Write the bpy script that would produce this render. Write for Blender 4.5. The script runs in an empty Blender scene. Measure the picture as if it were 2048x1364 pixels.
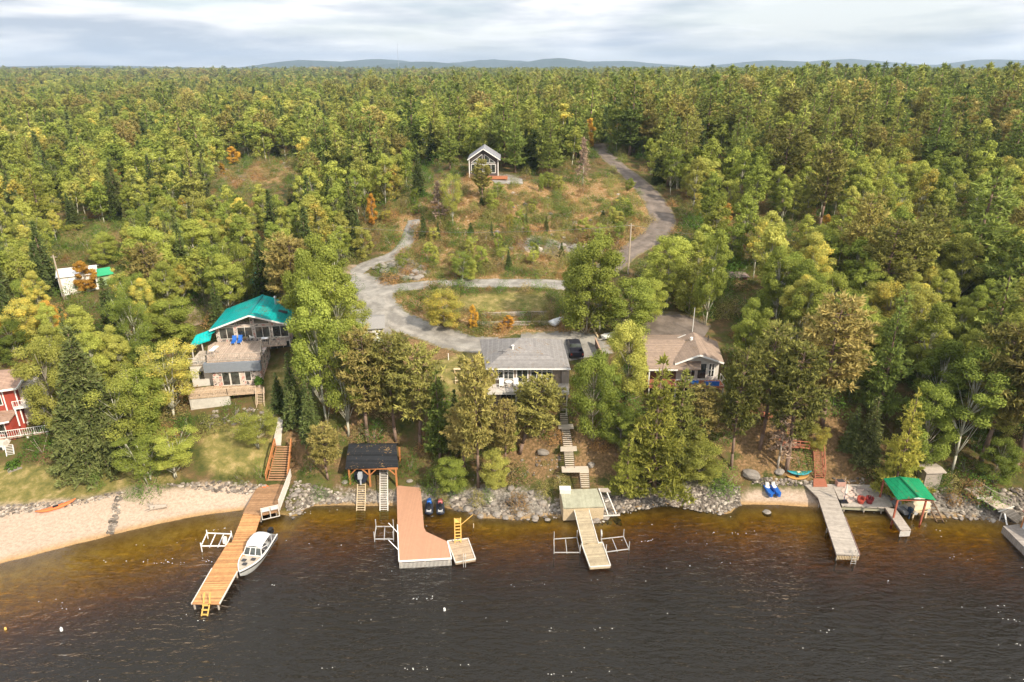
import bpy, math, random
import numpy as np
from mathutils import Vector, Matrix
R = math.radians
RES_W, RES_H = 2048, 1364
CAMZ = 48.0
PITCH = 21.8
FPX = 1365.0
scene = bpy.context.scene
COL = scene.collection
# ------------------------------------------------ camera, sky, sun, exposure
cam_d = bpy.data.cameras.new('camera'); cam = bpy.data.objects.new('camera', cam_d); COL.objects.link(cam)
cam.location = (0, 0, CAMZ); cam.rotation_euler = (R(90 - PITCH), 0, 0)
cam_d.sensor_width = 36.0; cam_d.lens = 36.0 * FPX / RES_W
cam_d.clip_start = 0.5; cam_d.clip_end = 30000
scene.camera = cam
SUN_EL, SUN_AZ = 38.0, -46.0        # azimuth measured from +X towards +Y
sv = Vector((math.cos(R(SUN_EL)) * math.cos(R(SUN_AZ)), math.cos(R(SUN_EL)) * math.sin(R(SUN_AZ)), math.sin(R(SUN_EL))))
sd = bpy.data.lights.new('sun', 'SUN'); sun = bpy.data.objects.new('sun', sd); COL.objects.link(sun)
sun.rotation_euler = sv.to_track_quat('Z', 'Y').to_euler(); sun.location = (60, -40, 120)
sd.energy = 4.4; sd.angle = R(0.6); sd.color = (1.0, 0.89, 0.72)
w = bpy.data.worlds.new('World'); scene.world = w; w.use_nodes = True
nt = w.node_tree; N = nt.nodes; L = nt.links; N.clear()
def nn(t, **k):
    n = N.new(t)
    for a, b in k.items(): setattr(n, a, b)
    return n
out = nn('ShaderNodeOutputWorld')
sky = nn('ShaderNodeTexSky', sky_type='NISHITA', sun_disc=False, sun_elevation=R(SUN_EL), sun_rotation=R(90 - SUN_AZ))
sky.air_density = 1.0; sky.dust_density = 1.2; sky.ozone_density = 1.0
b1 = nn('ShaderNodeBackground'); b1.inputs[1].default_value = 0.10; L.new(sky.outputs[0], b1.inputs[0])
tc = nn('ShaderNodeTexCoord'); sx = nn('ShaderNodeSeparateXYZ'); L.new(tc.outputs['Generated'], sx.inputs[0])
mp_ = nn('ShaderNodeMapping'); mp_.inputs['Scale'].default_value = (3.6, 3.6, 26.0); mp_.inputs['Location'].default_value = (3.1, 7.7, 0.6); L.new(tc.outputs['Generated'], mp_.inputs[0])
n1 = nn('ShaderNodeTexNoise'); n1.inputs['Scale'].default_value = 0.8; n1.inputs['Detail'].default_value = 8; n1.inputs['Roughness'].default_value = 0.55; L.new(mp_.outputs[0], n1.inputs['Vector'])
n2 = nn('ShaderNodeTexNoise'); n2.inputs['Scale'].default_value = 1.25; n2.inputs['Detail'].default_value = 7; n2.inputs['Roughness'].default_value = 0.52; n2.inputs['Distortion'].default_value = 0.15; L.new(mp_.outputs[0], n2.inputs['Vector'])
r1 = nn('ShaderNodeValToRGB'); r1.color_ramp.elements[0].position = 0.40; r1.color_ramp.elements[1].position = 0.56; L.new(n1.outputs['Fac'], r1.inputs[0])
r1.color_ramp.elements[0].color = (0.55, 0.55, 0.55, 1)
r2 = nn('ShaderNodeValToRGB'); L.new(n2.outputs['Fac'], r2.inputs[0])
e = r2.color_ramp.elements; e[0].position = 0.36; e[0].color = (0.46, 0.51, 0.58, 1); e[1].position = 0.57; e[1].color = (1.0, 0.98, 0.95, 1)
m_ = e.new(0.48); m_.color = (0.76, 0.77, 0.79, 1)
b2 = nn('ShaderNodeBackground'); b2.inputs[1].default_value = 0.74; L.new(r2.outputs[0], b2.inputs[0]); zz = nn('ShaderNodeSeparateXYZ'); L.new(tc.outputs['Generated'], zz.inputs[0]); ov = nn('ShaderNodeMapRange', interpolation_type='SMOOTHSTEP'); L.new(zz.outputs[2], ov.inputs[0]); ov.inputs[1].default_value = .15; ov.inputs[2].default_value = .55; ov.inputs[3].default_value = .87; ov.inputs[4].default_value = 1.35; L.new(ov.outputs[0], b2.inputs[1])  # cloud strength raised overhead, out of view, as added fill light
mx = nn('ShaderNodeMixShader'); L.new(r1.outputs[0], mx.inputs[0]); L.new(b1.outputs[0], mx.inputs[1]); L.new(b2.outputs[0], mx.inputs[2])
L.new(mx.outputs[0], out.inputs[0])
vs = scene.view_settings; vs.view_transform = 'Standard'; vs.look = 'None'; vs.exposure = 0.58; vs.gamma = 1.0; vs.use_curve_mapping = False
cy = scene.cycles; cy.max_bounces = 5; cy.diffuse_bounces = 3; cy.glossy_bounces = 2; cy.transmission_bounces = 2; cy.transparent_max_bounces = 6; cy.volume_bounces = 0
cy.use_adaptive_sampling = True; cy.adaptive_threshold = 0.025; cy.use_denoising = True
cy.sample_clamp_indirect = 4.0; cy.caustics_reflective = False; cy.caustics_refractive = False

# ------------------------------------------------ pixel <-> world helpers (2048 x 1364 photo pixels)
ST, CT = math.sin(R(PITCH)), math.cos(R(PITCH))
def ray(px, py):
    u = (px - 1024) / FPX; v = (682 - py) / FPX
    return np.array((u, CT + v * ST, -ST + v * CT))
def P(px, py, z):           # point of the ray at height z
    d = ray(px, py); t = (z - CAMZ) / d[2]; return Vector((d[0] * t, d[1] * t, z))
def D(px, py, y):           # point of the ray at ground distance y
    d = ray(px, py); t = y / d[1]; return Vector((d[0] * t, y, CAMZ + d[2] * t))
def proj(x, y, z):
    dz = z - CAMZ; f = y * CT - dz * ST; u = x / f; v = (y * ST + dz * CT) / f
    return 1024 + FPX * u, 682 - FPX * v

# ------------------------------------------------ terrain
def vnoise(x, y, seed=0):
    x = np.asarray(x, float); y = np.asarray(y, float)
    xi = np.floor(x).astype(np.int64); yi = np.floor(y).astype(np.int64); fx = x - xi; fy = y - yi
    fx = fx * fx * (3 - 2 * fx); fy = fy * fy * (3 - 2 * fy)
    def h(a, b):
        n = (a * 374761393 + b * 668265263 + seed * 974711) & 0x7fffffff
        n = ((n ^ (n >> 13)) * 1274126177) & 0x7fffffff
        return ((n ^ (n >> 16)) & 0xffff) / 65535.0
    return (h(xi, yi) * (1 - fx) + h(xi + 1, yi) * fx) * (1 - fy) + (h(xi, yi + 1) * (1 - fx) + h(xi + 1, yi + 1) * fx) * fy
def fbm(x, y, o=4, seed=0):
    s = 0; a = 0.5
    for k in range(o):
        s = s + a * (vnoise(x * 2 ** k, y * 2 ** k, seed + k) - 0.5); a *= 0.5
    return s
SHORE = [(-500, 1330), (-300, 1235), (0, 1128), (100, 1102), (220, 1070), (320, 1046), (430, 1026), (500, 1020), (560, 1030), (590, 1036), (620, 1012), (690, 1012), (790, 1012), (850, 1012),
         (925, 1022), (960, 1036), (1030, 1042), (1100, 1032), (1130, 1040), (1200, 1042), (1240, 1020), (1330, 1008), (1400, 1018), (1460, 1030), (1480, 1010),
         (1560, 1010), (1640, 1016), (1700, 1020), (1800, 1020), (1850, 1036), (1930, 1036), (2000, 1045), (2048, 1052), (2300, 1080)]
_sh = sorted([(P(a, b, 0).x, P(a, b, 0).y) for a, b in SHORE])
SX = np.array([-4000] + [a for a, b in _sh] + [4000]); SY = np.array([_sh[0][1] - 15] + [b for a, b in _sh] + [_sh[-1][1] - 10])
def yshore(x): return np.interp(x, SX, SY) + 0.5 * fbm(np.asarray(x) * 0.35, np.asarray(x) * 0, 3, 5)
CZ = [(0,1010,1.0),(100,1005,1.2),(220,985,1.3),(330,980,1.3),(480,975,1.2),(20,960,1.9),(150,940,2.3),(250,930,2.5),(400,960,1.7),(450,920,2.8),(500,900,3.3),
      (567,885,3.7),(640,960,1.8),(640,900,3.6),(320,860,5),(380,830,5.8),(500,830,5.6),(545,830,5.9),(560,725,9.2),(600,760,8.8),(555,925,1.7),(555,945,0.85),(640,930,2.4),(1638,925,1.9),(1638,945,1.0),(440,735,8.4),(130,760,8),(-100,760,8),(-100,930,2.2),
      (700,780,8.6),(700,880,3.8),(745,860,4.5),(745,950,1.1),(850,960,1.3),(900,900,3.6),(870,780,8.4),(900,740,9.6),(950,985,1),(1060,990,1),(1060,920,3),
      (1128,803,8.2),(1133,865,5.6),(1138,905,4.0),(1160,925,3.0),(1160,975,1.2),(1230,850,6),(1230,760,9),(1300,900,4),(1300,975,1.2),(1400,975,1.2),(1400,900,4),(1430,800,7.4),(1350,790,7.6),
      (1480,960,1.2),(1550,970,.9),(1550,930,2.6),(1635,888,3.9),(1640,962,1.2),(1580,860,5),(1540,830,6.3),(1600,960,1.2),(1700,900,3.5),(1700,955,1.0),(1800,955,1.2),
      (1860,960,1.5),(1950,985,1.2),(2048,960,2),(2048,880,5),(1850,850,5.5),(2300,900,5),(1290,670,11.4),(1400,668,11.2),(1500,700,10.5),(1700,700,10),(2048,700,10),(2300,700,10),
      (760,620,12),(720,560,13),(790,575,13.2),(900,568,13.6),(1090,568,14),(1270,570,14),(1000,640,11.8),(1000,600,12.8),(1120,640,12),(1150,690,10.7),(1050,680,10.8),
      (400,600,12.2),(420,560,13),(250,650,10.5),(100,650,10),(-100,650,10)]
CD = [(850,700,92),(960,702,91),(500,520,131),(600,510,129),(150,580,114),(170,480,145),(480,475,148),(40,470,150),(-150,470,150),(950,540,119),(950,480,130),(950,400,145),(960,352,160),
      (850,400,146),(820,460,136),(1100,400,148),(1150,480,130),(780,500,129),(700,470,140),(1250,500,124),(1320,450,136),(1310,405,148),(1275,370,162),(1235,330,182),(1205,303,200),
      (1500,480,128),(1700,450,135),(2000,450,140),(2250,450,140),(1500,590,107),(1700,590,107),(2000,590,107),(2250,590,107),(1600,330,185),(2000,340,180),(1400,340,182),(100,380,190),(450,345,225),
      (650,340,220),(700,400,175),(300,420,170),(600,430,160),(1050,340,175),(900,325,178)]
ctl = []
for a, b, z in CZ: p = P(a, b, z); ctl.append((p.x, p.y, z))
for a, b, d in CD: p = D(a, b, d); ctl.append((p.x, p.y, p.z))
for a, b in _sh[::2]: ctl.append((a, b, 0.0))
for y, zs in ((300, (17,17,18,24,29,30,30)), (500, (18,18,20,24,28,28,28)), (1000, (22,22,22,23,25,24,24)), (2000, (30,32,32,29,29,28,30)), (4000, (30,)*7), (9000, (30,)*7)):
    for u, z in zip((-1.4, -.8, -.4, 0, .4, .8, 1.4), zs): ctl.append((u * y, y, z))
ctl = np.array(ctl)
def warp(x, y): y = np.maximum(y, 20.0); return np.stack([x / (y + 10) * 1.3, np.log(y) * 1.6], -1)
_cw = warp(ctl[:, 0], ctl[:, 1])
_A = np.sqrt(((_cw[:, None] - _cw[None]) ** 2).sum(-1) + 1e-4)
_n = len(ctl); _M = np.zeros((_n + 1, _n + 1)); _M[:_n, :_n] = _A - np.eye(_n) * 0.01; _M[_n, :_n] = 1; _M[:_n, _n] = 1
_wt = np.linalg.solve(_M, np.append(ctl[:, 2], 0))
HILLS = [(-3900, 6500, 1200, 500, 40), (-1750, 6200, 420, 400, 78), (-1250, 6900, 500, 400, 84), (-700, 5700, 400, 350, 66), (-150, 7200, 500, 400, 70), (380, 6100, 420, 400, 88), (1000, 7000, 600, 400, 66), (2350, 6500, 600, 400, 86), (3300, 7200, 600, 400, 80), (4150, 6200, 560, 400, 92), (5200, 6800, 900, 400, 84)]
def height(x, y):
    x = np.asarray(x, float); y = np.asarray(y, float); sh = x.shape; x = x.ravel(); y = y.ravel()
    zl = np.empty(len(x))
    for i in range(0, len(x), 20000):
        q = warp(x[i:i + 20000], y[i:i + 20000])
        zl[i:i + 20000] = np.sqrt(((q[:, None] - _cw[None]) ** 2).sum(-1) + 1e-4) @ _wt[:_n] + _wt[_n]
    s = y - yshore(x)
    k = np.clip(s / 4.0, 0, 1); k = k * k * (3 - 2 * k)
    far = np.clip((y - 130) / 100, 0, 1)
    zn = fbm(x * .12, y * .12, 3, 1) * 1.0 * np.clip((s - 4) / 20, 0, 1) * (0.25 + .75 * far) + fbm(x * .012, y * .012, 4, 2) * 14 * np.clip((y - 230) / 300, 0, 1) + fbm(x * .0012, y * .0012, 4, 9) * 26 * np.clip((y - 1500) / 1500, 0, 1)
    for hx, hy, sx_, sy_, hh in HILLS: zn = zn + hh * np.exp(-((x - hx) / sx_) ** 2 - ((y - hy) / sy_) ** 2)
    zn = zn + 34 * np.exp(-((y - 7600) / 700) ** 2) * (1 + .5 * fbm(x * .0011, y * 0, 3, 3)) / (1 + np.exp(-(x + 2300) / 300))
    land = np.maximum(zl, 0.1) * k + 0.10 * np.clip(s, 0, 4) * (1 - k) + zn
    a = np.clip(-s, 0, None); k1 = 1 / (1 + np.exp((x + 30) / 2.5)); k2 = np.exp(-((x - 35) / 8) ** 2) + .6 * np.exp(-((x - 52) / 9) ** 2) + .5 * np.exp(-((x + 20) / 4) ** 2); sl = .27 - .175 * k1 - .12 * np.clip(k2, 0, 1); bed = -(sl * np.minimum(a, 10) + 0.30 * np.clip(a - 10, 0, 20)) + 0.15 * fbm(x * .6, y * .6, 3, 4) * np.clip(a / 3, 0, 1)
    return np.where(s > 0, land, bed).reshape(sh)
def _geo(a, b, s, g):
    o = [a]
    while o[-1] < b: s *= g; o.append(o[-1] + s)
    return o[1:]
_xc = list(np.arange(-75, 75.01, 0.75)); _xo = [75 + 2 * i for i in range(1, 30)]; _xo += _geo(_xo[-1], 11000, 2.5, 1.10)
GX = np.array([-v for v in _xo[::-1]] + _xc + _xo)
GY = np.array([-250, -150, -80, -30, 0, 15, 25, 32, 38, 43, 47] + list(np.arange(50, 60, 1.0)) + list(np.arange(60, 130, 0.75)) + list(np.arange(130, 260, 2.0)) + _geo(258, 11000, 2.5, 1.045))
XX, YY = np.meshgrid(GX, GY); ZZ = height(XX, YY)
def H(x, y):
    x = np.asarray(x, float); y = np.asarray(y, float)
    i = np.clip(np.searchsorted(GX, x) - 1, 0, len(GX) - 2); j = np.clip(np.searchsorted(GY, y) - 1, 0, len(GY) - 2)
    fx = (x - GX[i]) / (GX[i + 1] - GX[i]); fy = (y - GY[j]) / (GY[j + 1] - GY[j])
    return (ZZ[j, i] * (1 - fx) + ZZ[j, i + 1] * fx) * (1 - fy) + (ZZ[j + 1, i] * (1 - fx) + ZZ[j + 1, i + 1] * fx) * fy
def T(px, py, zoff=0.0, dmin=40, dmax=900):     # ray hits terrain
    d = ray(px, py); d = d / d[1]; ys = np.concatenate([np.arange(dmin, 260, 0.25), np.arange(260, dmax, 2)])
    f = CAMZ + d[2] * ys - H(d[0] * ys, ys)
    k = np.argmax(f < 0) if (f < 0).any() else len(ys) - 1
    y = ys[k]; 
    if k > 0: y = ys[k - 1] + (ys[k] - ys[k - 1]) * f[k - 1] / (f[k - 1] - f[k] + 1e-9)
    x = d[0] * y; return Vector((x, y, float(H(x, y)) + zoff))

# ------------------------------------------------ materials
def srgb(r, g, b):
    f = lambda c: (c / 255 / 12.92) if c / 255 <= 0.04045 else ((c / 255 + 0.055) / 1.055) ** 2.4
    return (f(r), f(g), f(b), 1)
class NT:
    def __init__(s, m): s.t = m.node_tree; s.N = s.t.nodes; s.L = s.t.links
    def n(s, t, **k):
        n = s.N.new(t)
        for a, b in k.items():
            if a.startswith('i_'):
                key = a[2:]; key = int(key) if key.isdigit() else key
                v = b
                if hasattr(v, 'is_linked') or isinstance(v, bpy.types.NodeSocket): s.L.new(v, n.inputs[key])
                else: n.inputs[key].default_value = v
            else: setattr(n, a, b)
        return n
    def noise(s, vec, scale, det=4, rough=.55): return s.n('ShaderNodeTexNoise', i_Vector=vec, i_Scale=scale, i_Detail=det, i_Roughness=rough).outputs['Fac']
    def math(s, op, a, b=0.0, c=0.0, clamp=False):
        n = s.n('ShaderNodeMath', operation=op, use_clamp=clamp)
        for i, v in enumerate((a, b, c)):
            if isinstance(v, bpy.types.NodeSocket): s.L.new(v, n.inputs[i])
            else: n.inputs[i].default_value = v
        return n.outputs[0]
    def mix(s, f, a, b, mode='MIX'):
        n = s.n('ShaderNodeMix', data_type='RGBA', blend_type=mode)
        for i, v in ((0, f), (6, a), (7, b)):
            if isinstance(v, bpy.types.NodeSocket): s.L.new(v, n.inputs[i])
            else: n.inputs[i].default_value = v
        return n.outputs[2]
    def ramp(s, f, stops, interp='LINEAR'):
        n = s.n('ShaderNodeValToRGB'); s.L.new(f, n.inputs[0]); e = n.color_ramp.elements; n.color_ramp.interpolation = interp
        while len(e) < len(stops): e.new(0.5)
        for q, (p, c) in zip(e, stops): q.position = p; q.color = c if len(c) == 4 else (*c, 1)
        return n.outputs[0]
    def pos(s): return s.n('ShaderNodeNewGeometry').outputs['Position']
    def obj(s): return s.n('ShaderNodeTexCoord').outputs['Object']
    def attr(s, name): return s.n('ShaderNodeAttribute', attribute_name=name)
    def smooth(s, x, a, b):
        n = s.n('ShaderNodeMapRange', interpolation_type='SMOOTHSTEP'); s.L.new(x, n.inputs[0]); n.inputs[1].default_value = a; n.inputs[2].default_value = b; return n.outputs[0]
def newmat(name):
    m = bpy.data.materials.new(name); m.use_nodes = True; t = NT(m); p = t.N['Principled BSDF']; return m, t, p
_mc = {}
def mat(name, col, rough=.7, metal=0.0, var=.18, scale=3.0, bump=0.0, spec=.3):
    if name in _mc: return _mc[name]
    m, t, p = newmat(name); v = t.obj()
    f = t.noise(v, scale, 5, .6); f2 = t.noise(v, scale * 7, 3, .6)
    g = t.math('MULTIPLY_ADD', f, var * 2, 1 - var); g2 = t.math('MULTIPLY_ADD', f2, var * 1.2, 1 - var * .6); g = t.math('MULTIPLY', g, g2)
    c = t.n('ShaderNodeVectorMath', operation='SCALE', i_0=col[:3]); t.L.new(g, c.inputs['Scale'])
    t.L.new(c.outputs[0], p.inputs['Base Color']); p.inputs['Roughness'].default_value = rough; p.inputs['Metallic'].default_value = metal; p.inputs['Specular IOR Level'].default_value = spec
    if bump: b = t.n('ShaderNodeBump', i_Strength=bump, i_Distance=.03, i_Height=f2); t.L.new(b.outputs[0], p.inputs['Normal'])
    _mc[name] = m; return m
def mat_bands(name, col, direc, width, gap=.12, tone=.22, dark=.35, rough=.75, z=False, metal=0.0, litter=0.0, wear=.9):
    # boards / shingle courses / metal ribs: bands across `direc` in object space
    if name in _mc: return _mc[name]
    m, t, p = newmat(name); v = t.obj(); n = Vector(direc).normalized()
    dt = t.n('ShaderNodeVectorMath', operation='DOT_PRODUCT', i_0=v, i_1=tuple(n)).outputs['Value']
    q = t.math('DIVIDE', dt, width); fl = t.math('FLOOR', q); fr = t.math('FRACT', q)
    wn = t.n('ShaderNodeTexWhiteNoise', noise_dimensions='1D'); t.L.new(fl, wn.inputs['W'])
    f = t.noise(v, 2.2, 5, .65)
    g = t.math('MULTIPLY_ADD', wn.outputs['Value'], tone * 2, 1 - tone); g = t.math('MULTIPLY', g, t.math('MULTIPLY_ADD', f, wear, 1 - wear * .5))
    gp = t.math('LESS_THAN', fr, gap); g = t.math('MULTIPLY', g, t.math('MULTIPLY_ADD', gp, dark - 1, 1))
    c = t.n('ShaderNodeVectorMath', operation='SCALE', i_0=col[:3]); t.L.new(g, c.inputs['Scale'])
    co = c.outputs[0]
    if litter: co = t.mix(t.smooth(t.math('MULTIPLY', t.noise(v, 4.5, 4, .7), t.math('MULTIPLY_ADD', t.noise(v, .5, 3), 1.1, .45)), .66 - litter, .74 - litter), co, (.20, .13, .06, 1))
    t.L.new(co, p.inputs['Base Color']); p.inputs['Roughness'].default_value = rough; p.inputs['Specular IOR Level'].default_value = .25; p.inputs['Metallic'].default_value = metal
    _mc[name] = m; return m
def glass():
    if 'glass' in _mc: return _mc['glass']
    m, t, p = newmat('window_glass'); f = t.noise(t.obj(), 1.1, 3)
    t.L.new(t.ramp(f, [(.35, (.012, .014, .015)), (.65, (.07, .08, .07))]), p.inputs['Base Color']); p.inputs['Roughness'].default_value = .06; p.inputs['Specular IOR Level'].default_value = .9
    _mc['glass'] = m; return m

# ------------------------------------------------ mesh builder
ORG = {}
class MB:
    def __init__(s, o=(0, 0, 0), yaw=0.0):
        s.V = []; s.F = []; s.o = Vector(o); s.c, s.s = math.cos(R(yaw)), math.sin(R(yaw))
    def t(s, p): return (s.o.x + p[0] * s.c - p[1] * s.s, s.o.y + p[0] * s.s + p[1] * s.c, s.o.z + p[2])
    def add(s, vs, fs):
        b = len(s.V); s.V += [s.t(p) for p in vs]; s.F += [tuple(b + i for i in f) for f in fs]; return s
    def box(s, x0, x1, y0, y1, z0, z1):
        return s.add([(x0,y0,z0),(x1,y0,z0),(x1,y1,z0),(x0,y1,z0),(x0,y0,z1),(x1,y0,z1),(x1,y1,z1),(x0,y1,z1)],
                     [(0,3,2,1),(4,5,6,7),(0,1,5,4),(1,2,6,5),(2,3,7,6),(3,0,4,7)])
    def cbox(s, c, sx, sy, sz): return s.box(c[0]-sx/2, c[0]+sx/2, c[1]-sy/2, c[1]+sy/2, c[2]-sz/2, c[2]+sz/2)
    def bar(s, p, q, wd=.08, ht=None):
        p, q = Vector(p), Vector(q); ht = ht or wd; d = (q - p).normalized(); up = Vector((0,0,1)) if abs(d.z) < .98 else Vector((0,1,0))
        a = d.cross(up).normalized() * wd / 2; b = a.cross(d).normalized() * ht / 2
        vs = [p - a - b, p + a - b, p + a + b, p - a + b, q - a - b, q + a - b, q + a + b, q - a + b]
        return s.add(vs, [(0,1,2,3),(4,7,6,5),(0,4,5,1),(1,5,6,2),(2,6,7,3),(3,7,4,0)])
    def tube(s, p, q, r0, r1=None, n=8):
        p, q = Vector(p), Vector(q); r1 = r0 if r1 is None else r1; d = (q - p).normalized(); up = Vector((0,0,1)) if abs(d.z) < .98 else Vector((0,1,0))
        a = d.cross(up).normalized(); b = a.cross(d); vs = []
        for c, r in ((p, r0), (q, r1)):
            for i in range(n): an = 2 * math.pi * i / n; vs.append(c + (a * math.cos(an) + b * math.sin(an)) * r)
        return s.add(vs, [tuple(range(n))[::-1], tuple(range(n, 2 * n))] + [(i, (i + 1) % n, n + (i + 1) % n, n + i) for i in range(n)])
    def path(s, pts, r, n=6):
        for a, b in zip(pts[:-1], pts[1:]): s.tube(a, b, r, r, n)
        return s
    def slab(s, pts, th):        # polygon (3d points, counter-clockwise from above) thickened downwards
        n = len(pts); pts = [Vector(p) for p in pts]; lo = [p - Vector((0, 0, th)) for p in pts]
        return s.add(pts + lo, [tuple(range(n)), tuple(range(2 * n - 1, n - 1, -1))] + [(i, n + i, n + (i + 1) % n, (i + 1) % n) for i in range(n)])
    def prism(s, xy, z0, z1): return s.slab([(a[0], a[1], z1) for a in xy], z1 - z0)
    def loft(s, rings, cap=True, closed=True):
        n = len(rings[0]); vs = [p for r in rings for p in r]; fs = []
        for k in range(len(rings) - 1):
            for i in range(n if closed else n - 1): fs.append((k*n+i, k*n+(i+1)%n, (k+1)*n+(i+1)%n, (k+1)*n+i))
        if cap: fs += [tuple(range(n))[::-1], tuple(range((len(rings)-1)*n, len(rings)*n))]
        return s.add(vs, fs)
    def build(s, name, m, parent=None, smooth=False, recalc=True):
        me = bpy.data.meshes.new(name); off = ORG.get(parent.name, Vector((0,0,0))) if parent else Vector((0,0,0))
        me.from_pydata([(v[0]-off.x, v[1]-off.y, v[2]-off.z) for v in s.V], [], s.F)
        if recalc:
            import bmesh
            bm = bmesh.new(); bm.from_mesh(me); bmesh.ops.recalc_face_normals(bm, faces=bm.faces); bm.to_mesh(me); bm.free()
        if smooth:
            for f in me.polygons: f.use_smooth = True
        me.materials.append(m)
        o = bpy.data.objects.new(name, me); COL.objects.link(o)
        if parent: o.parent = parent; ORG[o.name] = off
        return o
def thing(name, label, cat, loc=(0,0,0), group=None, rz=0.0):
    o = bpy.data.objects.new(name, None); COL.objects.link(o); o.location = loc; o.rotation_euler = (0,0,rz); o.empty_display_size = .3
    ORG[o.name] = Vector(loc); tag(o, label, cat, group); return o
def tag(o, label=None, cat=None, group=None, kind=None):
    if label: o['label'] = label
    if cat: o['category'] = cat
    if group: o['group'] = group
    if kind: o['kind'] = kind
    return o
def copy_thing(root, loc, rz, label, scale=None, group=None):
    r = root.copy(); COL.objects.link(r); r.location = loc; r.rotation_euler = (0, 0, rz); r['label'] = label
    if scale: r.scale = scale
    if group: r['group'] = group
    ORG[r.name] = Vector(loc)
    def rec(a, b):
        for ch in list(a.children):
            if ch.name in done: continue
            c = ch.copy(); COL.objects.link(c); c.parent = b; c.matrix_parent_inverse = ch.matrix_parent_inverse.copy(); done.add(c.name); rec(ch, c)
    done = set(); rec(root, r); return r
# ================================================ ground sheet
def in_poly(x, y, poly):
    x = np.asarray(x); y = np.asarray(y); r = np.zeros(x.shape, bool); n = len(poly)
    for i in range(n):
        x0, y0 = poly[i]; x1, y1 = poly[(i + 1) % n]
        if y0 == y1: continue
        c = ((y0 > y) != (y1 > y)) & (x < (x1 - x0) * (y - y0) / (y1 - y0) + x0); r ^= c
    return r
def wpoly(pts): return [tuple(T(a, b)[:2]) for a, b in pts]
SAND = [[(-200,1010),(0,1013),(70,1006),(160,1000),(235,985),(250,975),(330,972),(400,970),(480,968),(525,972),(560,1045),(-200,1190)], [(1478,972),(1560,978),(1650,975),(1655,1030),(1478,1025)]]
LAWN = [[(-200,925),(60,935),(160,922),(260,925),(330,930),(400,968),(330,972),(240,978),(160,998),(0,1011),(-200,1011)], [(420,845),(560,850),(560,900),(520,955),(430,955),(390,900)], [(520,735),(600,735),(600,850),(530,840)],
        [(870,725),(935,700),(965,705),(965,775),(900,790),(868,770)], [(925,588),(1095,582),(1100,622),(880,622)]]
GOLD = [[(770,685),(830,672),(900,692),(945,700),(870,728),(860,760),(790,745)], [(690,800),(790,790),(790,900),(700,890)], [(560,860),(640,850),(680,950),(600,960)], [(950,850),(1110,800),(1110,960),(950,960)], [(1140,820),(1290,800),(1250,960),(1160,965)], [(1400,810),(1740,800),(1740,960),(1500,965)]]
ROCK = [[(590,975),(690,985),(850,978),(930,975),(1110,985),(1130,1060),(900,1060),(600,1070)], [(1190,975),(1240,985),(1330,975),(1480,970),(1480,1050),(1190,1060)], [(1840,985),(2300,985),(2300,1090),(1840,1060)],
        [(445,352),(500,345),(520,362),(450,368)], [(560,322),(600,320),(600,332),(565,334)], [(120,470),(190,478),(195,498),(140,496)], [(1030,465),(1180,490),(1180,520),(1040,500)], [(770,510),(850,515),(860,555),(760,560)], [(985,345),(1050,350),(1045,372),(985,370)]]
SCRUB = [[(430,325),(600,318),(620,355),(440,376)], [(105,458),(250,462),(250,510),(135,512)], [(720,470),(800,400),(860,372),(940,358),(1100,362),(1200,352),(1290,380),(1300,440),(1250,490),(1200,560),(800,565),(780,520)], [(780,585),(930,590),(1090,620),(1190,640),(1180,672),(960,672),(860,655),(790,620)]]
def mask(polys, soft=1.0):
    m = np.zeros(XX.shape)
    for p in polys: m = np.maximum(m, in_poly(XX, YY, wpoly(p)).astype(float))
    k = m.copy()
    for _ in range(10): k[1:-1, 1:-1] = (k[1:-1, 1:-1] * 2 + k[:-2, 1:-1] + k[2:, 1:-1] + k[1:-1, :-2] + k[1:-1, 2:]) / 6
    return k
def grid_mesh(name, X, Y, Z, keep=None):
    ny, nx = X.shape; me = bpy.data.meshes.new(name)
    idx = np.arange(ny * nx).reshape(ny, nx); q = np.stack([idx[:-1, :-1], idx[:-1, 1:], idx[1:, 1:], idx[1:, :-1]], -1).reshape(-1, 4)
    co = np.stack([X, Y, Z], -1).reshape(-1, 3)
    if keep is not None: q = q[keep[:-1, :-1].ravel()]
    me.vertices.add(len(co)); me.vertices.foreach_set('co', co.ravel().astype(np.float32))
    me.loops.add(q.size); me.loops.foreach_set('vertex_index', q.ravel().astype(np.int32))
    me.polygons.add(len(q)); me.polygons.foreach_set('loop_start', np.arange(0, q.size, 4, dtype=np.int32))
    me.update(); me.validate(); me.polygons.foreach_set('use_smooth', [True] * len(me.polygons))
    return me
def add_attr(me, name, arr): a = me.attributes.new(name, 'FLOAT', 'POINT'); a.data.foreach_set('value', np.asarray(arr, np.float32).ravel())
gme = grid_mesh('ground', XX, YY, ZZ)
for nm, ps in (('sand', SAND), ('lawn', LAWN), ('gold', GOLD), ('rock', ROCK), ('scrub', SCRUB)): add_attr(gme, nm, mask(ps))
ground = bpy.data.objects.new('ground', gme); COL.objects.link(ground); tag(ground, kind='structure')
m, t, p = newmat('ground'); pos = t.pos(); sp = t.n('ShaderNodeSeparateXYZ', i_0=pos)
nA = t.noise(pos, .12, 6, .7); nB = t.noise(pos, .40, 7, .72); nC = t.noise(pos, 3.2, 4, .6); nD = t.noise(pos, 14, 3, .6)
c = t.ramp(nB, [(.30, (.030, .045, .012)), (.45, (.085, .085, .024)), (.55, (.12, .082, .038)), (.70, (.20, .125, .055))])
def blend(c, name, col, lo=.30, hi=.70, nz=None, amt=.5):
    a = t.attr(name).outputs['Fac']; f = t.math('ADD', a, t.math('MULTIPLY', t.math('SUBTRACT', nz or nB, .5), amt)); return t.mix(t.smooth(f, lo, hi), c, col)
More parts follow.
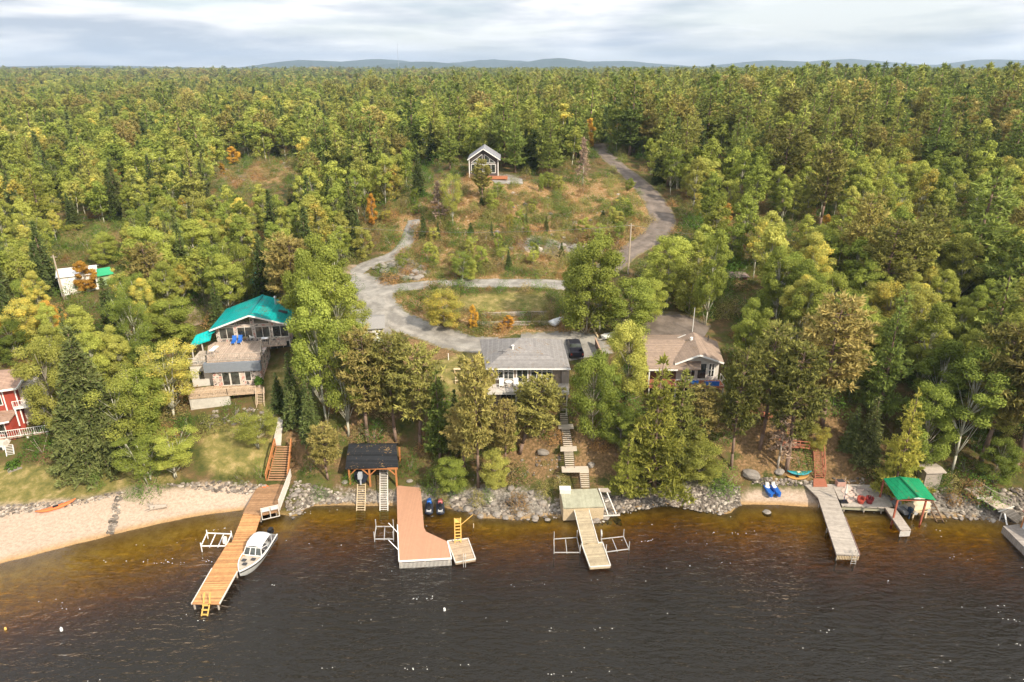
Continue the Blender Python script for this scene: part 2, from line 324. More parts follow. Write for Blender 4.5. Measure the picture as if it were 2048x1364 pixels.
c = blend(c, 'gold', t.ramp(nC, [(.3, (.10, .072, .034)), (.5, (.175, .11, .052)), (.68, (.29, .18, .095))]), amt=2.2)
c = blend(c, 'scrub', t.ramp(nC, [(.3, (.09, .09, .03)), (.42, (.20, .14, .05)), (.55, (.30, .165, .07)), (.68, (.40, .33, .24))]), amt=1.5)
c = blend(c, 'lawn', t.ramp(t.noise(pos, .8, 5, .7), [(.3, (.095, .10, .03)), (.5, (.185, .16, .05)), (.66, (.33, .25, .11))]), amt=.5)
c = blend(c, 'rock', t.ramp(nC, [(.3, (.09, .08, .065)), (.5, (.21, .185, .155)), (.68, (.36, .32, .27))]), amt=1.6)
c = blend(c, 'sand', t.ramp(nC, [(.25, (.33, .245, .18)), (.6, (.47, .365, .28))]), amt=.5)
# wet band at the water's edge and the lake bed
sandy = t.ramp(t.noise(pos, 1.1, 5, .7), [(.3, (.44, .26, .09)), (.5, (.68, .42, .16)), (.65, (.82, .54, .24))])
c = t.mix(t.smooth(sp.outputs[2], .16, -.02), c, t.mix(.35, t.mix(1.0, c, (.55, .42, .28, 1), 'MULTIPLY'), sandy))
c = t.mix(t.smooth(sp.outputs[2], -.05, -.35), c, sandy)
far = t.smooth(sp.outputs[1], 190, 420); c = t.mix(far, c, t.ramp(t.noise(pos, .02, 8, .75), [(.35, (.030, .042, .014)), (.5, (.060, .085, .022)), (.65, (.10, .12, .03))]))
c = t.mix(t.smooth(sp.outputs[1], 2300, 4200), c, (.030, .050, .032, 1)); g = t.math('MULTIPLY_ADD', nD, .8, .6); cc = t.n('ShaderNodeVectorMath', operation='SCALE', i_0=c); t.L.new(g, cc.inputs['Scale'])
t.L.new(cc.outputs[0], p.inputs['Base Color']); p.inputs['Roughness'].default_value = .95; p.inputs['Specular IOR Level'].default_value = .1
bn = t.n('ShaderNodeBump', i_Strength=.5, i_Distance=.15, i_Height=nC); t.L.new(bn.outputs[0], p.inputs['Normal'])
gme.materials.append(m)

# ================================================ water
wy = (GY < 80); WXX, WYY = XX[wy], YY[wy]; WZ = ZZ[wy]
kp = np.zeros(WZ.shape, bool); kp[:-1, :-1] = (np.minimum.reduce([WZ[:-1, :-1], WZ[1:, :-1], WZ[:-1, 1:], WZ[1:, 1:]]) < .35)
wme = grid_mesh('water', WXX, WYY, np.zeros(WXX.shape), kp); add_attr(wme, 'depth', -WZ)
water = bpy.data.objects.new('water', wme); COL.objects.link(water); tag(water, kind='structure')
m, t, p = newmat('lake_water'); t.N.remove(p); o = t.N['Material Output']; pos = t.pos(); dep = t.attr('depth').outputs['Fac']
def rot(a, sx, sy): n = t.n('ShaderNodeMapping', i_Vector=pos); n.inputs['Rotation'].default_value = (0, 0, R(a)); n.inputs['Scale'].default_value = (sx, sy, 1); return n.outputs[0]
w1 = t.noise(rot(24, .45, 1.25), 1.0, 3, .55); w2 = t.noise(rot(-20, .9, 2.1), 1.0, 3, .55); w3 = t.noise(rot(8, 2.2, 4.4), 1.0, 3, .6); w4 = t.noise(rot(15, .06, .12), 1.0, 2, .5)
hgt = t.math('ADD', t.math('MULTIPLY', w1, .62), t.math('ADD', t.math('MULTIPLY', w2, .34), t.math('MULTIPLY', w3, .13)))
amp = t.math('MULTIPLY', hgt, t.math('MULTIPLY_ADD', t.smooth(dep, 0, 1.6), .85, .15)); amp = t.math('MULTIPLY', amp, t.math('MULTIPLY_ADD', w4, .9, .65))
bn = t.n('ShaderNodeBump', i_Strength=1.0, i_Distance=.52, i_Height=amp).outputs[0]
gl = t.n('ShaderNodeBsdfGlossy', i_Color=(1, 1, 1, 1), i_Roughness=.07, i_Normal=bn)
fr = t.n('ShaderNodeFresnel', i_IOR=1.36, i_Normal=bn).outputs[0]
body = t.n('ShaderNodeBsdfDiffuse', i_Color=(.0145, .0125, .0092, 1), i_Normal=bn)
d0 = t.math('MAXIMUM', dep, 0.0)
ex = t.n('ShaderNodeCombineXYZ', i_0=t.math('EXPONENT', t.math('MULTIPLY', d0, -.26)), i_1=t.math('EXPONENT', t.math('MULTIPLY', d0, -.51)), i_2=t.math('EXPONENT', t.math('MULTIPLY', d0, -2.8)))
tr = t.n('ShaderNodeBsdfTransparent', i_Color=ex.outputs[0])
cl = t.math('SUBTRACT', 1.0, t.math('EXPONENT', t.math('MULTIPLY', d0, -.47)))
am = t.n('ShaderNodeMixShader', i_0=cl, i_1=tr.outputs[0], i_2=body.outputs[0])
s1 = t.n('ShaderNodeMixShader', i_0=fr, i_1=am.outputs[0], i_2=gl.outputs[0])
# foam: flecks drifting in streaks, and a broken line where ripples meet the shore
vo = t.n('ShaderNodeTexVoronoi', i_Vector=pos, i_Scale=3.2); fl = t.math('LESS_THAN', vo.outputs['Distance'], .17)
st = t.noise(rot(-32, .085, .75), 1.0, 2, .5); st2 = t.noise(pos, .55, 3, .6)
fm = t.math('MULTIPLY', fl, t.math('MULTIPLY', t.math('GREATER_THAN', st, .625), t.math('GREATER_THAN', st2, .53)))
fo = t.n('ShaderNodeBsdfDiffuse', i_Color=(.8, .77, .72, 1))
s2 = t.n('ShaderNodeMixShader', i_0=fm, i_1=s1.outputs[0], i_2=fo.outputs[0]); t.L.new(s2.outputs[0], o.inputs[0])
wme.materials.append(m)

# ================================================ roads and yards (draped sheets)
def road_mat(name, a, b, sc=1.0):
    m, t, p = newmat(name); pos = t.pos(); f = t.noise(pos, .5 * sc, 6, .65); f2 = t.noise(pos, 6, 4, .6)
    c = t.mix(t.smooth(f, .35, .65), a, b); ac = t.math('ABSOLUTE', t.attr('across').outputs['Fac']); tr_ = t.math('SUBTRACT', 1.0, t.smooth(t.math('ABSOLUTE', t.math('SUBTRACT', ac, t.math('MULTIPLY_ADD', t.noise(pos, .3, 2), .1, .20))), .03, .11)); c = t.mix(t.math('MULTIPLY', tr_, .38), c, t.mix(1.0, c, (1.45, 1.42, 1.38, 1), 'MULTIPLY')); vg = t.smooth(t.math('ADD', ac, t.math('MULTIPLY', t.math('SUBTRACT', t.noise(pos, 1.1, 5, .7), .5), .55)), .40, .50); c = t.mix(vg, c, t.ramp(t.noise(pos, 1.7, 4, .6), [(.35, (.10, .10, .035)), (.6, (.22, .16, .07))])); g = t.math('MULTIPLY_ADD', f2, .5, .75); s = t.n('ShaderNodeVectorMath', operation='SCALE', i_0=c); t.L.new(g, s.inputs['Scale'])
    t.L.new(s.outputs[0], p.inputs['Base Color']); p.inputs['Roughness'].default_value = .95; return m
GRAVEL = road_mat('gravel', (.185, .17, .15, 1), (.29, .27, .24, 1)); PAVED = road_mat('worn_asphalt', (.10, .078, .062, 1), (.175, .14, .115, 1)); DIRT = road_mat('dirt', (.20, .15, .10, 1), (.32, .24, .175, 1))
RMASK = []
def strip(name, pix, widths, m, lift=.07, world=None):
    pts = [T(a, b) for a, b in pix] if world is None else world; c = np.array([p[:2] for p in pts]); ts = np.linspace(0, len(c) - 1, (len(c) - 1) * 14 + 1)
    def cr(a, t_):
        i = min(int(t_), len(a) - 2); u = t_ - i; p0, p1, p2, p3 = a[max(i-1,0)], a[i], a[i+1], a[min(i+2,len(a)-1)]
        return .5 * ((2*p1) + (p2-p0)*u + (2*p0-5*p1+4*p2-p3)*u*u + (3*p1-p0-3*p2+p3)*u**3)
    cl = np.array([cr(c, q) for q in ts]); wd = np.interp(ts, np.arange(len(c)), widths); tg = np.gradient(cl, axis=0); tg /= np.linalg.norm(tg, axis=1)[:, None] + 1e-9
    nr = np.stack([-tg[:, 1], tg[:, 0]], 1); k = 9; V = []
    for j in range(len(cl)):
        RMASK.append((cl[j][0], cl[j][1], wd[j] / 2 + .5)) if not name.startswith('dirt') else None
        for i in range(k):
            u = (i / (k - 1) - .5) * (wd[j] * 1.12 + 0.6 * float(vnoise(j * .31 + i * 7, 3.3, 2))); q = cl[j] + nr[j] * u; V.append((q[0], q[1], float(H(q[0], q[1])) + lift - (.05 if i in (0, k-1) else 0)))
    me = bpy.data.meshes.new(name); me.from_pydata(V, [], [(j*k+i, j*k+i+1, (j+1)*k+i+1, (j+1)*k+i) for j in range(len(cl)-1) for i in range(k-1)]); me.materials.append(m); add_attr(me, 'across', np.tile(np.linspace(-.5, .5, k), len(cl)))
    for f in me.polygons: f.use_smooth = True
    o = bpy.data.objects.new(name, me); COL.objects.link(o); tag(o, kind='structure'); return o
strip('gravel_road', [(700,552),(738,575),(762,612),(800,643),(870,668),(935,688),(990,692)], [4.4,6.6,4.6,4.4,4.2,4,4], GRAVEL)
strip('gravel_road', [(735,592),(790,576),(860,569),(960,566),(1080,567),(1180,575)], [5.5,3.2,3,3,3,3.2], GRAVEL, .075)
strip('gravel_road', [(730,545),(716,541),(745,525),(775,516),(803,498),(818,470),(828,440)], [3,3,2.6,2.6,2.6,2.4,2.2], GRAVEL, .08)
strip('gravel_road', [(750,610),(742,640),(745,668),(755,680)], [8,6,5,4], GRAVEL, .078)
strip('paved_road', [(1195,288),(1205,303),(1235,330),(1262,352),(1290,378),(1315,412),(1325,445),(1300,478),(1255,505),(1210,540)], [3.6,3.6,3.7,4,4.2,4.5,4.5,4.4,4,4], PAVED)
strip('dirt_road', [(722,548),(650,520),(590,506),(520,518),(440,545),(412,575),(402,610),(400,650)], [3,4,4,4,4,4,4,4], DIRT)
strip('driveway', [(1040,690),(1100,690),(1160,692),(1180,715)], [6,6.5,7,6], GRAVEL, .074)
strip('driveway', [(1250,668),(1300,662),(1360,658),(1410,672)], [9,10,9,5], PAVED)
strip('driveway', [(985,362),(1010,360),(1045,362)], [4,5,4], GRAVEL)
RM = np.array(RMASK)
def near_road(x, y): return bool((((RM[:, 0] - x) ** 2 + (RM[:, 1] - y) ** 2) < RM[:, 2] ** 2).any())
# ================================================ vegetation prototypes
def leaf_mat(name, stops, trans=.40, tintv=.28):
    m, t, p = newmat(name); t.N.remove(p); o = t.N['Material Output']
    oi = t.n('ShaderNodeObjectInfo'); sc_ = t.n('ShaderNodeSeparateColor', i_0=oi.outputs['Color']); hf = t.math('LESS_THAN', sc_.outputs[1], .5); rnd = t.math('ADD', t.math('MULTIPLY', sc_.outputs[0], hf), t.math('MULTIPLY', oi.outputs['Random'], t.math('SUBTRACT', 1.0, hf))); tint = t.attr('tint').outputs['Fac']
    f = t.math('ADD', t.math('MULTIPLY', rnd, .78), t.math('MULTIPLY', tint, .22)); c = t.ramp(f, stops)
    bv = t.math('FRACT', t.math('MULTIPLY', oi.outputs['Random'], 7.31)); g = t.math('MULTIPLY', t.math('MULTIPLY_ADD', tint, tintv * 2, 1 - tintv), t.math('MULTIPLY_ADD', bv, .5, .78)); s = t.n('ShaderNodeVectorMath', operation='SCALE', i_0=c); t.L.new(g, s.inputs['Scale'])
    d = t.n('ShaderNodeBsdfDiffuse', i_Color=s.outputs[0]); tr = t.n('ShaderNodeBsdfTranslucent', i_Color=s.outputs[0])
    x = t.n('ShaderNodeMixShader', i_0=trans, i_1=d.outputs[0], i_2=tr.outputs[0]); t.L.new(x.outputs[0], o.inputs[0]); return m
LEAF = leaf_mat('broadleaf', [(0, (.15, .20, .045)), (.25, (.25, .295, .06)), (.55, (.35, .375, .08)), (.84, (.45, .43, .11)), (.94, (.56, .43, .08)), (1, (.43, .32, .14))])
PINE = leaf_mat('pine_needles', [(0, (.15, .205, .05)), (.5, (.25, .29, .07)), (1, (.37, .35, .09))], .2)
REDP = leaf_mat('red_pine_needles', [(0, (.21, .22, .06)), (.6, (.31, .275, .08)), (1, (.42, .33, .12))], .2)
SPRC = leaf_mat('spruce_needles', [(0, (.07, .105, .035)), (.6, (.125, .155, .05)), (1, (.21, .21, .075))], .12)
AUTM = leaf_mat('autumn_leaves', [(0, (.50, .24, .05)), (.5, (.55, .35, .06)), (1, (.42, .24, .08))])
GREY = leaf_mat('bare_twigs', [(0, (.26, .19, .15)), (1, (.34, .24, .17))], .1)
SHRB = leaf_mat('shrub_leaves', [(0, (.13, .17, .045)), (.25, (.22, .25, .065)), (.48, (.30, .28, .09)), (.68, (.34, .26, .12)), (.84, (.36, .20, .09)), (.94, (.42, .28, .09)), (1, (.28, .17, .10))])
DGRN = leaf_mat('bush_leaves', [(0, (.08, .17, .03)), (1, (.17, .25, .05))])
BIRCH = mat('birch_bark', (.62, .58, .50, 1), .8, var=.35, scale=4); ABARK = mat('aspen_bark', (.42, .40, .31, 1), .85, var=.35, scale=4); BARK = mat('pine_bark', (.20, .135, .10, 1), .9, var=.35, scale=4); GBARK = mat('grey_bark', (.36, .31, .25, 1), .9, var=.3, scale=4)
def quads_mesh(name, C, Nn, S, m, tri=False, asp=1.0, Ax=None, tints=None, rs=None):
    # one small leaf-clump face per centre
    n = len(C); rs = rs or np.random.RandomState(1); Nn = Nn / (np.linalg.norm(Nn, axis=1)[:, None] + 1e-9)
    A = rs.normal(size=(n, 3)) if Ax is None else Ax
    A = A - (A * Nn).sum(1)[:, None] * Nn; A /= np.linalg.norm(A, axis=1)[:, None] + 1e-9; B = np.cross(Nn, A); S = S[:, None]
    if tri: vs = np.stack([C - B * S * .22, C + A * S * 1.15, C + B * S * .22], 1); k = 3
    else: vs = np.stack([C - A * S * .5, C - B * S * .36 * asp, C + A * S * .5, C + B * S * .36 * asp], 1); k = 4
    me = bpy.data.meshes.new(name); me.vertices.add(n * k); me.vertices.foreach_set('co', vs.ravel().astype(np.float32))
    me.loops.add(n * k); me.loops.foreach_set('vertex_index', np.arange(n * k, dtype=np.int32)); me.polygons.add(n); me.polygons.foreach_set('loop_start', np.arange(0, n * k, k, dtype=np.int32)); me.update()
    tt = rs.uniform(0, 1, n) if tints is None else np.clip(tints, 0, 1)
    add_attr(me, 'tint', np.repeat(tt, k)); me.materials.append(m); return me
class Limbs:
    def __init__(s): s.m = MB()
    def limb(s, pts, r0, r1, n=5):
        k = len(pts) - 1
        for i in range(k): s.m.tube(pts[i], pts[i+1], r0 + (r1-r0)*i/k, r0 + (r1-r0)*(i+1)/k, n)
    def mesh(s, name, mt):
        me = bpy.data.meshes.new(name); me.from_pydata(s.m.V, [], s.m.F); me.materials.append(mt)
        for f in me.polygons: f.use_smooth = True
        return me
def broadleaf(seed, Ht=12., W=5.5, base=.28, q=1.0, leaf=.26, mt=LEAF, bark=ABARK, multi=1, shape='oval', air=0.0):
    rs = np.random.RandomState(seed); lb = Limbs(); C = []; Nv = []; S = []; Tn = []
    nb = int((46 if q > .6 else 38 if q > .25 else 28) * (W / 5.5) ** .6); per = int((520 if q > .6 else 170 if q > .25 else 70))
    lf = leaf * (.64 if q > .6 else 1.15 if q > .25 else 1.75)
    tops = []
    for k in range(multi):
        off = rs.normal(size=2) * (.25 if multi > 1 else 0); lean = rs.normal(size=2) * (.09 if multi > 1 else .035) * Ht
        tr = [np.array((off[0] + lean[0] * u ** 1.3 + .12 * math.sin(u * 7 + seed), off[1] + lean[1] * u ** 1.3, Ht * .93 * u)) for u in np.linspace(0, 1, 7)]; tops.append(tr)
        lb.limb(tr, (.010 if multi > 1 else .012) * .75 * Ht, .002 * Ht, 6)
    for i in range(nb):
        u = base + (1 - base) * (i + rs.uniform()) / nb; uu = (u - base) / (1 - base)
        prof = {'oval': math.sin(math.pi * min(1, .12 + uu * .93)) ** .6, 'cone': (1 - uu) ** .8 * .95 + .12, 'round': math.sqrt(max(0, 1 - (uu * 1.7 - .8) ** 2)) if uu < 1 else .3, 'col': .75 if uu < .8 else .5}[shape] + .05
        rr = W / 2 * .80 * prof * rs.uniform(.3, 1.0) ** .5; an = rs.uniform(0, 2 * math.pi); tr = tops[i % multi]; j = min(5, max(0, int(u * 6) - 1)); root = tr[j]
        ax = tr[min(6, int(u * 6.4))]; c = np.array((ax[0] + rr * math.cos(an), ax[1] + rr * math.sin(an), u * Ht * rs.uniform(.95, 1.02)))
        if q > .25: lb.limb([root, (root + c) / 2 + (0, 0, -.03 * Ht * .3), c], .0024 * Ht, .0010 * Ht, 4)
        cr = W * rs.uniform(.10, .17) * (1.25 if q < .25 else 1); k = int(per * rs.uniform(.55, 1.2) * (1 - air))
        dv = rs.normal(size=(k, 3)); dv /= np.linalg.norm(dv, axis=1)[:, None]; rad = cr * rs.uniform(.35, 1.15, k) ** .7
        pts = c + dv * rad[:, None] * (1.05, 1.05, .8); C.append(pts); Nv.append(dv * 1.2 + rs.normal(size=(k, 3)) * .55 + (0, 0, .5)); S.append(lf * rs.uniform(.6, 1.4, k)); Tn.append(np.clip(rs.normal(.5, .16) + rs.normal(0, .17, k), 0, 1))
    C = np.vstack(C); cm = quads_mesh('crown', C, np.vstack(Nv), np.concatenate(S), mt, tints=np.concatenate(Tn), rs=rs)
    return (cm, lb.mesh('trunk', bark), Ht, W)
def tufts(C, D, Sz, rs, per):
    n = len(C); Cc = np.repeat(C, per, 0); Dd = np.repeat(D, per, 0) + rs.normal(size=(n * per, 3)) * .62 + (0, 0, .22); S = np.repeat(Sz, per) * rs.uniform(.7, 1.2, n * per); return Cc, Dd, S
def conifer(seed, Ht, W, base, levels, nbr, up, q, mt, prof, tuft=.42, per=5, irr=.35, fan=.26, bark=BARK, start=.25, tuftstep=.30, sparse=0.):
    rs = np.random.RandomState(seed); lb = Limbs(); k = 8
    tr = [np.array((.15 * math.sin(u * 5 + seed), .15 * math.cos(u * 4 + seed), Ht * .97 * u)) for u in np.linspace(0, 1, k)]; lb.limb(tr, .017 * Ht, .003 * Ht, 7)
    C = []; Dv = []; S = []; Tn = []
    if q < .6: tuft *= 1.3 if q > .25 else 1.9; tuftstep *= 1.35 if q > .25 else 2.2
    for lv in range(levels):
        u = base + (1 - base) * lv / (levels - .5) ; L0 = W / 2 * prof((u - base) / (1 - base))
        n = max(3, int(nbr * rs.uniform(.8, 1.2))); a0 = rs.uniform(0, 6.28); lt = rs.normal(.5, .14)
        for b in range(n):
            if rs.uniform() < sparse: continue
            an = a0 + 6.283 * b / n + rs.normal() * .25; Lb = L0 * rs.uniform(1 - irr, 1 + irr * .5); z0 = Ht * u + rs.normal() * .12; dx, dy = math.cos(an), math.sin(an)
            end = np.array((dx * Lb, dy * Lb, z0 + up * Lb)); mid = np.array((dx * Lb * .5, dy * Lb * .5, z0 + up * Lb * .25)); o0 = np.array((0, 0, z0 - .05 * Lb))
            if q > .25 and Lb > .8: lb.limb([o0, mid, end], .012 * Lb + .015, .012, 4)
            ns = max(1, int(Lb * (1 - start) / tuftstep))
            for i in range(ns):
                v = start + (1 - start) * (i + rs.uniform(.2, .9)) / ns; wdt = fan * Lb * math.sin(math.pi * min(.97, .25 + v * .72)) ; m_ = max(1, int(2 * wdt / tuftstep + .6))
                pc = np.array((dx * Lb * v, dy * Lb * v, z0 + up * Lb * v * v))
                for w_ in range(m_):
                    lat = (rs.uniform(-1, 1)) * wdt; C.append(pc + (-dy * lat, dx * lat, rs.normal() * .07 - abs(lat) * .10)); Dv.append((dx * .55 - dy * lat * .4 / (wdt + .1), dy * .55 + dx * lat * .4 / (wdt + .1), .25)); S.append(tuft * rs.uniform(.75, 1.25)); Tn.append(lt + rs.normal() * .18)
    for i in range(5): C.append((0, 0, Ht * (.955 + .01 * i))); Dv.append((0, 0, 1.)); S.append(tuft); Tn.append(.6)
    C = np.array(C); Dv = np.array(Dv); Tn = np.repeat(np.array(Tn), per); Cc, Dd, Ss = tufts(C, Dv, np.array(S), rs, per)
    Dd /= np.linalg.norm(Dd, axis=1)[:, None]; Nv = rs.normal(size=Dd.shape) * .7 + (0, 0, 1.1)
    return (quads_mesh('crown', Cc, Nv - (Nv * Dd).sum(1)[:, None] * Dd, Ss, mt, tri=True, Ax=Dd, tints=Tn, rs=rs), lb.mesh('trunk', bark), Ht, W)
def tri_w(me, f): pass
P_white = lambda v: ((1 - v) ** .85 * (.76 + .24 * math.sin(v * 15 + 2)) * 1.05 + .07) if v > .06 else .8
P_spru = lambda v: (1 - v) ** .95 + .03
P_red = lambda v: .35 + .65 * math.sin(math.pi * min(1, v * .85 + .14)) ** .7 if v < .9 else .42
def bushm(seed, Ht, W, q, mt, leaf=.2): 
    rs = np.random.RandomState(seed); n = int((1100 if q > .6 else 220 if q > .25 else 60)); dv = rs.normal(size=(n, 3)); dv[:, 2] = np.abs(dv[:, 2]); dv /= np.linalg.norm(dv, axis=1)[:, None]
    lump = 1 + .28 * np.sin(dv[:, 0] * 5 + seed) * np.cos(dv[:, 1] * 6 + seed * 2) + .15 * np.sin(dv[:, 2] * 9); r = rs.uniform(.35, 1, n) ** .5
    C = dv * r[:, None] * lump[:, None] * (W / 2, W / 2, Ht); lf = leaf * (.64 if q > .6 else 1.7 if q > .25 else 2.6)
    lb = Limbs()
    for k in range(4): lb.limb([np.array((0, 0, 0.)), np.array((rs.normal() * W * .18, rs.normal() * W * .18, Ht * .6))], .03, .012, 4)
    return (quads_mesh('leaves', C, dv + rs.normal(size=(n, 3)) * .7 + (0, 0, .4), lf * rs.uniform(.6, 1.4, n), mt, tints=rs.normal(.5, .2, n), rs=rs), lb.mesh('stem', GBARK), Ht, W)
def deadtree(seed, Ht, W, mt=GBARK, twig=True):
    rs = np.random.RandomState(seed); lb = Limbs(); lb.limb([np.array((.1 * math.sin(3 * u), 0, Ht * u)) for u in np.linspace(0, 1, 6)], .016 * Ht, .02, 6); C = []; Nv = []
    for i in range(46):
        u = .22 + .75 * i / 46; an = rs.uniform(0, 6.28); L0 = W / 2 * (1.15 - u) * rs.uniform(.6, 1.2); e = np.array((math.cos(an) * L0, math.sin(an) * L0, Ht * u + .25 * L0)); lb.limb([np.array((0, 0, Ht * u)), e * (.55, .55, 1) , e], .03, .008, 4)
        for j in range(26): C.append(e * (1, 1, 1) * np.array((rs.uniform(.4, 1.05),) * 2 + (1,)) + rs.normal(size=3) * .16); Nv.append(rs.normal(size=3))
    return (quads_mesh('twigs', np.array(C), np.array(Nv), np.full(len(C), .38), GREY, tri=True, rs=rs), lb.mesh('trunk', mt), Ht, W)
SP = {}
for qn, q in (('hi', 1.0), ('mid', .5), ('lo', .2)):
    nv = {'hi': 4, 'mid': 3, 'lo': 2}[qn]
    SP['aspen', qn] = [broadleaf(10 + i, 12, 5.2, (.30, .46, .38, .28)[i], q, shape='oval') for i in range(nv)]
    SP['birch', qn] = [broadleaf(30 + i, 11, 5.6, .34, q, leaf=.22, shape='round', multi=3, air=.25) for i in range(nv)]
    SP['maple', qn] = [broadleaf(50 + i, 10, 6.4, .16, q, leaf=.27, shape='round', bark=GBARK) for i in range(nv)]
    SP['white_pine', qn] = [conifer(70 + i, 16, 8.6, .16, 17, 6, .16, q, PINE, P_white, tuft=.50, per=5, irr=.45, fan=.28) for i in range(nv)]
    SP['red_pine', qn] = [conifer(90 + i, 15, 6.6, .34, 15, 5, .30, q, REDP, P_red, tuft=.48, per=6, irr=.40, fan=.34, start=.38) for i in range(nv)]
    SP['spruce', qn] = [conifer(110 + i, 12, 4.2, .05, 30, 7, -.22, q, SPRC, P_spru, tuft=.40, per=5, irr=.22, fan=.22, start=.10, tuftstep=.22) for i in range(nv)]
for qn in ('hi', 'mid', 'lo'):
    q = {'hi': 1., 'mid': .5, 'lo': .2}[qn]
    SP['autumn', qn] = [broadleaf(130 + i, 8, 3.8, .14, q, mt=AUTM, shape='oval', bark=GBARK) for i in range(2)]
    SP['bush', qn] = [bushm(150 + i, 2.6, 3.6, q, DGRN) for i in range(2)]
    SP['shrub', qn] = [bushm(160 + i, 1.8, 2.8, q, SHRB) for i in range(3)]
    SP['dead', qn] = [deadtree(170 + i, 10, 3.6) for i in range(2)]
SP['big_spruce', 'hi'] = [conifer(190, 17, 9.5, .03, 38, 11, -.20, 1.0, SPRC, P_spru, tuft=.46, per=5, irr=.16, fan=.26, start=.22, tuftstep=.27)]
SP['wide_pine', 'hi'] = [conifer(180 + i, 14, 9.8, .08, 11, 7, .06, 1.0, leaf_mat('bright_pine_needles', [(0, (.22, .28, .055)), (.5, (.33, .35, .07)), (1, (.42, .38, .08))], .25), lambda v: ((1 - v) ** .82 * (.80 + .20 * math.sin(v * 16 + 2)) + .04), tuft=.46, per=6, irr=.30, fan=.30) for i in range(2)]  # wide pines get a brighter yellow green needle colour
NAME = {'big_spruce': 'spruce_tree', 'aspen': 'aspen_tree', 'birch': 'birch_tree', 'maple': 'leafy_tree', 'white_pine': 'white_pine_tree', 'wide_pine': 'white_pine_tree', 'red_pine': 'red_pine_tree', 'spruce': 'spruce_tree', 'autumn': 'autumn_tree', 'bush': 'bush', 'shrub': 'shrub', 'dead': 'dead_tree'}
CATG = {'big_spruce': 'spruce tree', 'aspen': 'tree', 'birch': 'tree', 'maple': 'tree', 'white_pine': 'pine tree', 'wide_pine': 'pine tree', 'red_pine': 'pine tree', 'spruce': 'spruce tree', 'autumn': 'tree', 'bush': 'bush', 'shrub': 'shrub', 'dead': 'dead tree'}
TREES = []; _tk = random.Random(5); PROTO = {}
def plant(kind, x, y, z, h, wid=None, label='', group=None, qn='hi', var=None, tone=None):
    lst = SP[kind, qn]; i = _tk.randrange(len(lst)) if var is None else var % len(lst); cm, tm, H0, W0 = lst[i]
    r = bpy.data.objects.new(NAME[kind], None); COL.objects.link(r); tag(r, label, CATG[kind], group)
    s = h / H0; sw = (wid / W0) if wid else s; r.location = (x, y, z - .12); r.rotation_euler = (0, 0, _tk.uniform(0, 6.28)); r.scale = (sw, sw, s); r.empty_display_size = .3
    bush = kind in ('bush', 'shrub')
    tr = bpy.data.objects.new('stem' if bush else 'trunk', tm); cr = bpy.data.objects.new('leaves' if bush else 'twigs' if kind == 'dead' else 'crown', cm)
    if tone is not None: cr.color = (tone, 0, 0, 1)
    for o in (tr, cr): COL.objects.link(o); o.parent = r
    TREES.append((x, y, (wid or W0 * s) / 2)); PROTO.setdefault((kind, qn, i), (tr, cr)); return r
def PT(kind, px, py, ptop, pw, label, group=None, qn='hi', var=None, tone=None):
    # base pixel on the terrain, top pixel row, crown width in photo pixels
    b = T(px, py); top = D(px, ptop, b.y); h = max(.6, top.z - b.z); depth = b.y * CT + (CAMZ - b.z) * ST
    return plant(kind, b.x, b.y, b.z, h, pw / FPX * depth, label, group, qn, var, tone)
# ================================================ materials for built things
WHITE = mat('white_paint', (.78, .76, .72, 1), .55, var=.08); OFFW = mat('weathered_white', (.62, .58, .52, 1), .7, var=.22)
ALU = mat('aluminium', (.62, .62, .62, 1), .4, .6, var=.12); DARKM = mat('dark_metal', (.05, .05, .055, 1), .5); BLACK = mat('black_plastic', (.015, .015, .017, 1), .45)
CONC = mat('concrete', (.50, .46, .40, 1), .9, var=.3, scale=1.5); GREYW = mat('grey_siding', (.30, .25, .21, 1), .8, var=.2)
TIMB = mat('cedar_timber', (.42, .17, .06, 1), .7, var=.25); PALEW = mat('pale_wood', (.60, .47, .30, 1), .8, var=.25); GRAYWOOD = mat('weathered_wood', (.40, .34, .28, 1), .85, var=.3)
YELW = mat('yellow_wood', (.72, .44, .12, 1), .65, var=.2); REDST = mat('red_stain', (.36, .13, .075, 1), .75, var=.25); ROCKM = mat('boulder_stone', (.25, .22, .19, 1), .95, var=.4, scale=2.5, bump=.5)
RED = mat('red_paint', (.32, .055, .035, 1), .6, var=.15); BLUE = mat('blue_paint', (.02, .12, .45, 1), .4, var=.1); ORNG = mat('orange_plastic', (.75, .17, .05, 1), .4, var=.1)
RUBBER = mat('rubber', (.02, .02, .02, 1), .8); CANVAS = mat('white_canvas', (.72, .74, .74, 1), .7, var=.08); TEALP = mat('teal_paint', (.03, .28, .33, 1), .4)
GALV = mat('galvanised_pipe', (.55, .52, .47, 1), .5, .3, var=.25)
def planks(name, col, d, wd=.145, **k): return mat_bands(name, col, d, wd, **k)
def frame_of(p0, p1):
    d = Vector(p1) - Vector(p0); return math.degrees(math.atan2(d.y, d.x))
def stairs(root, bl, br, tl, tr_, n, m, sm, th=.05, rail=None, gap=.72, name='tread'):
    bl, br, tl, tr_ = map(Vector, (bl, br, tl, tr_))
    for i in range(n):
        a = bl.lerp(tl, i / n); b = br.lerp(tr_, i / n); c = br.lerp(tr_, (i + gap) / n); d = bl.lerp(tl, (i + gap) / n); z = bl.z + (tl.z - bl.z) * (i + 1) / n
        for q in (a, b, c, d): q.z = z
        MB().slab([a, b, c, d], th).build(name, m, root)
    for p, q in ((bl, tl), (br, tr_)): MB().bar(p - Vector((0,0,.05)), q - Vector((0,0,.10)), .07, .26).build('stringer', sm, root)
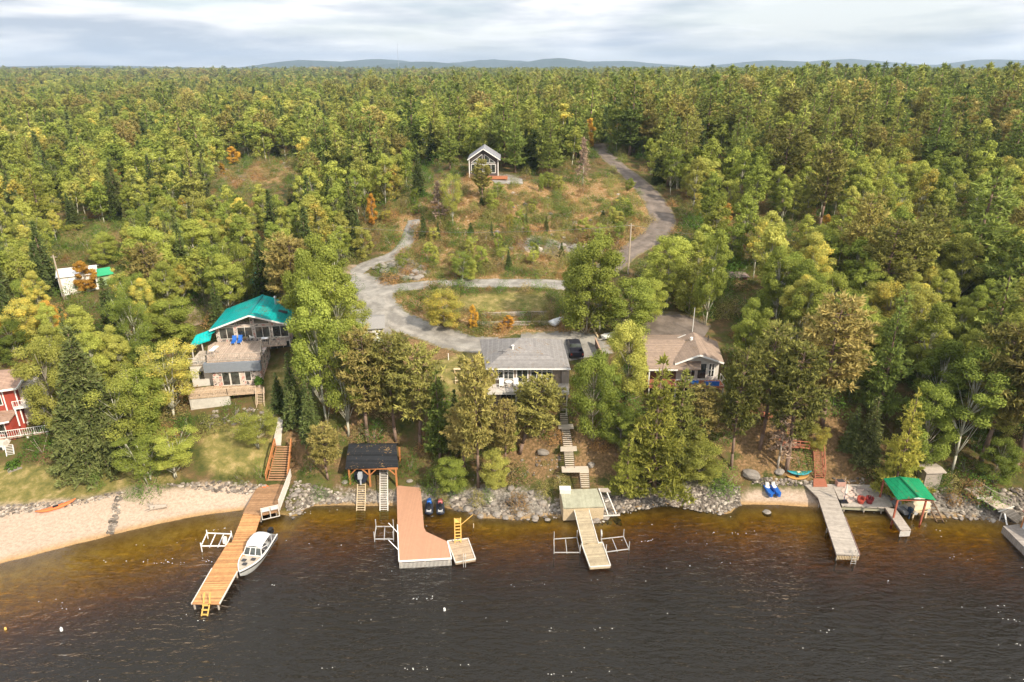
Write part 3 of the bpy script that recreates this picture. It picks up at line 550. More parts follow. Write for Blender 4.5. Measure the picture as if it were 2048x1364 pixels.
def railing(root, pts, h, m, posts=1.6, rails=(1.0, .5), name='railing', wd=.07, closed=False, pick=0):
    b = MB(); pts = [Vector(p) for p in pts]
    for p, q in zip(pts[:-1], pts[1:]):
        k = max(1, round((q - p).length / posts))
        for i in range(k + 1): r = p.lerp(q, i / k); b.bar(r, r + Vector((0,0,h)), wd)
        for f in rails: b.bar(p + Vector((0,0,h*f)), q + Vector((0,0,h*f)), wd * .8, wd)
        if pick:
            kk = int((q - p).length / pick)
            for i in range(kk): r = p.lerp(q, (i + .5) / kk); b.bar(r + Vector((0,0,.1)), r + Vector((0,0,h)), .03)
    return b.build(name, m, root)
def window(root, o, yaw, a0, a1, z0, z1, b=0.0, fm=None, mull=(), bars=(), fw=.09, name='window', lbl=None):
    # frame stands 4 cm proud of the wall plane b (front faces -b direction)
    fm = fm or WHITE; f = MB(o, yaw)
    f.box(a0 - fw, a1 + fw, b - .06, b - .003, z0 - fw, z0).box(a0 - fw, a1 + fw, b - .06, b - .003, z1, z1 + fw).box(a0 - fw, a0, b - .06, b - .003, z0, z1).box(a1, a1 + fw, b - .06, b - .003, z0, z1)
    for u in mull: x = a0 + (a1 - a0) * u; f.box(x - .035, x + .035, b - .055, b - .003, z0, z1)
    for u in bars: z = z0 + (z1 - z0) * u; f.box(a0, a1, b - .05, b - .003, z - .03, z + .03)
    fo = f.build(name, fm, root); MB(o, yaw).box(a0, a1, b - .03, b - .004, z0, z1).build('pane', glass(), fo); return fo
def piles(root, pts, ztop, r=.09, m=None, name='pile'):
    for p in pts: MB().tube((p[0], p[1], min(ztop - .3, float(H(p[0], p[1])) - .3)), (p[0], p[1], ztop), r, r, 8).build(name, m or GRAYWOOD, root)

# ================================================ long cedar dock with stairs
c0 = P(411, 1208, .9)
d1 = thing('wooden_dock', 'long honey coloured plank dock running out past the moored motorboat', 'dock', (c0.x, c0.y, 0))
ax = (P(505, 1026, .9) - P(411, 1208, .9)).normalized()
PK1 = planks('cedar_planks', (.50, .255, .105, 1), ax, .15, tone=.30, dark=.4)
main = [(383,1207),(439,1208),(476,1141),(510,1067),(522,1031),(487,1027),(463,1085),(456,1085),(424,1136)]
MB().slab([P(a, b, .9) for a, b in main], .12).build('deck', PK1, d1)
plat = [(486,1026),(523,1030),(558,1022),(577,963),(520,963)]
MB().slab([P(a, b, .94) for a, b in plat], .12).build('platform', planks('cedar_platform', (.35, .20, .105, 1), ax, .15, tone=.2), d1)
MB().bar(P(383,1208,.86), P(424,1137,.86), .09, .16).build('edge_trim', OFFW, d1); MB().bar(P(439,1208,.86), P(475,1143,.86), .09, .16).build('edge_trim', OFFW, d1)
piles(d1, [P(a, b, .9) for a, b in ((387,1203),(435,1204),(426,1137),(472,1141),(460,1086),(506,1068),(490,1028),(520,1030),(552,1020),(524,968),(572,967))], .80)
s1 = thing('wooden_stairs', 'wide brown wooden staircase climbing from the long plank dock to the lawn', 'stairs', tuple(P(555, 963, .94)))
bl, br, tl, tr_ = P(535,963,.96), P(575,963,.96), P(553,892,3.75), P(582,892,3.75)
STM = planks('stair_planks', (.42, .24, .13, 1), (1, 0, 0), 3.0, gap=0.0, tone=.1)
stairs(s1, bl, br, tl, tr_, 15, STM, TIMB, gap=.93)
for a, b in ((bl, tl), (br, tr_)):
    a = a + (a - (bl + br) / 2).normalized() * .12; b = b + (b - (tl + tr_) / 2).normalized() * .12; m_ = MB(); 
    for i in range(4): q = a.lerp(b, i / 3); m_.bar(q, q + Vector((0,0,1.05)), .11)
    m_.bar(a + Vector((0,0,1.02)), b + Vector((0,0,1.05)), .14, .16).bar(a + Vector((0,0,.5)), b + Vector((0,0,.5)), .05, .12).build('handrail', TIMB, s1)
fp = MB().slab([P(545,890,3.82),P(562,890,3.82),P(566,835,5.9),P(556,835,5.9)], .1)
foot = fp.build('footpath', CONC); tag(foot, kind='structure')
lr = thing('lattice_screen', 'white slatted screen standing along the platform edge beside the stairs', 'screen', tuple(P(575, 980, .94)))
pa, pb = P(560,1020,.94), P(583,958,.94); mm = MB()
for i in range(26): q = pa.lerp(pb, i / 25); mm.bar(q + Vector((0,0,.05)), q + Vector((0,0,1.35)), .09, .03)
mm.build('slat', OFFW, lr); fm_ = MB()
for i in range(4): q = pa.lerp(pb, i / 3); fm_.bar(q, q + Vector((0,0,1.42)), .09)
fm_.bar(pa + Vector((0,0,1.36)), pb + Vector((0,0,1.36)), .07).bar(pa + Vector((0,0,.12)), pb + Vector((0,0,.12)), .07).build('frame', OFFW, lr)
bn_ = thing('dock_bench', 'grey two seat bench with white rails at the platform corner', 'bench', tuple(P(540, 1026, .94)))
ya = frame_of(P(523,1030,.94), P(558,1022,.94)); bo = P(523,1032,.94); BL_ = (P(558,1022,.94) - P(523,1030,.94)).length
for k in (0, 1): MB(bo, ya).box(.1 + k * BL_ / 2, BL_ / 2 - .05 + k * BL_ / 2, .02, .5, .40, .46).build('seat', GRAYWOOD, bn_); MB(bo, ya).box(.1 + k * BL_ / 2, BL_ / 2 - .05 + k * BL_ / 2, -.06, 0, .5, .95).build('backrest', mat('bench_grey', (.55, .56, .58, 1), .6), bn_)
fb = MB(bo, ya)
for x in (.04, BL_ / 2, BL_): fb.box(x - .04, x + .04, -.12, -.04, -.5, 1.0).box(x - .04, x + .04, .42, .5, 0, .42)
fb.box(0, BL_ + .04, -.13, -.06, .98, 1.06).box(0, BL_ + .04, -.13, -.06, -.5, -.42).build('frame', OFFW, bn_)
sl = thing('swim_ladder', 'yellow wooden swim ladder dipping into the water at the cedar dock end', 'ladder', tuple(P(411, 1208, .9)))
a1, a2 = P(405,1207,1.0), P(417,1207,1.0); dn = Vector((-.12, -1.1, -1.75))
for a in (a1, a2): MB().bar(a + dn, a + Vector((.05,.25,0)), .10, .06).bar(a + Vector((.03,.1,0)), a + Vector((.1,.5,.85)), .1, .06).build('rail', YELW, sl)
for i in range(5): q = dn * (i + .4) / 5; MB().bar(a1 + q, a2 + q, .05, .16).build('rung', YELW, sl)
def boat_lift(name, label, pts, z, hpost, m, r=.05, cross=2, group=None, wheel=None, low=.15):
    # pts: four corner pixels on the water (front-left, front-right, back-right, back-left)
    c = [P(a, b, z) for a, b in pts]; t_ = thing(name, label, 'boat lift', tuple((c[0] + c[2]) / 2), group)
    for q in c: MB().tube((q.x, q.y, float(H(q.x, q.y)) - .2), (q.x, q.y, hpost), r, r, 8).build('post', m, t_)
    b = MB()
    for i in range(4): b.bar(Vector((c[i].x, c[i].y, z)), Vector((c[(i+1)%4].x, c[(i+1)%4].y, z)), r * 1.7)
    b.build('frame', m, t_)
    for k in range(cross): u = (k + 1) / (cross + 1); MB().bar(c[0].lerp(c[1], u) + Vector((0,0,-low)), c[3].lerp(c[2], u) + Vector((0,0,-low)), r * 1.6).build('bunk', m, t_)
    if wheel is not None:
        q = c[wheel]; MB().tube((q.x - .06, q.y, z + .75), (q.x + .06, q.y, z + .75), .42, .42, 16).build('winch_wheel', m, t_)
    return t_
boat_lift('boat_lift', 'white framed empty boat lift in shallow water beside the cedar dock', [(402,1092),(452,1092),(463,1068),(414,1066)], .75, 1.15, WHITE, .055, 2, wheel=1)
# motorboat --------------------------------------------------------
def hull(L_, Bm, Hh, keel=.35, n=13, k=9, tr=.8, thick=.06, floor=.25):
    outer = []; inner = []; sheer = []
    for i in range(n):
        u = i / (n - 1); b = Bm / 2 * (1 if u < .5 else max(.03, (1 - ((u - .5) / .5) ** 2.4))) * (tr + (1 - tr) * min(1, u * 2.2)); zg = Hh * (1 + .28 * u ** 2.2); zk = -keel + (keel + Hh * .55) * max(0, (u - .72) / .28) ** 2
        ro = []; ri = []
        for j in range(k):
            a = -1 + 2 * j / (k - 1); s_ = abs(a) ** .55 if abs(a) < .999 else 1; zz = zk + (zg - zk) * abs(a) ** 2.1
            ro.append((math.copysign(b * s_, a), u * L_, zz)); ri.append((math.copysign(max(.0, b - thick) * s_, a), u * L_ * .985 + .03, max(zz, floor if abs(a) < .9 else zz)))
        outer.append(ro); inner.append(ri); sheer.append((b, u * L_, zg))
    return outer, inner, sheer
def hull_part(o, outer, inner, m, root, name='hull'):
    b = MB(); b.o = Vector(o); b.loft(outer, cap=True, closed=False); b.loft(inner, cap=True, closed=False); n = len(outer)
    for e in (0, -1):
        for i in range(n - 1): b.add([outer[i][e], outer[i+1][e], inner[i+1][e], inner[i][e]], [(0,1,2,3)])
    return b.build(name, m, root, recalc=False)
mb_ = thing('motorboat', 'silver aluminium motorboat with a white canopy moored at the cedar dock', 'boat', (0, 0, 0))
o_, i_, sh_ = hull(6.4, 2.35, .75, keel=.4); HM = mat('boat_aluminium', (.50, .50, .48, 1), .45, .3, var=.1)
hull_part((0,0,0), o_, i_, HM, mb_)
rub = MB()
for i in range(12):
    for s_ in (-1, 1): a, b = sh_[i], sh_[i + 1]; rub.bar((s_ * (a[0] - .02), a[1], a[2] + .03), (s_ * (b[0] - .02), b[1], b[2] + .03), .10, .07)
rub.build('gunwale', WHITE, mb_); st_ = MB()
for i in range(12):
    for s_ in (-1, 1): a, b = sh_[i], sh_[i + 1]; st_.bar((s_ * (a[0] + .004), a[1], a[2] - .16), (s_ * (b[0] + .004), b[1], b[2] - .16), .03, .12)
st_.build('hull_stripe', BLACK, mb_)
fd = MB(); fd.slab([(-.98, 3.75, .83), (.98, 3.75, .83), (.80, 4.9, .90), (.42, 5.8, .98), (0, 6.2, 1.02), (-.42, 5.8, .98), (-.80, 4.9, .90)], .06).build('foredeck', mat('camo_deck', (.42, .36, .29, 1), .8, var=.45, scale=2.2), mb_)
for x, y in ((-.45, 4.4), (.4, 4.7), (0, 5.3)): MB().box(x - .22, x + .22, y - .18, y + .18, .90 + (y - 4.4) * .1, .97 + (y - 4.4) * .1).build('hatch', DARKM, mb_)
ws = MB(); ws.slab([(-1.0, 3.75, .85), (1.0, 3.75, .85), (.85, 3.35, 1.5), (-.85, 3.35, 1.5)], .03).build('windscreen', glass(), mb_)
wf = MB()
for x in (-1.0, -.33, .33, 1.0): wf.bar((x, 3.77, .86), (x * .85, 3.35, 1.53), .06)
wf.bar((-.86, 3.35, 1.53), (.86, 3.35, 1.53), .07).bar((-1.0, 3.78, .86), (1.0, 3.78, .86), .06)
for s_ in (-1, 1): wf.bar((s_ * 1.0, 3.75, .86), (s_ * 1.08, 2.6, .86), .05).bar((s_ * .86, 3.35, 1.5), (s_ * 1.05, 2.6, 1.35), .05)
wf.build('windscreen_frame', WHITE, mb_)
rings = []
for y, z, w_ in ((1.15, 1.88, .86), (1.5, 2.0, .9), (2.2, 2.06, .92), (2.9, 2.0, .92), (3.35, 1.75, .88)): rings.append([(x * w_, y, z - .22 * abs(x) ** 2.5) for x in (-1, -.85, -.5, 0, .5, .85, 1)] + [(x * w_, y, z - .22 * abs(x) ** 2.5 - .03) for x in (1, .85, .5, 0, -.5, -.85, -1)])
MB().loft(rings).build('canopy', CANVAS, mb_, smooth=True)
for s_ in (-1, 1):
    for a_, b_ in (((.86, 1.15, 1.65), (1.05, 1.5, .8)), ((.9, 2.2, 1.83), (1.05, 2.0, .8)), ((.86, 3.3, 1.5), (1.05, 2.8, .8))): MB().bar((s_ * a_[0], a_[1], a_[2]), (s_ * b_[0], b_[1], b_[2]), .04).build('canopy_strut', ALU, mb_)
for s_ in (-1, 1): MB().box(s_ * .5 - .25, s_ * .5 + .25, 2.2, 2.65, .3, .72).box(s_ * .5 - .25, s_ * .5 + .25, 2.1, 2.2, .5, 1.15).build('seat', mat('seat_vinyl', (.09, .09, .1, 1), .5), mb_)
MB().box(-1.0, 1.0, .12, .75, .3, .68).build('rear_deck', mat('deck_carpet', (.12, .11, .11, 1), .9), mb_)
ob = MB(); ob.loft([[(x * .22, -.30 + y * .3, z) for x, y in ((-1,-1),(1,-1),(1,1),(-1,1))] for z in (.55, 1.15)]).box(-.09, .09, -.38, -.18, -.5, .56).build('outboard', BLACK, mb_)
bow, stn = P(496, 1136, .2), P(540, 1076, .2); bd = bow - stn; mb_.location = (stn.x, stn.y, .05); mb_.rotation_euler = (0, 0, math.atan2(bd.y, bd.x) - R(90))
ds = thing('orange_towel', 'small orange towel lying on the plank platform by the stair foot', 'towel', tuple(P(528, 972, .96)))
_q = [P(520,968,.975), P(526,976,.97), P(537,973,.975), P(530,966,.985)]; MB().slab([q + Vector((0, 0, .03 * (i % 2))) for i, q in enumerate(_q)], .03).build('cloth', ORNG, ds)
# beach things ------------------------------------------------------
def kayak(name, label, A, B, wd, m, cat='kayak', z=.35, group=None, m2=None, up=True):
    A, B = Vector(A), Vector(B); L_ = (B - A).length; yaw = math.degrees(math.atan2((B - A).y, (B - A).x)); t_ = thing(name, label, cat, tuple(A), group); rs_ = []
    pit = math.atan2(B.z - A.z, L_)
    for i in range(15):
        u = i / 14; b = wd / 2 * max(.03, math.sin(math.pi * u)) ** .62; zz = .30 * abs(2 * u - 1) ** 3; h = .30 * max(.15, math.sin(math.pi * u)) ** .5
        rs_.append([(u * L_, b * math.cos(a), zz + u * (B.z - A.z) + .2 + (h * .75 if math.sin(a) < 0 else h * .42) * math.sin(a)) for a in [k * math.pi / 5 for k in range(10)]])
    k_ = MB(A, yaw); k_.loft(rs_).build('hull', m, t_, smooth=True)
    MB(A, yaw).box(L_ * .42, L_ * .56, -wd * .22, wd * .22, .27 + .5 * (B.z - A.z), .36 + .5 * (B.z - A.z)).build('cockpit', m2 or BLACK, t_); return t_
kayak('kayak', 'orange kayak lying along the stone edge of the sandy beach', T(72, 1030), T(153, 1004), .8, ORNG)
def rock_mesh(seed, sx, sy, sz, n=2):
    import bmesh
    bm = bmesh.new(); bmesh.ops.create_icosphere(bm, subdivisions=n, radius=1); rn = random.Random(seed); ph = [rn.uniform(0, 6) for _ in range(6)]
    for v in bm.verts:
        c = v.co.copy(); f = 1 + .16 * math.sin(c.x * 2.3 + ph[0]) + .13 * math.sin(c.y * 3.1 + ph[1]) + .12 * math.sin(c.z * 3.7 + ph[2]) + rn.uniform(-.06, .06); v.co = Vector((c.x * sx * f, c.y * sy * f, c.z * sz * f))
    me = bpy.data.meshes.new('boulder'); bm.to_mesh(me); bm.free(); me.materials.append(ROCKM); return me
RM_ = [rock_mesh(i, 1, .8, .62, 2) for i in range(6)]; _rr = random.Random(3)
def boulder(px, py, s, label, group=None, z=None):
    q = T(px, py) if z is None else P(px, py, z); me = RM_[_rr.randrange(6)]; o = bpy.data.objects.new('boulder', me); COL.objects.link(o); o.location = (q.x, q.y, q.z + s * .12); o.scale = (s, s, s * _rr.uniform(.8, 1.1)); o.rotation_euler = (0, 0, _rr.uniform(0, 6)); tag(o, label, 'boulder', group)
for i, (a, b, s) in enumerate([(1210,1000,.62),(1205,1018,.5),(1048,1000,.6),(1022,978,.5),(1030,998,.45),(1040,1028,.62),(985,1008,.4),(993,1030,.5),(1078,1026,.45),(1085,1005,.5),(1062,985,.4),(935,1018,.5),(905,1000,.45),(1070,1038,.5),(1095,1042,.4),(960,1034,.45),(1010,1036,.4),(918,985,.4)]):
    boulder(a, b, s, 'grey granite boulder on the shore between the jet skis and the square deck', 'granite boulders between the jet skis and the square deck')
for i, (a, b, s) in enumerate([(1195,1022,.5),(1208,1035,.55),(1222,1030,.45),(1190,1040,.5),(1235,1015,.4)]):
    boulder(a, b, s, 'pale boulder heaped against the water end of the square deck', 'boulders heaped beside the square deck')
for a, b, s, l in [(1532,1028,.6,'brown boulder standing alone in the shallow water off the small cove'),(1088,906,.75,'pale flat boulder on the slope beside the grey hillside steps'),(1183,930,.5,'grey boulder by the widest landing of the hillside steps'),(1558,944,.7,'white boulder on the bank above the blue pedal boat'),(1505,952,1.1,'large grey boulder at the corner of the small cove'),(590,990,.5,'white boulder among stones beside the slatted screen'),(598,982,.4,'round pale boulder on the bank beside the slatted screen'),(1905,998,.8,'pale boulder on the grass between the green roofed shelter and the gangway'),(690,965,.4,'boulder beside the black roofed boat shed post'),(820,962,.4,'boulder at the landward end of the brown composite dock'),(690,1000,.4,'stone at the foot of the boat shed rails')]: boulder(a, b, s, l)
for i in range(26):
    boulder(790 + _rr.uniform(-38, 62), 542 + _rr.uniform(-22, 18), _rr.uniform(.45, .95), 'grey blasted rock in the pile beside the gravel road junction', 'blasted rocks piled beside the gravel road')
for i in range(12): boulder(1150 + _rr.uniform(-30, 70), 498 + _rr.uniform(-8, 14), _rr.uniform(.5, 1.1), 'grey rock on the brushy slope in front of the utility pole', 'rocks on the brushy slope below the cabin')
# small shore stones nobody could count
def scatter_rocks(name, zones, seed):
    rs = np.random.RandomState(seed); import bmesh
    base = []
    for k in range(5):
        bm = bmesh.new(); bmesh.ops.create_icosphere(bm, subdivisions=1, radius=1); vs = np.array([v.co[:] for v in bm.verts]) * (1 + rs.uniform(-.22, .22, (len(bm.verts), 1))) * (1, .8, .6); fs = np.array([[v.index for v in f.verts] for f in bm.faces]); bm.free(); base.append((vs, fs))
    V = []; F = []; Tn = []; off = 0
    for poly, n, s0, s1 in zones:
        pp = np.array(poly, float); cnt = 0; lo, hi = pp.min(0), pp.max(0); k = 0
        while cnt < n and k < n * 12:
            k += 1; px, py = rs.uniform(lo[0], hi[0]), rs.uniform(lo[1], hi[1])
            if not in_poly(np.array([px]), np.array([py]), poly)[0]: continue
            q = T(px, py); s = s0 + (s1 - s0) * rs.uniform() ** 2.5; v, f = base[rs.randint(5)]; a = rs.uniform(0, 6.28); c, s_ = math.cos(a), math.sin(a); w_ = v @ np.array([[c, s_, 0], [-s_, c, 0], [0, 0, 1]]) * s + (q.x, q.y, q.z + s * .1)
            V.append(w_); F.append(f + off); off += len(v); Tn.append(np.full(len(v), rs.uniform())); cnt += 1
    V = np.vstack(V); F = np.vstack(F); me = bpy.data.meshes.new(name); me.from_pydata(V.tolist(), [], F.tolist()); add_attr(me, 'tint', np.concatenate(Tn))
    m, t, p = newmat('shore_stone'); c = t.ramp(t.attr('tint').outputs['Fac'], [(0, (.08, .065, .05)), (.35, (.17, .14, .115)), (.75, (.28, .235, .19)), (1, (.48, .42, .35))]); t.L.new(c, p.inputs['Base Color']); p.inputs['Roughness'].default_value = .9; me.materials.append(m)
    o = bpy.data.objects.new(name, me); COL.objects.link(o); tag(o, kind='stuff')
scatter_rocks('shore_stones', [([(1215,985),(1290,975),(1480,972),(1480,1010),(1440,1030),(1330,1012),(1240,1028)], 2300, .08, .32), ([(860,995),(1120,995),(1125,1040),(1060,1046),(930,1026)], 340, .07, .45),
    ([(590,960),(680,985),(690,1004),(620,1012),(585,1040),(570,1010)], 420, .10, .36), ([(0,1012),(160,1000),(235,983),(238,990),(160,1010),(70,1022),(0,1036)], 420, .08, .25), ([(232,985),(246,985),(228,1068),(214,1068)], 130, .1, .3),
    ([(330,968),(500,962),(540,975),(500,990),(360,975)], 260, .1, .34), ([(1510,955),(1640,962),(1640,972),(1500,970)], 220, .1, .3), ([(1180,1015),(1240,1020),(1240,1050),(1170,1050)], 140, .12, .4),
    ([(1850,975),(2080,975),(2120,1050),(1850,1036)], 480, .12, .45), ([(430,820),(500,815),(560,830),(480,850),(400,850)], 120, .1, .35), ([(700,980),(790,980),(790,1008),(700,1008)], 120, .1, .26), ([(1665,955),(1730,955),(1730,985),(1690,990)], 60, .1, .3), ([(960,385),(1240,380),(1260,470),(980,520)], 90, .25, .9), ([(450,330),(600,325),(600,350),(450,370)], 30, .3, 1.0), ([(940,940),(1120,900),(1120,960),(950,975)], 60, .12, .3)], 8)
dw = thing('driftwood_stump', 'tangled grey driftwood stump on the sand near the water edge', 'stump', tuple(T(318, 1018)))
b_ = MB(); q0 = T(318, 1020); rn = random.Random(2)
b_.tube(q0 + Vector((-.9, 0, .3)), q0 + Vector((.9, .2, .45)), .32, .2, 8)
for i in range(22): a = rn.uniform(0, 6.28); b_.tube(q0 + Vector((-.6, 0, .35)), q0 + Vector((-.8 + math.cos(a) * rn.uniform(.4, 1), math.sin(a) * .9, .2 + rn.uniform(0, .7))), .06, .02, 5)
b_.build('root', GRAYWOOD, dw)
# ================================================ boat shed with rails
SZ = 3.55; o = P(697, 960, .9); yr = P(795, 958, .9)
bs = thing('boat_shed', 'open timber boat shed with a black shingle roof by the shore', 'boat shed', tuple(P(745, 965, 1.0)))
fl_, fr_ = P(690, 937, SZ - .1), P(797, 934, SZ - .1); depth_ = P(745, 888, SZ + .9).y - fl_.y
bl_, br_ = Vector((P(697, 888, SZ + .9).x, fl_.y + depth_, SZ + .9)), Vector((P(793, 886, SZ + .9).x, fl_.y + depth_, SZ + .9))
MB().slab([fl_, fr_, br_, bl_], .12).slab([bl_, br_, br_ + Vector((0, 1.6, -.8)), bl_ + Vector((0, 1.6, -.8))], .12).build('roof', mat_bands('black_shingles', (.022, .024, .028, 1), (0, 1, 0), .32, litter=.06, gap=.15, dark=.5, tone=.3, rough=.9), bs)
yf = fl_.y + .35; xs_ = [fl_.x + .35, P(742, 965, 1.0).x, fr_.x - .35]
for x in xs_:
    for y in (yf, yf + 3.2): MB().bar((x, y, float(H(x, y)) - .3), (x, y, SZ - .2 + (y - yf) * .28), .20).build('post', TIMB, bs)
MB().bar((fl_.x + .1, yf, SZ - .28), (fr_.x - .1, yf, SZ - .28), .18, .26).build('beam', TIMB, bs)
br2 = MB()
for i, x in enumerate(xs_):
    for s_ in ((1,), (-1, 1), (-1,))[i]: br2.bar((x, yf, SZ - 1.3), (x + s_ * .85, yf, SZ - .42), .12)
br2.build('brace', TIMB, bs)
MB().box(xs_[0], xs_[1], yf + 3.2, yf + 3.3, .8, SZ + .4).box(xs_[0] - .05, xs_[0], yf + .2, yf + 3.2, 1.2, SZ).build('back_wall', DARKM, bs)
def rails(name, label, px0, px1, pyb, xe0, xe1, pye, z0, z1, m, n, group=None):
    # marine railway: two rails with cross ties from the bank down into the water
    A0, A1 = P(px0, pyb, z1), P(px1, pyb, z1); B0, B1 = P(xe0, pye, z0), P(xe1, pye, z0); t_ = thing(name, label, 'marine railway', tuple(A0), group)
    for a, b in ((A0, B0), (A1, B1)): MB().bar(a, b, .09, .12).build('rail', m, t_)
    for i in range(n): u = (i + .5) / n; MB().bar(A0.lerp(B0, u) + Vector((0,0,.05)), A1.lerp(B1, u) + Vector((0,0,.05)), .08, .05).build('tie', m, t_)
    return t_
rails('marine_railway', 'pale marine railway running from the moored boat inside the black roofed shed', 715, 731, 968, 712, 729, 1062, -.75, .95, PALEW, 20)
rails('marine_railway', 'longer marine railway from the empty bay of the black roofed shed into the water', 760, 775, 934, 760, 776, 1040, -.5, 2.3, OFFW, 30)
sb = thing('covered_boat', 'dark covered boat with a grey outboard parked inside the timber shed', 'boat', (0, 0, 0))
o_, i_, sh_ = hull(5.2, 2.1, .8, keel=.35); hull_part((0,0,0), o_, i_, mat('navy_hull', (.02, .025, .04, 1), .4), sb)
MB().loft([[(x * (sh_[i][0] - .04), sh_[i][1], sh_[i][2] + .03 + .22 * (1 - abs(x))) for x in (-1, 0, 1)] + [(x * (sh_[i][0] - .05), sh_[i][1], sh_[i][2]) for x in (1, 0, -1)] for i in range(0, 13, 2)]).build('cover', mat('dark_tarp', (.03, .035, .045, 1), .8), sb)
MB().loft([[(x * .24, -.35 + y * .28, z) for x, y in ((-1,-1),(1,-1),(1,1),(-1,1))] for z in (.6, 1.35)]).box(-.08, .08, -.42, -.22, -.3, .62).build('outboard', mat('grey_cowling', (.38, .40, .43, 1), .4), sb)
q = P(722, 968, 1.2); sb.location = (q.x, q.y + .3, 1.45)
boat_lift('boat_lift', 'bare pipe boat lift standing between the long marine railway and the brown composite dock', [(749,1078),(787,1078),(787,1053),(752,1053)], .35, 1.3, GALV, .05, 1)
# ================================================ brown composite dock
bd_ = thing('composite_dock', 'broad L shaped brown dock with a white slatted skirt', 'dock', tuple(P(848, 1120, 0)))
BZ = .78; pix = [(798,1123),(903,1117),(895,1083),(852,1063),(848,1055),(840,960),(793,959),(795,1050)]
MB().slab([P(a, b, BZ) for a, b in pix], .14).build('deck', mat_bands('brown_composite', (.46, .25, .155, 1), (1, 0, 0), .145, gap=.07, dark=.82, tone=.04, wear=.28), bd_)
def skirt(root, a, b, ztop, zb, m, n, name='skirt', w_=.09):
    a, b = Vector(a), Vector(b); s = MB()
    for i in range(n): q = a.lerp(b, (i + .5) / n); s.bar((q.x, q.y, zb), (q.x, q.y, ztop), w_, .04)
    return s.build(name, m, root)
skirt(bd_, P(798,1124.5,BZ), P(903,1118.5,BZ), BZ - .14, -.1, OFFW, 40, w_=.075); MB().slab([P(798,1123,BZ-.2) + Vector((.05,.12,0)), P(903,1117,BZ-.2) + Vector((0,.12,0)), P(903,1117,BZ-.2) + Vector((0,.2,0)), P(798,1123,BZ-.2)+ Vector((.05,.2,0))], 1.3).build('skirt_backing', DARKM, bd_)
tr2 = MB()
for (a, b), (c, d) in zip(pix, pix[1:] + pix[:1]):
    if (a, b) in ((798,1123),(903,1117)) or (c, d) == (798,1123): tr2.bar(P(a, b, BZ - .02), P(c, d, BZ - .02), .10, .16)
tr2.build('edge_trim', WHITE, bd_)
piles(bd_, [P(a, b, BZ) for a, b in ((801,1119),(850,1116),(898,1112),(798,1060),(845,1060),(892,1085),(797,1000),(840,1000),(796,965),(836,965))], BZ - .15, .12)
for k, (a, b, c, d) in enumerate(((777,1046,797,1067), (777,1080,798,1101))):
    mp2 = thing('mooring_whip', ('upper' if k == 0 else 'lower') + ' white mooring arm sloping off the brown composite dock', 'mooring arm', tuple(P(c, d, BZ))); MB().tube(P(c, d, BZ), P(a, b, 1.5), .05, .04, 6).build('arm', WHITE, mp2)
def jetski(label, m, px, py, yaw):
    t_ = thing('jet_ski', label, 'jet ski', (0, 0, 0), 'jet skis parked side by side'); t_.scale = (.88, .88, .88); rs_ = []
    for i in range(13):
        u = i / 12; b = .56 * (1 if u < .45 else max(.06, 1 - ((u - .45) / .55) ** 2.2)); zt = .38 + .18 * u; rs_.append([(x * b, u * 3.1, z) for x, z in ((-1, zt - .1), (-.8, .05 + .3 * max(0, u - .7)), (0, -.12 + .5 * max(0, u - .7)), (.8, .05 + .3 * max(0, u - .7)), (1, zt - .1), (.75, zt), (0, zt + .05), (-.75, zt))])
    MB().loft(rs_).build('hull', mat('dark_hull', (.03, .035, .05, 1), .35), t_, smooth=True)
    MB().loft([[(x * w_, y, z) for x, z in ((-1, .42), (1, .42), (.7, h), (-.7, h))] for y, w_, h in ((.25, .22, .62), (.6, .24, .80), (1.5, .22, .78), (1.75, .18, .75))]).build('seat', BLACK, t_)
    MB().loft([[(x * w_, y, z) for x, z in ((-1, .42), (1, .42), (.75, h), (-.75, h))] for y, w_, h in ((1.7, .30, .95), (2.1, .36, .92), (2.7, .26, .72), (3.0, .10, .55))]).build('hood', m, t_, smooth=True)
    MB().bar((-.38, 1.78, 1.06), (.38, 1.78, 1.06), .06).build('handlebar', BLACK, t_); MB().box(-.3, .3, .03, .5, .44, .52).build('rear_platform', mat('grey_vinyl', (.5, .5, .5, 1), .6), t_)
    q = P(px, py, .1); t_.location = (q.x, q.y, .14); t_.rotation_euler = (0, 0, R(yaw)); return t_
jetski('blue and white jet ski beside the brown composite dock', BLUE, 858, 1030, 5)
jetski('dark jet ski with a pinkish red hood next to the blue one', mat('jet_red', (.48, .13, .13, 1), .4), 881, 1030, 6)
fl2 = thing('floating_dock', 'small square plank raft tied to the corner of the brown composite dock', 'dock', tuple(P(928, 1120, .4)))
FP = [(895,1082),(936,1077),(951,1118),(911,1125)]; axf = P(936,1077,.5) - P(951,1118,.5)
MB().slab([P(a, b, .55) for a, b in FP], .3).build('deck', planks('raft_planks', (.42, .31, .21, 1), axf, .15, tone=.2), fl2)
q4 = [P(a, b, .57) for a, b in FP]; t3 = MB()
for i in range(4): t3.bar(q4[i], q4[(i+1)%4], .1, .12)
t3.build('edge_trim', OFFW, fl2); sl3 = MB()
for s_ in (0, .5): a = P(927 + s_ * 8, 1122, .6); sl3.path([a + Vector((0,.5,0)), a + Vector((0,.4,.6)), a + Vector((0,-.1,.55)), a + Vector((0,-.25,-.6))], .03)
sl3.build('ladder', GALV, fl2)
ls = thing('wooden_lookout_ladder', 'tall yellow wooden ladder stand rising from the floating raft', 'ladder', tuple(P(918, 1086, .58)))
a1, a2, c1, c2 = P(910,1086,.58), P(922,1085,.58), P(910,1078,.58) + Vector((0,.3,0)), P(922,1077,.58) + Vector((0,.3,0)); up = Vector((0,.45,2.3))
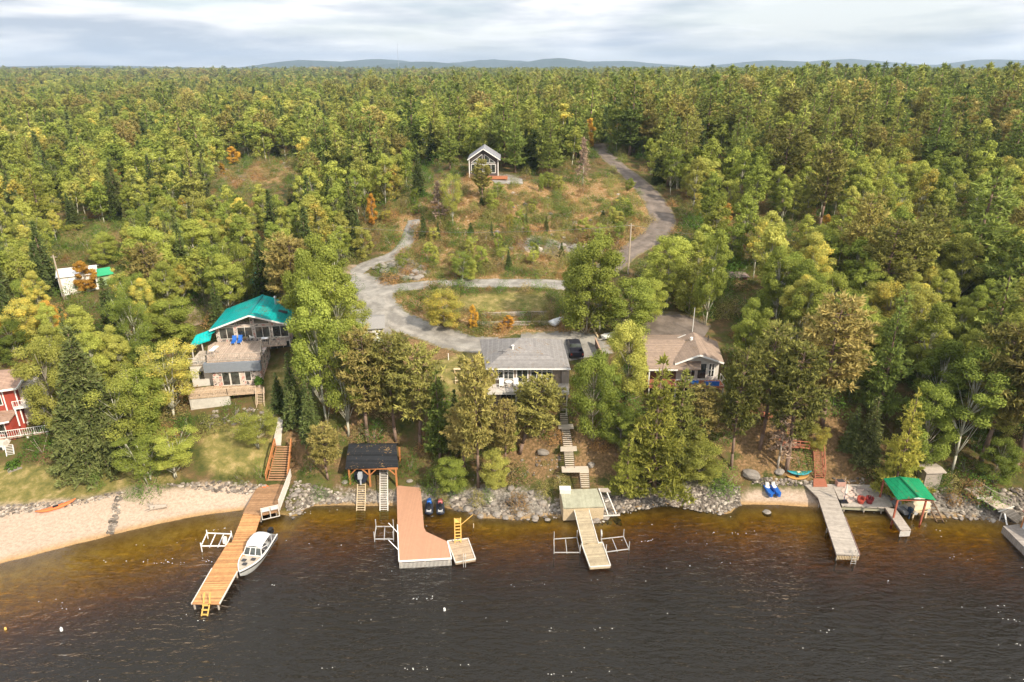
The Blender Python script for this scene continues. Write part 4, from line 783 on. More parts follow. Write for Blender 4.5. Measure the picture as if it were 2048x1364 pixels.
for a in (a1, a2): MB().bar(a, a + up + Vector((0,.1,.5)), .09).build('rail', YELW, ls)
for a in (c1, c2): MB().bar(a, a + Vector((0,-.1,2.5)), .09).build('leg', YELW, ls)
for i in range(6): u = (i + .7) / 6.5; MB().bar(a1 + up * u, a2 + up * u, .06, .1).build('rung', YELW, ls)
MB().slab([a1 + up, a2 + up, a2 + up + Vector((0,.7,0)), a1 + up + Vector((0,.7,0))], .06).build('platform', YELW, ls)
gw = thing('mooring_pole', 'yellow pole reaching from the ladder stand to the rocky bank', 'pole', tuple(P(925, 1055, 1))); MB().tube(P(921, 1050, 2.6), P(945, 1030, .6), .05, .05, 6).build('pole', YELW, gw)
po = thing('water_post', 'lone pale post standing in the water off the rocky shore', 'post', tuple(P(947, 1063, 0))); MB().tube(P(947, 1064, -.6), P(947, 1047, .6) , .05, .05, 6).build('post', PALEW, po)
# ================================================ centre dock and steps
cd = thing('square_deck', 'square grey green deck with a slatted skirt at the water end of the steps', 'deck', tuple(P(1160, 1005, 1.6)))
CZ_ = 1.85; SP_ = [(1127,1015),(1208,1012),(1194,977),(1120,979)]
MB().slab([P(a, b, CZ_) for a, b in SP_], .16).build('deck', mat_bands('green_grey_planks', (.38, .37, .27, 1), (1, 0, 0), .14, gap=.08, tone=.06, dark=.7), cd)
skirt(cd, P(1127,1016,CZ_), P(1208,1013,CZ_), CZ_ - .16, .15, PALEW, 40); skirt(cd, P(1127,1016,CZ_), P(1120,981,CZ_), CZ_ - .16, .15, PALEW, 22)
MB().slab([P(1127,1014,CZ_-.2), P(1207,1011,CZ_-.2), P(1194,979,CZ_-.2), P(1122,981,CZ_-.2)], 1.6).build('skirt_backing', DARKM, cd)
wb = thing('storage_box', 'white storage box on the inner corner of the square deck', 'box', tuple(P(1130, 982, CZ_))); q = P(1130, 984, CZ_)
MB(q).box(-.62, .62, -.38, .38, 0, .5).build('body', OFFW, wb); MB(q).box(-.66, .66, -.42, .42, .5, .57).build('lid', WHITE, wb)
rp = thing('ramp_dock', 'narrow pale plank ramp leading down from the square deck', 'dock', tuple(P(1180, 1050, .8)))
MB().slab([P(1166,1087,.75), P(1196,1086,.75), P(1176,1016,1.5), P(1149,1017,1.5)], .12).build('deck', planks('pale_planks', (.40, .325, .215, 1), P(1162,1017,1.5) - P(1181,1087,.75), .15, tone=.16), rp)
MB().bar(P(1165,1088,.72), P(1148,1018,1.47), .08, .16).build('edge_trim', OFFW, rp); MB().bar(P(1197,1087,.72), P(1177,1017,1.47), .08, .16).build('edge_trim', OFFW, rp)
piles(rp, [P(1170,1083,.75), P(1192,1082,.75), P(1160,1055,1.1), P(1186,1052,1.1)], .65)
fd2 = thing('floating_dock', 'pale plank floating dock at the foot of the narrow ramp', 'dock', tuple(P(1192, 1120, .5)))
q5 = [(1180,1134),(1221,1131),(1205,1085),(1163,1087)]; MB().slab([P(a, b, .62) for a, b in q5], .32).build('deck', planks('float_planks', (.40, .325, .215, 1), P(1184,1086,.6) - P(1200,1132,.6), .15, tone=.18), fd2)
t4 = MB(); qq = [P(a, b, .64) for a, b in q5]
for i in range(4): t4.bar(qq[i], qq[(i+1)%4], .1, .12)
t4.build('edge_trim', OFFW, fd2)
boat_lift('boat_lift', 'rusty pipe boat lift in the water west of the narrow ramp', [(1108,1105),(1160,1105),(1154,1075),(1108,1078)], .15, 1.1, GALV, .045, 1)
boat_lift('boat_lift', 'rusty pipe boat lift in the water beside the white winch wheel', [(1212,1104),(1258,1098),(1247,1073),(1202,1078)], .15, 1.1, GALV, .045, 1, wheel=3)
hs = thing('hillside_steps', 'grey wooden steps in five flights with landings up to the grey roofed house', 'stairs', tuple(P(1140, 920, 3)))
STG = mat('grey_tread', (.52, .45, .36, 1), .85, var=.2); STD = mat('dark_stringer', (.12, .09, .07, 1), .9)
def SFl(x0, x1, xt0, xt1, pb, pt, zb, zt, n): stairs(hs, P(x0, pb, zb), P(x1, pb, zb), P(xt0, pt, zt), P(xt1, pt, zt), n, STG, STD, gap=.62, th=.07)
SFl(1162,1179,1159,1177,976,944,1.9,3.25,8); SFl(1131,1149,1128,1146,936,902,3.3,4.55,8); SFl(1127,1145,1123,1139,893,858,4.75,6.1,9); SFl(1121,1136,1120,1135,848,826,6.3,7.25,6); SFl(1120,1135,1120,1136,822,806,7.35,8.1,5)
for pp, z in (([(1124,943),(1178,943),(1176,932),(1123,933)], 3.35), ([(1121,901),(1154,900),(1153,892),(1121,893)], 4.8), ([(1117,856),(1148,856),(1146,848),(1117,849)], 6.3)): MB().slab([P(a, b, z) for a, b in pp], .14).build('landing', STG, hs)
wr = thing('wooden_ramp', 'bleached timber skid frame lying on the rocks beside the square deck', 'frame', tuple(P(1225, 1020, .8)))
MB().bar(P(1216,1030,.5), P(1198,978,2.0), .12).bar(P(1232,1028,.5), P(1214,985,1.9), .12).bar(P(1205,1032,.45), P(1240,1030,.45), .12).bar(P(1210,1003,1.2), P(1222,1000,1.3), .1).build('skid', OFFW, wr)
MB().slab([P(1198,982,1.95), P(1222,984,1.95), P(1216,976,1.95), P(1196,976,1.95)], .1).build('plank_top', GRAYWOOD, wr)
# ================================================ buildings
def stone_mat():
    m, t, p = newmat('mosaic_stone'); v = t.obj(); vo = t.n('ShaderNodeTexVoronoi', i_Vector=v, i_Scale=2.4); wn = t.n('ShaderNodeTexWhiteNoise', i_Vector=vo.outputs['Color'])
    c = t.ramp(wn.outputs['Value'], [(0, (.13, .11, .10)), (.3, (.34, .27, .23)), (.6, (.52, .42, .35)), (.8, (.46, .24, .20)), (1, (.68, .60, .52))], 'CONSTANT'); e = t.n('ShaderNodeTexVoronoi', feature='DISTANCE_TO_EDGE', i_Vector=v, i_Scale=2.4)
    c = t.mix(t.math('LESS_THAN', e.outputs['Distance'], .05), c, (.62, .56, .50, 1)); t.L.new(c, p.inputs['Base Color']); p.inputs['Roughness'].default_value = .9; return m
STONE = stone_mat()
def ribs(name, col, d, rough=.35, metal=.2, litter=0.04): return mat_bands(name, col, d, .42, litter=litter, gap=.10, tone=.06, dark=.6, rough=rough, metal=metal)
def gable_walls(root, o, yaw, a0, a1, b0, b1, zb, ze, za, m, am=None, name='wall'):
    am = (a0 + a1) / 2 if am is None else am; r = [(a0, zb), (a1, zb), (a1, ze), (am, za), (a0, ze)]
    return MB(o, yaw).loft([[(a, b0, z) for a, z in r], [(a, b1, z) for a, z in r]]).build(name, m, root)
# ---- teal roofed house
EL, ER, AP, BR = P(418,660,13.5), P(577,648,13.9), P(497,630,15.8), P(503,591,15.8); bk = Vector((BR.x - AP.x, BR.y - AP.y, 0)); yw = frame_of(EL, ER); W_ = Vector((ER.x-EL.x, ER.y-EL.y, 0)).length
O_ = Vector((EL.x, EL.y, 0)); bk = Vector((-math.sin(R(yw)), math.cos(R(yw)), 0)) * bk.length; apx = (AP - EL).dot(Vector((math.cos(R(yw)), math.sin(R(yw)), 0)))
th_ = thing('teal_roofed_house', 'stone faced house with a bright teal metal roof and stacked decks', 'house', (O_.x, O_.y, 8.0))
TEAL = ribs('teal_metal', (.0, .30, .29, 1), bk.cross(Vector((0,0,1))) * -1 if False else bk, rough=.38)
TEAL = ribs('teal_metal_roof', (.0, .40, .385, 1), (math.cos(R(yw)), math.sin(R(yw)), 0), rough=.38, litter=.05)
for q in ([EL, AP, AP + bk, EL + bk], [AP, ER, ER + bk, AP + bk]): MB().slab(q, .10).build('roof', TEAL, th_)
MB().bar(AP + Vector((0,0,.03)), AP + bk + Vector((0,0,.03)), .35, .06).build('ridge_cap', mat('ridge_teal', (.0, .20, .20, 1), .4), th_)
fc = MB()
for a, b in ((EL, AP), (AP, ER)): fc.bar(a - bk.normalized() * .04 + Vector((0,0,-.12)), b - bk.normalized() * .04 + Vector((0,0,-.12)), .05, .22)
fc.build('fascia', WHITE, th_)
gable_walls(th_, O_, yw, .55, W_ - .35, .9, bk.length - .5, 8.2, 13.62, 15.55, STONE, am=apx)
for a0, a1 in ((1.1, 3.05), (3.6, 5.6), (6.1, 8.0), (8.5, 10.6)): window(th_, O_, yw, a0, a1, 11.75, 13.35, b=.9, fm=OFFW, mull=(.5,))
def poly_window(root, o, yaw, pts, b, fm):
    MB(o, yaw).add([(a, b - .03, z) for a, z in pts] + [(a, b - .005, z) for a, z in pts], [tuple(range(len(pts))), tuple(range(2*len(pts)-1, len(pts)-1, -1))]).build('pane', glass(), wf_ := root) if False else None
    f = MB(o, yaw)
    for (a, z), (c, d) in zip(pts, pts[1:] + pts[:1]): f.bar((a, b - .035, z), (c, b - .035, d), .05, .09)
    fo = f.build('window', fm, root); MB(o, yaw).loft([[(a, b - .03, z) for a, z in pts], [(a, b - .004, z) for a, z in pts]]).build('pane', glass(), fo)
for pts in ([(2.1,13.75),(3.3,13.75),(3.3,14.15)], [(3.6,13.8),(5.5,13.8),(5.5,15.0),(5.2,15.0),(3.6,14.35)], [(6.0,13.8),(8.1,13.8),(8.1,14.45),(6.6,15.0),(6.0,15.0)], [(8.5,13.9),(10,13.9),(8.5,14.3)]): poly_window(th_, O_, yw, pts, .9, OFFW)
cp = P(567, 604, 14.9); MB().tube(AP.lerp(ER, .45) + bk * .72 + Vector((0,0,-.3)), AP.lerp(ER, .45) + bk * .72 + Vector((0,0,1.1)), .16, .16, 10).tube(AP.lerp(ER, .45) + bk * .72 + Vector((0,0,1.1)), AP.lerp(ER, .45) + bk * .72 + Vector((0,0,1.3)), .26, .12, 10).build('stovepipe', ALU, th_)
sk = AP.lerp(ER, .72) + bk * .45; MB(sk + Vector((0,0,.02)), yw).slab([(-.6,-.4,.25),(.6,-.4,-.05),(.6,.4,-.05),(-.6,.4,.25)], .12).build('skylight', DARKM, th_)
MB().slab([P(379,692,11.8), P(408,676,12.4), P(437,656,13.0), P(428,664,13.2), P(396,672,12.6)], .08).build('lean_to_roof', TEAL, th_)
LT = [P(379,693,11.7), P(434,659,13.2)]; MB().slab([P(378,694,11.6), P(420,680,12.2), EL + bk * .1 + Vector((.3,0,-.15)), P(392,670,13.0)], .1).build('porch_roof', TEAL, th_)
for q in (P(383,693,11.5), P(403,684,11.9)): MB().bar((q.x, q.y, 8.2), q, .14).build('porch_post', OFFW, th_)
UD = [(413,724),(523,718),(523,693),(573,689),(573,680),(430,684),(416,692)]
MB().slab([P(a, b, 11.5) for a, b in UD], .14).build('upper_deck', planks('upper_deck_planks', (.46, .35, .27, 1), (1, .1, 0), .15, tone=.18), th_)
railing(th_, [P(400,722,11.5), P(413,724,11.5), P(523,718,11.5), P(523,700,11.5)], 1.0, GRAYWOOD, 1.3, (1.0, .15), pick=.32); railing(th_, [P(525,692,11.5), P(573,688,11.5)], 1.0, GRAYWOOD, 1.3, (1.0, .15), pick=.32)
LA, LB = P(413,748,9.7), P(522,743,9.7); yl = frame_of(LA, LB); LW = (LB - LA).length; Lo = Vector((LA.x, LA.y, 0))
MB(Lo, yl).box(.7, LW, 0, 6, 7.2, 11.35).build('lower_wall', STONE, th_)
MB(Lo, yl).box(-.1, LW + .15, -.45, .3, 10.05, 11.34).build('deck_fascia', mat('blue_grey_panel', (.20, .22, .25, 1), .6), th_)
MB(Lo, yl).box(-2.4, .68, 1.1, 6, 7.2, 10.6).build('side_wall', OFFW, th_)
MB(Lo, yl).box(-2.5, .68, .9, 6, 10.62, 10.72).build('side_roof', planks('side_deck_planks', (.46, .38, .30, 1), (1, 0, 0), .15), th_)
railing(th_, [MB(Lo, yl).t((-2.4, 1.0, 10.72)), MB(Lo, yl).t((-.1, 1.0, 10.72))], .9, OFFW, 1.1)
window(th_, Lo, yl, 2.0, 2.9, 7.95, 9.75, fm=OFFW); window(th_, Lo, yl, 3.1, 4.2, 7.95, 9.8, fm=OFFW, name='patio_door'); window(th_, Lo, yl, 5.0, 5.7, 8.5, 9.75, fm=OFFW); window(th_, Lo, yl, -1.4, -.7, 8.5, 9.7, b=1.1, fm=OFFW)
RO = MB(O_, yw).t((0, 0, 0)); window(th_, O_, yw, 7.9, 10.6, 9.25, 11.0, b=.9, fm=OFFW, mull=(.33, .66), name='patio_door')
MB().slab([P(520,724,9.15), P(596,716,9.15), P(592,706,9.15), P(520,712,9.15)], .2).build('patio_slab', CONC, th_)
LD = [(377,797),(455,790),(530,784),(528,770),(420,772),(384,778)]
MB().slab([P(a, b, 7.85) for a, b in LD], .14).build('lower_deck', planks('lower_deck_planks', (.50, .36, .24, 1), (1, .1, 0), .15, tone=.15), th_)
LM = mat('tan_rail', (.55, .42, .30, 1), .8); railing(th_, [P(379,780,7.85), P(377,797,7.85), P(455,790,7.85), P(513,785,7.85)], .95, LM, 1.4, (1.0, .1), pick=.22, name='lower_railing')
cw = MB(); A_, B_ = P(378,798,7.7), P(458,791,7.7); cw.slab([A_, B_, B_ + Vector((0,.25,0)), A_ + Vector((0,.25,0))], 2.6).slab([A_, A_ + Vector((.25,0,0)), A_ + Vector((.25,3,0)), A_ + Vector((0,3,0))], 2.6); cw.build('foundation_wall', CONC, th_)
ts = thing('deck_steps', 'short tan wooden steps dropping from the lower deck of the teal roofed house', 'stairs', tuple(P(521, 800, 7)))
stairs(ts, P(515,818,5.95), P(529,818,5.95), P(514,787,7.75), P(528,786,7.75), 10, LM, LM, gap=.6)
for s_ in (0, 1): a, b = (P(514,819,5.95), P(513,788,7.75)) if s_ == 0 else (P(530,819,5.95), P(529,787,7.75)); m_ = MB(); m_.bar(a + Vector((0,0,.9)), b + Vector((0,0,.9)), .07); m_.bar(a, a + Vector((0,0,.9)), .08).bar(b, b + Vector((0,0,.9)), .08); m_.build('handrail', LM, ts)
def chair(name, label, loc, yaw, m, group=None, lounge=False, cat='chair'):
    t_ = thing(name, label, cat, (0,0,0), group); L_ = 1.0 if lounge else .5
    MB().slab([(-.3, 0, .36), (.3, 0, .36), (.3, L_, .42), (-.3, L_, .42)], .05).build('seat', m, t_); MB().slab([(-.3, L_, .42), (.3, L_, .42), (.3, L_ + .4, 1.0), (-.3, L_ + .4, 1.0)], .05).build('backrest', m, t_)
    for x in (-.3, .3):
        for y in (.05, L_): MB().bar((x, y, 0), (x, y, .4), .05).build('leg', WHITE, t_)
    t_.location = loc; t_.rotation_euler = (0, 0, R(yaw)); return t_
chair('deck_chair', 'blue and white lounge chair on the teal house upper deck, nearer the white wall', P(466, 691, 11.52), yw, BLUE, 'blue lounge chairs on the upper deck', True)
chair('deck_chair', 'blue and white lounge chair on the teal house upper deck, nearer the pale chairs', P(478, 690, 11.52), yw, BLUE, 'blue lounge chairs on the upper deck', True)
chair('deck_chair', 'tan chair by the patio doors of the teal roofed house', P(490, 681, 11.52), yw, PALEW); chair('deck_chair', 'white plastic chair by the patio doors of the teal roofed house', P(506, 680, 11.52), yw + 30, WHITE)
tb = thing('deck_bar', 'narrow wooden counter on the teal house upper deck corner', 'counter', tuple(P(432, 702, 11.52))); q = P(430, 710, 11.52); MB(q, 0).box(-.3, .3, -.9, .9, .9, 1.0).build('top', WHITE, tb)
for x, y in ((-.2,-.8),(.2,-.8),(-.2,.8),(.2,.8)): MB(q).bar((x, y, 0), (x, y, .9), .09).build('leg', GRAYWOOD, tb)
bq = thing('barbecue', 'small grey barbecue on the balcony of the teal roofed house', 'barbecue', tuple(P(532, 688, 11.52))); q = P(532, 689, 11.52); MB(q).box(-.45, .45, -.25, .25, .55, .9).build('body', DARKM, bq); MB(q).tube((-.45, 0, .9), (.45, 0, .9), .25, .25, 12).build('lid', ALU, bq)
for x in (-.4, .4): MB(q).bar((x, 0, 0), (x, 0, .6), .06).build('leg', DARKM, bq)
pl = thing('planter', 'leafy potted plant beside the top of the tan deck steps', 'planter', tuple(P(519, 772, 7.87))); q = P(519, 774, 7.87); MB(q).tube((0,0,0), (0,0,.6), .25, .35, 12).build('pot', GRAYWOOD, pl)
pm_ = bushm(300, .9, 1.1, .5, DGRN, .2)[0]; po_ = bpy.data.objects.new('foliage', pm_); COL.objects.link(po_); po_.parent = pl; po_.location = (q - Vector(pl.location)) + Vector((0,0,.55))
# ---- centre house
def hip(root, cs, pk, m, th=.12, name='roof'):
    cs = [Vector(c) for c in cs]; pk = Vector(pk)
    for i in range(4): MB().slab([cs[i], cs[(i+1)%4], pk], th).build(name, m[i], root)
ch = thing('grey_roofed_house', 'taupe house with a grey shingled hip roof and white framed windows', 'house', (1.7, 79.2, 7.6))
def shing(name, col, d): return mat_bands(name, col, d, .28, litter=.03, gap=.12, tone=.10, dark=.80, rough=.95)
SHG = mat('grey_shingle', (.28, .265, .25, 1), .95, var=.22, scale=6)
SHF = shing('grey_shingles_front', (.225, .21, .20, 1), (0, 1, 0)); SHS = shing('grey_shingles_side', (.225, .21, .20, 1), (1, 0, 0))
hip(ch, [(-3.3, 78.3, 12.95), (7.35, 78.3, 12.95), (7.0, 88.2, 12.95), (-4.5, 88.2, 12.95)], (1.05, 83.3, 15.15), [SHF, SHS, SHF, SHS])
gt = MB(); gt.bar((-3.3, 78.25, 12.88), (7.35, 78.25, 12.88), .10, .14); gt.build('gutter', WHITE, ch)
GW = mat_bands('taupe_siding', (.33, .26, .20, 1), (0, 0, 1), .16, gap=.12, tone=.05, dark=.7)
MB().box(-2.7, 6.2, 79.2, 87.5, 7.2, 12.84).build('wall', GW, ch)
o0 = (0, 79.2, 0)
window(ch, o0, 0, -2.2, .15, 11.15, 12.45, mull=(.2, .46, .5, .73), bars=(.75,)); window(ch, o0, 0, 2.45, 5.05, 11.15, 12.45, mull=(.27, .5, .54, .77), bars=(.75,)); window(ch, o0, 0, .65, 1.95, 10.62, 12.5, mull=(.5,), fw=.14, name='patio_door')
window(ch, o0, 0, -1.4, .6, 8.3, 9.9, fm=OFFW, mull=(.33, .66)); window(ch, o0, 0, 3.2, 4.6, 8.3, 9.8, fm=OFFW, mull=(.5,))
MB().box(-3.0, 7.1, 76.9, 79.14, 10.30, 10.48).build('deck', mat_bands('deck_grey', (.52, .46, .40, 1), (0, 1, 0), .15, tone=.06, gap=.08), ch)
MB().box(-3.05, 7.15, 76.8, 76.88, 10.05, 10.52).build('deck_fascia', OFFW, ch)
for x in (-2.8, .5, 3.8, 6.9): MB().bar((x, 77.1, float(H(x, 77.1)) - .3), (x, 77.1, 10.3), .16).build('deck_post', OFFW, ch)
railing(ch, [(-3.0, 76.95, 10.48), (7.1, 76.95, 10.48)], .95, OFFW, 2.2, (1.0,), wd=.06, name='railing'); railing(ch, [(-3.0, 76.95, 10.48), (-3.0, 79.1, 10.48)], .95, OFFW, 2.0, (1.0,), wd=.06)
MB().box(6.3, 7.25, 78.7, 78.8, 10.5, 12.5).build('privacy_screen', GREYW, ch); MB().box(6.22, 7.3, 79.4, 84, 7.4, 12.3).build('side_entry', GREYW, ch)
MB().tube((.1, 81.4, 14.1), (.1, 81.4, 14.75), .10, .10, 8).tube((.1, 81.4, 14.75), (.1, 81.4, 14.85), .2, .2, 8).build('roof_vent', WHITE, ch)
an = MB(); an.bar((-1.2, 80.6, 13.9), (-1.2, 80.6, 14.6), .04).bar((-1.8, 80.6, 14.3), (-.6, 80.6, 14.3), .04); 
for x in (-1.7, -1.4, -1.0, -.7): an.bar((x, 80.4, 14.3), (x, 80.8, 14.3), .03)
an.build('antenna', DARKM, ch)
tbl = thing('patio_table', 'small white table on the deck of the grey roofed house', 'table', (-.4, 78.2, 10.5)); MB().tube((-.4,78.2,11.15),(-.4,78.2,11.22),.5,.5,14).build('top', WHITE, tbl)
for a in (0, 2.1, 4.2): MB().bar((-.4+.35*math.cos(a),78.2+.35*math.sin(a),10.5), (-.4+.2*math.cos(a),78.2+.2*math.sin(a),11.15), .05).build('leg', WHITE, tbl)
for i, x in enumerate((-1.3, .5)): chair('deck_chair', ('white chair beside the small patio table, nearer the big windows' if i else 'white chair beside the small patio table, at the open deck end'), (x, 77.8, 10.5), 0, WHITE)
# ---- tan roofed house
rh = thing('tan_roofed_house', 'white gabled house with a tan shingle roof and a red stained deck', 'house', tuple(P(1400, 795, 7.5)))
TN1 = shing('tan_shingles', (.28, .205, .155, 1), (0, 1, 0)); TN2 = shing('tan_shingles_gable', (.28, .205, .155, 1), (1, 0, 0))
wf0, wf1, wr0, wr1 = P(1296,739,11.7), P(1402,739,11.7), P(1286,679,13.1), P(1402,680,13.1)
MB().slab([wf0, wf1, wr1, wr0], .12).slab([wr0, wr1, wr1 + Vector((0,4.5,-1.0)), wr0 + Vector((0,4.5,-1.0))], .12).build('wing_roof', TN1, rh)
g0, g1, e0, e1, l0, l1 = P(1400,709,13.45), P(1386,664,13.6), P(1448,725,12.2), P(1434,683,12.3), P(1350,727,12.15), P(1338,684,12.2)
for q in ([g0, e0, e1, g1], [l0, g0, g1, l1]): MB().slab(q, .12).build('roof', TN2, rh)
f3 = MB()
for a, b in ((l0, g0), (g0, e0)): f3.bar(a + Vector((0,-.04,-.12)), b + Vector((0,-.04,-.12)), .05, .22)
f3.bar(wf0 + Vector((0,-.04,-.08)), wf1 + Vector((-3,-.04,-.08)), .05, .18); f3.build('fascia', WHITE, rh)
gx0, gx1, gy = l0.x + .5, e0.x - .35, g0.y + 1.0; g_am = g0.x
gable_walls(rh, (0, 0, 0), 0, gx0, gx1, gy, gy + 7, 7.2, 12.0, 13.15, OFFW, am=g_am)
MB().box(wf0.x + .5, gx0, wf0.y + 1.8, wf0.y + 8, 7.4, 11.6).build('wing_wall', mat('brown_siding', (.16, .09, .06, 1), .8), rh)
px_ = lambda px: (px - 1024) / FPX * (gy * CT + 37 * ST)
window(rh, (0, gy, 0), 0, px_(1418), px_(1428), 9.9, 11.7, mull=(.5,), bars=(.5,)); window(rh, (0, gy, 0), 0, px_(1396), px_(1412), 9.6, 11.7, fm=OFFW, name='porch_opening'); window(rh, (0, gy, 0), 0, px_(1368), px_(1390), 9.9, 11.6, mull=(.33, .66))
for a, b in ((1363, 1378), (1383, 1397), (1401, 1413), (1417, 1430)): window(rh, (0, gy, 0), 0, px_(a), px_(b), 7.85, 9.0, bars=(.5,))
MB().box(gx0 - .5, gx1 + .3, gy - 2.2, gy - .05, 9.2, 9.4).build('deck', REDST, rh); MB().box(wf0.x + .3, gx0 - .55, gy - 2.2, gy + .9, 9.2, 9.4).build('wing_deck', REDST, rh)
railing(rh, [(gx0 - .5, gy - 2.15, 9.4), (gx1 + .3, gy - 2.15, 9.4), (gx1 + .3, gy - .1, 9.4)], .95, OFFW, 1.3, (1.0, .1), wd=.05); railing(rh, [(wf0.x + .3, gy - 2.1, 9.4), (gx0 - .6, gy - 2.1, 9.4)], .95, REDST, 1.4, (1., .55, .15), wd=.1)
for x in (wf0.x + .3, gx0 - .4, (gx0 + gx1) / 2, gx1 + .2): MB().bar((x, gy - 2.0, float(H(x, gy - 2.0)) - .3), (x, gy - 2.0, 9.2), .14).build('deck_post', OFFW, rh)
MB().bar((wf0.x + .25, wf0.y + .2, 9.4), (wf0.x + .25, wf0.y + .2, 11.6), .14).build('porch_post', WHITE, rh)
MB().box(gx0, gx1 + .1, gy - .25, gy - .02, float(H(gx1, gy)) - .8, 7.7).build('brick_skirt', mat('brick_base', (.30, .14, .09, 1), .9), rh)
MB().box(px_(1400), px_(1431), gy - 2.28, gy - 2.22, 9.55, 10.2).build('tmp', BLUE).name = 'beach_towel'; tw = bpy.data.objects['beach_towel']; tag(tw, 'blue striped towel hanging on the white gable deck railing near the window', 'towel')
MB().box(px_(1374), px_(1390), gy - 2.28, gy - 2.22, 9.8, 10.3).build('beach_towel.001', BLUE); tag(bpy.data.objects['beach_towel.001'], 'smaller blue towel on the same railing, half hidden behind the pine', 'towel')
MB().tube((g1.x - .8, g1.y - 2.4, 13.3), (g1.x - .8, g1.y - 2.4, 13.75), .2, .2, 8).build('roof_vent', WHITE, rh); MB().tube((e1.x - 1.6, e1.y - 1, 12.7), (e1.x - 1.6, e1.y - 1, 13.6), .07, .07, 8).build('vent_pipe', DARKM, rh)
fpq = P(1400, 668, 12.6); fpo = thing('flagpole', 'slim white pole standing behind the tan roofed house', 'pole', (fpq.x, fpq.y + 4, 11.3)); MB().tube((fpq.x, fpq.y + 4, 10.8), (fpq.x, fpq.y + 4, 15.2), .06, .04, 8).build('pole', WHITE, fpo)
# ---- hilltop cabin
cb = thing('hilltop_cabin', 'charcoal gabled cabin with tall white framed windows on the rocky hilltop', 'cabin', tuple(D(966, 347, 160)))
cl_, cr_, ca = D(934.6, 319, 159.3), D(1000.6, 322, 159.3), D(966, 297, 159.3); cbk = Vector((0, 9.5, 0)); cr_.z = cl_.z
CRF = shing('charcoal_shingles', (.24, .24, .26, 1), (0, 1, 0))
for q in ([cl_, ca, ca + cbk, cl_ + cbk], [ca, cr_, cr_ + cbk, ca + cbk]): MB().slab(q, .12).build('roof', CRF, cb)
f4 = MB()
for a, b in ((cl_, ca), (ca, cr_)): f4.bar(a + Vector((0,-.05,-.13)), b + Vector((0,-.05,-.13)), .06, .2)
f4.build('fascia', WHITE, cb)
CS = mat_bands('charcoal_siding', (.085, .07, .065, 1), (0, 0, 1), .18, gap=.1, tone=.04, dark=.7); cx0, cx1 = D(939, 340, 160).x, D(996, 340, 160).x; zb_ = 24.9
gable_walls(cb, (0, 0, 0), 0, cx0, cx1, 160, 168.3, zb_ - .7, cl_.z + .15, ca.z - .25, CS, am=ca.x)
cm_ = ca.x; zE = cl_.z
for a0, a1, mu in ((cm_ - 2.7, cm_ - .2, (.33,)), (cm_ + .2, cm_ + 2.7, (.62,))): window(cb, (0, 160, 0), 0, a0, a1, zb_ + .8, zb_ + 2.6, mull=mu, fw=.11)
for s_ in (-1, 1): poly_window(cb, (0, 160, 0), 0, [(cm_ + s_ * .25, zb_ + 2.95), (cm_ + s_ * 1.35, zb_ + 2.95), (cm_ + s_ * 1.35, zb_ + 4.05), (cm_ + s_ * .25, zb_ + 4.85)], 160 - 160, WHITE); poly_window(cb, (0, 160, 0), 0, [(cm_ + s_ * 1.5, zb_ + 2.95), (cm_ + s_ * 2.7, zb_ + 2.95), (cm_ + s_ * 2.7, zb_ + 3.1), (cm_ + s_ * 1.5, zb_ + 3.95)], 0, WHITE)
co = MB(); co.bar((cx0 - .02, 159.96, zb_ - .5), (cx0 - .02, 159.96, zE), .18).bar((cx1 + .02, 159.96, zb_ - .5), (cx1 + .02, 159.96, zE), .18); co.build('corner_trim', WHITE, cb)
MB().box(cm_ + .5, cx1 + 2.2, 157.6, 159.9, zb_ - .1, zb_ + .1).build('deck', mat('new_cedar', (.36, .14, .07, 1), .7, var=.1), cb); MB().box(cm_ + .5, cx1 + 2.2, 157.5, 157.58, zb_ - .35, zb_ + .12).build('deck_fascia', mat('new_cedar_fascia', (.42, .16, .075, 1), .7, var=.1), cb)
for x in (cm_ + .8, cx1, cx1 + 2): MB().bar((x, 157.8, zb_ - 2), (x, 157.8, zb_ - .1), .15).build('deck_post', TIMB, cb)
# ---- red cottage at the picture edge
rc = thing('red_cottage', 'red cottage with a brown roof and white railed balconies beside the lawn', 'house', tuple(P(10, 930, 2.2)))
RSH = shing('brown_shingles', (.30, .20, .15, 1), (0, 1, 0)); Z1 = 10.9
a_, b_ = P(-110, 796, Z1), P(33, 776, Z1); c_, d_ = P(58, 736, 12.4), P(-110, 750, 12.4)
MB().slab([a_, b_, c_, d_], .14).slab([d_, c_, c_ + Vector((1, 4, -1.4)), d_ + Vector((0, 4, -1.4))], .14).build('roof', RSH, rc)
MB().bar(a_ + Vector((0,-.05,-.08)), b_ + Vector((0,-.05,-.08)), .06, .26).bar(b_ + Vector((.05,0,-.08)), c_ + Vector((.05,0,-.08)), .06, .26).build('fascia', WHITE, rc)
ywr = frame_of(a_, b_); ro = Vector((b_.x, b_.y, 0)); MB(ro, ywr).box(-8.5, -.5, .9, 6.0, 2.0, 10.8).build('wall', RED, rc)
MB(ro, ywr).box(-.5, 1.6, 2.0, 6.0, 5.5, 10.6).build('side_wall', mat('pale_siding', (.62, .58, .50, 1), .7), rc)
window(rc, ro, ywr, -1.0 + .9, 1.1, 8.5, 10.2, b=2.0, mull=(.33, .66)); window(rc, ro, ywr, -3.6, -2.2, 8.6, 10.2, b=.9); MB(ro, ywr).box(-.62, -.48, .86, .9, 5.6, 10.7).box(-1.95, -1.82, .84, .9, 5.6, 10.7).build('corner_trim', WHITE, rc)
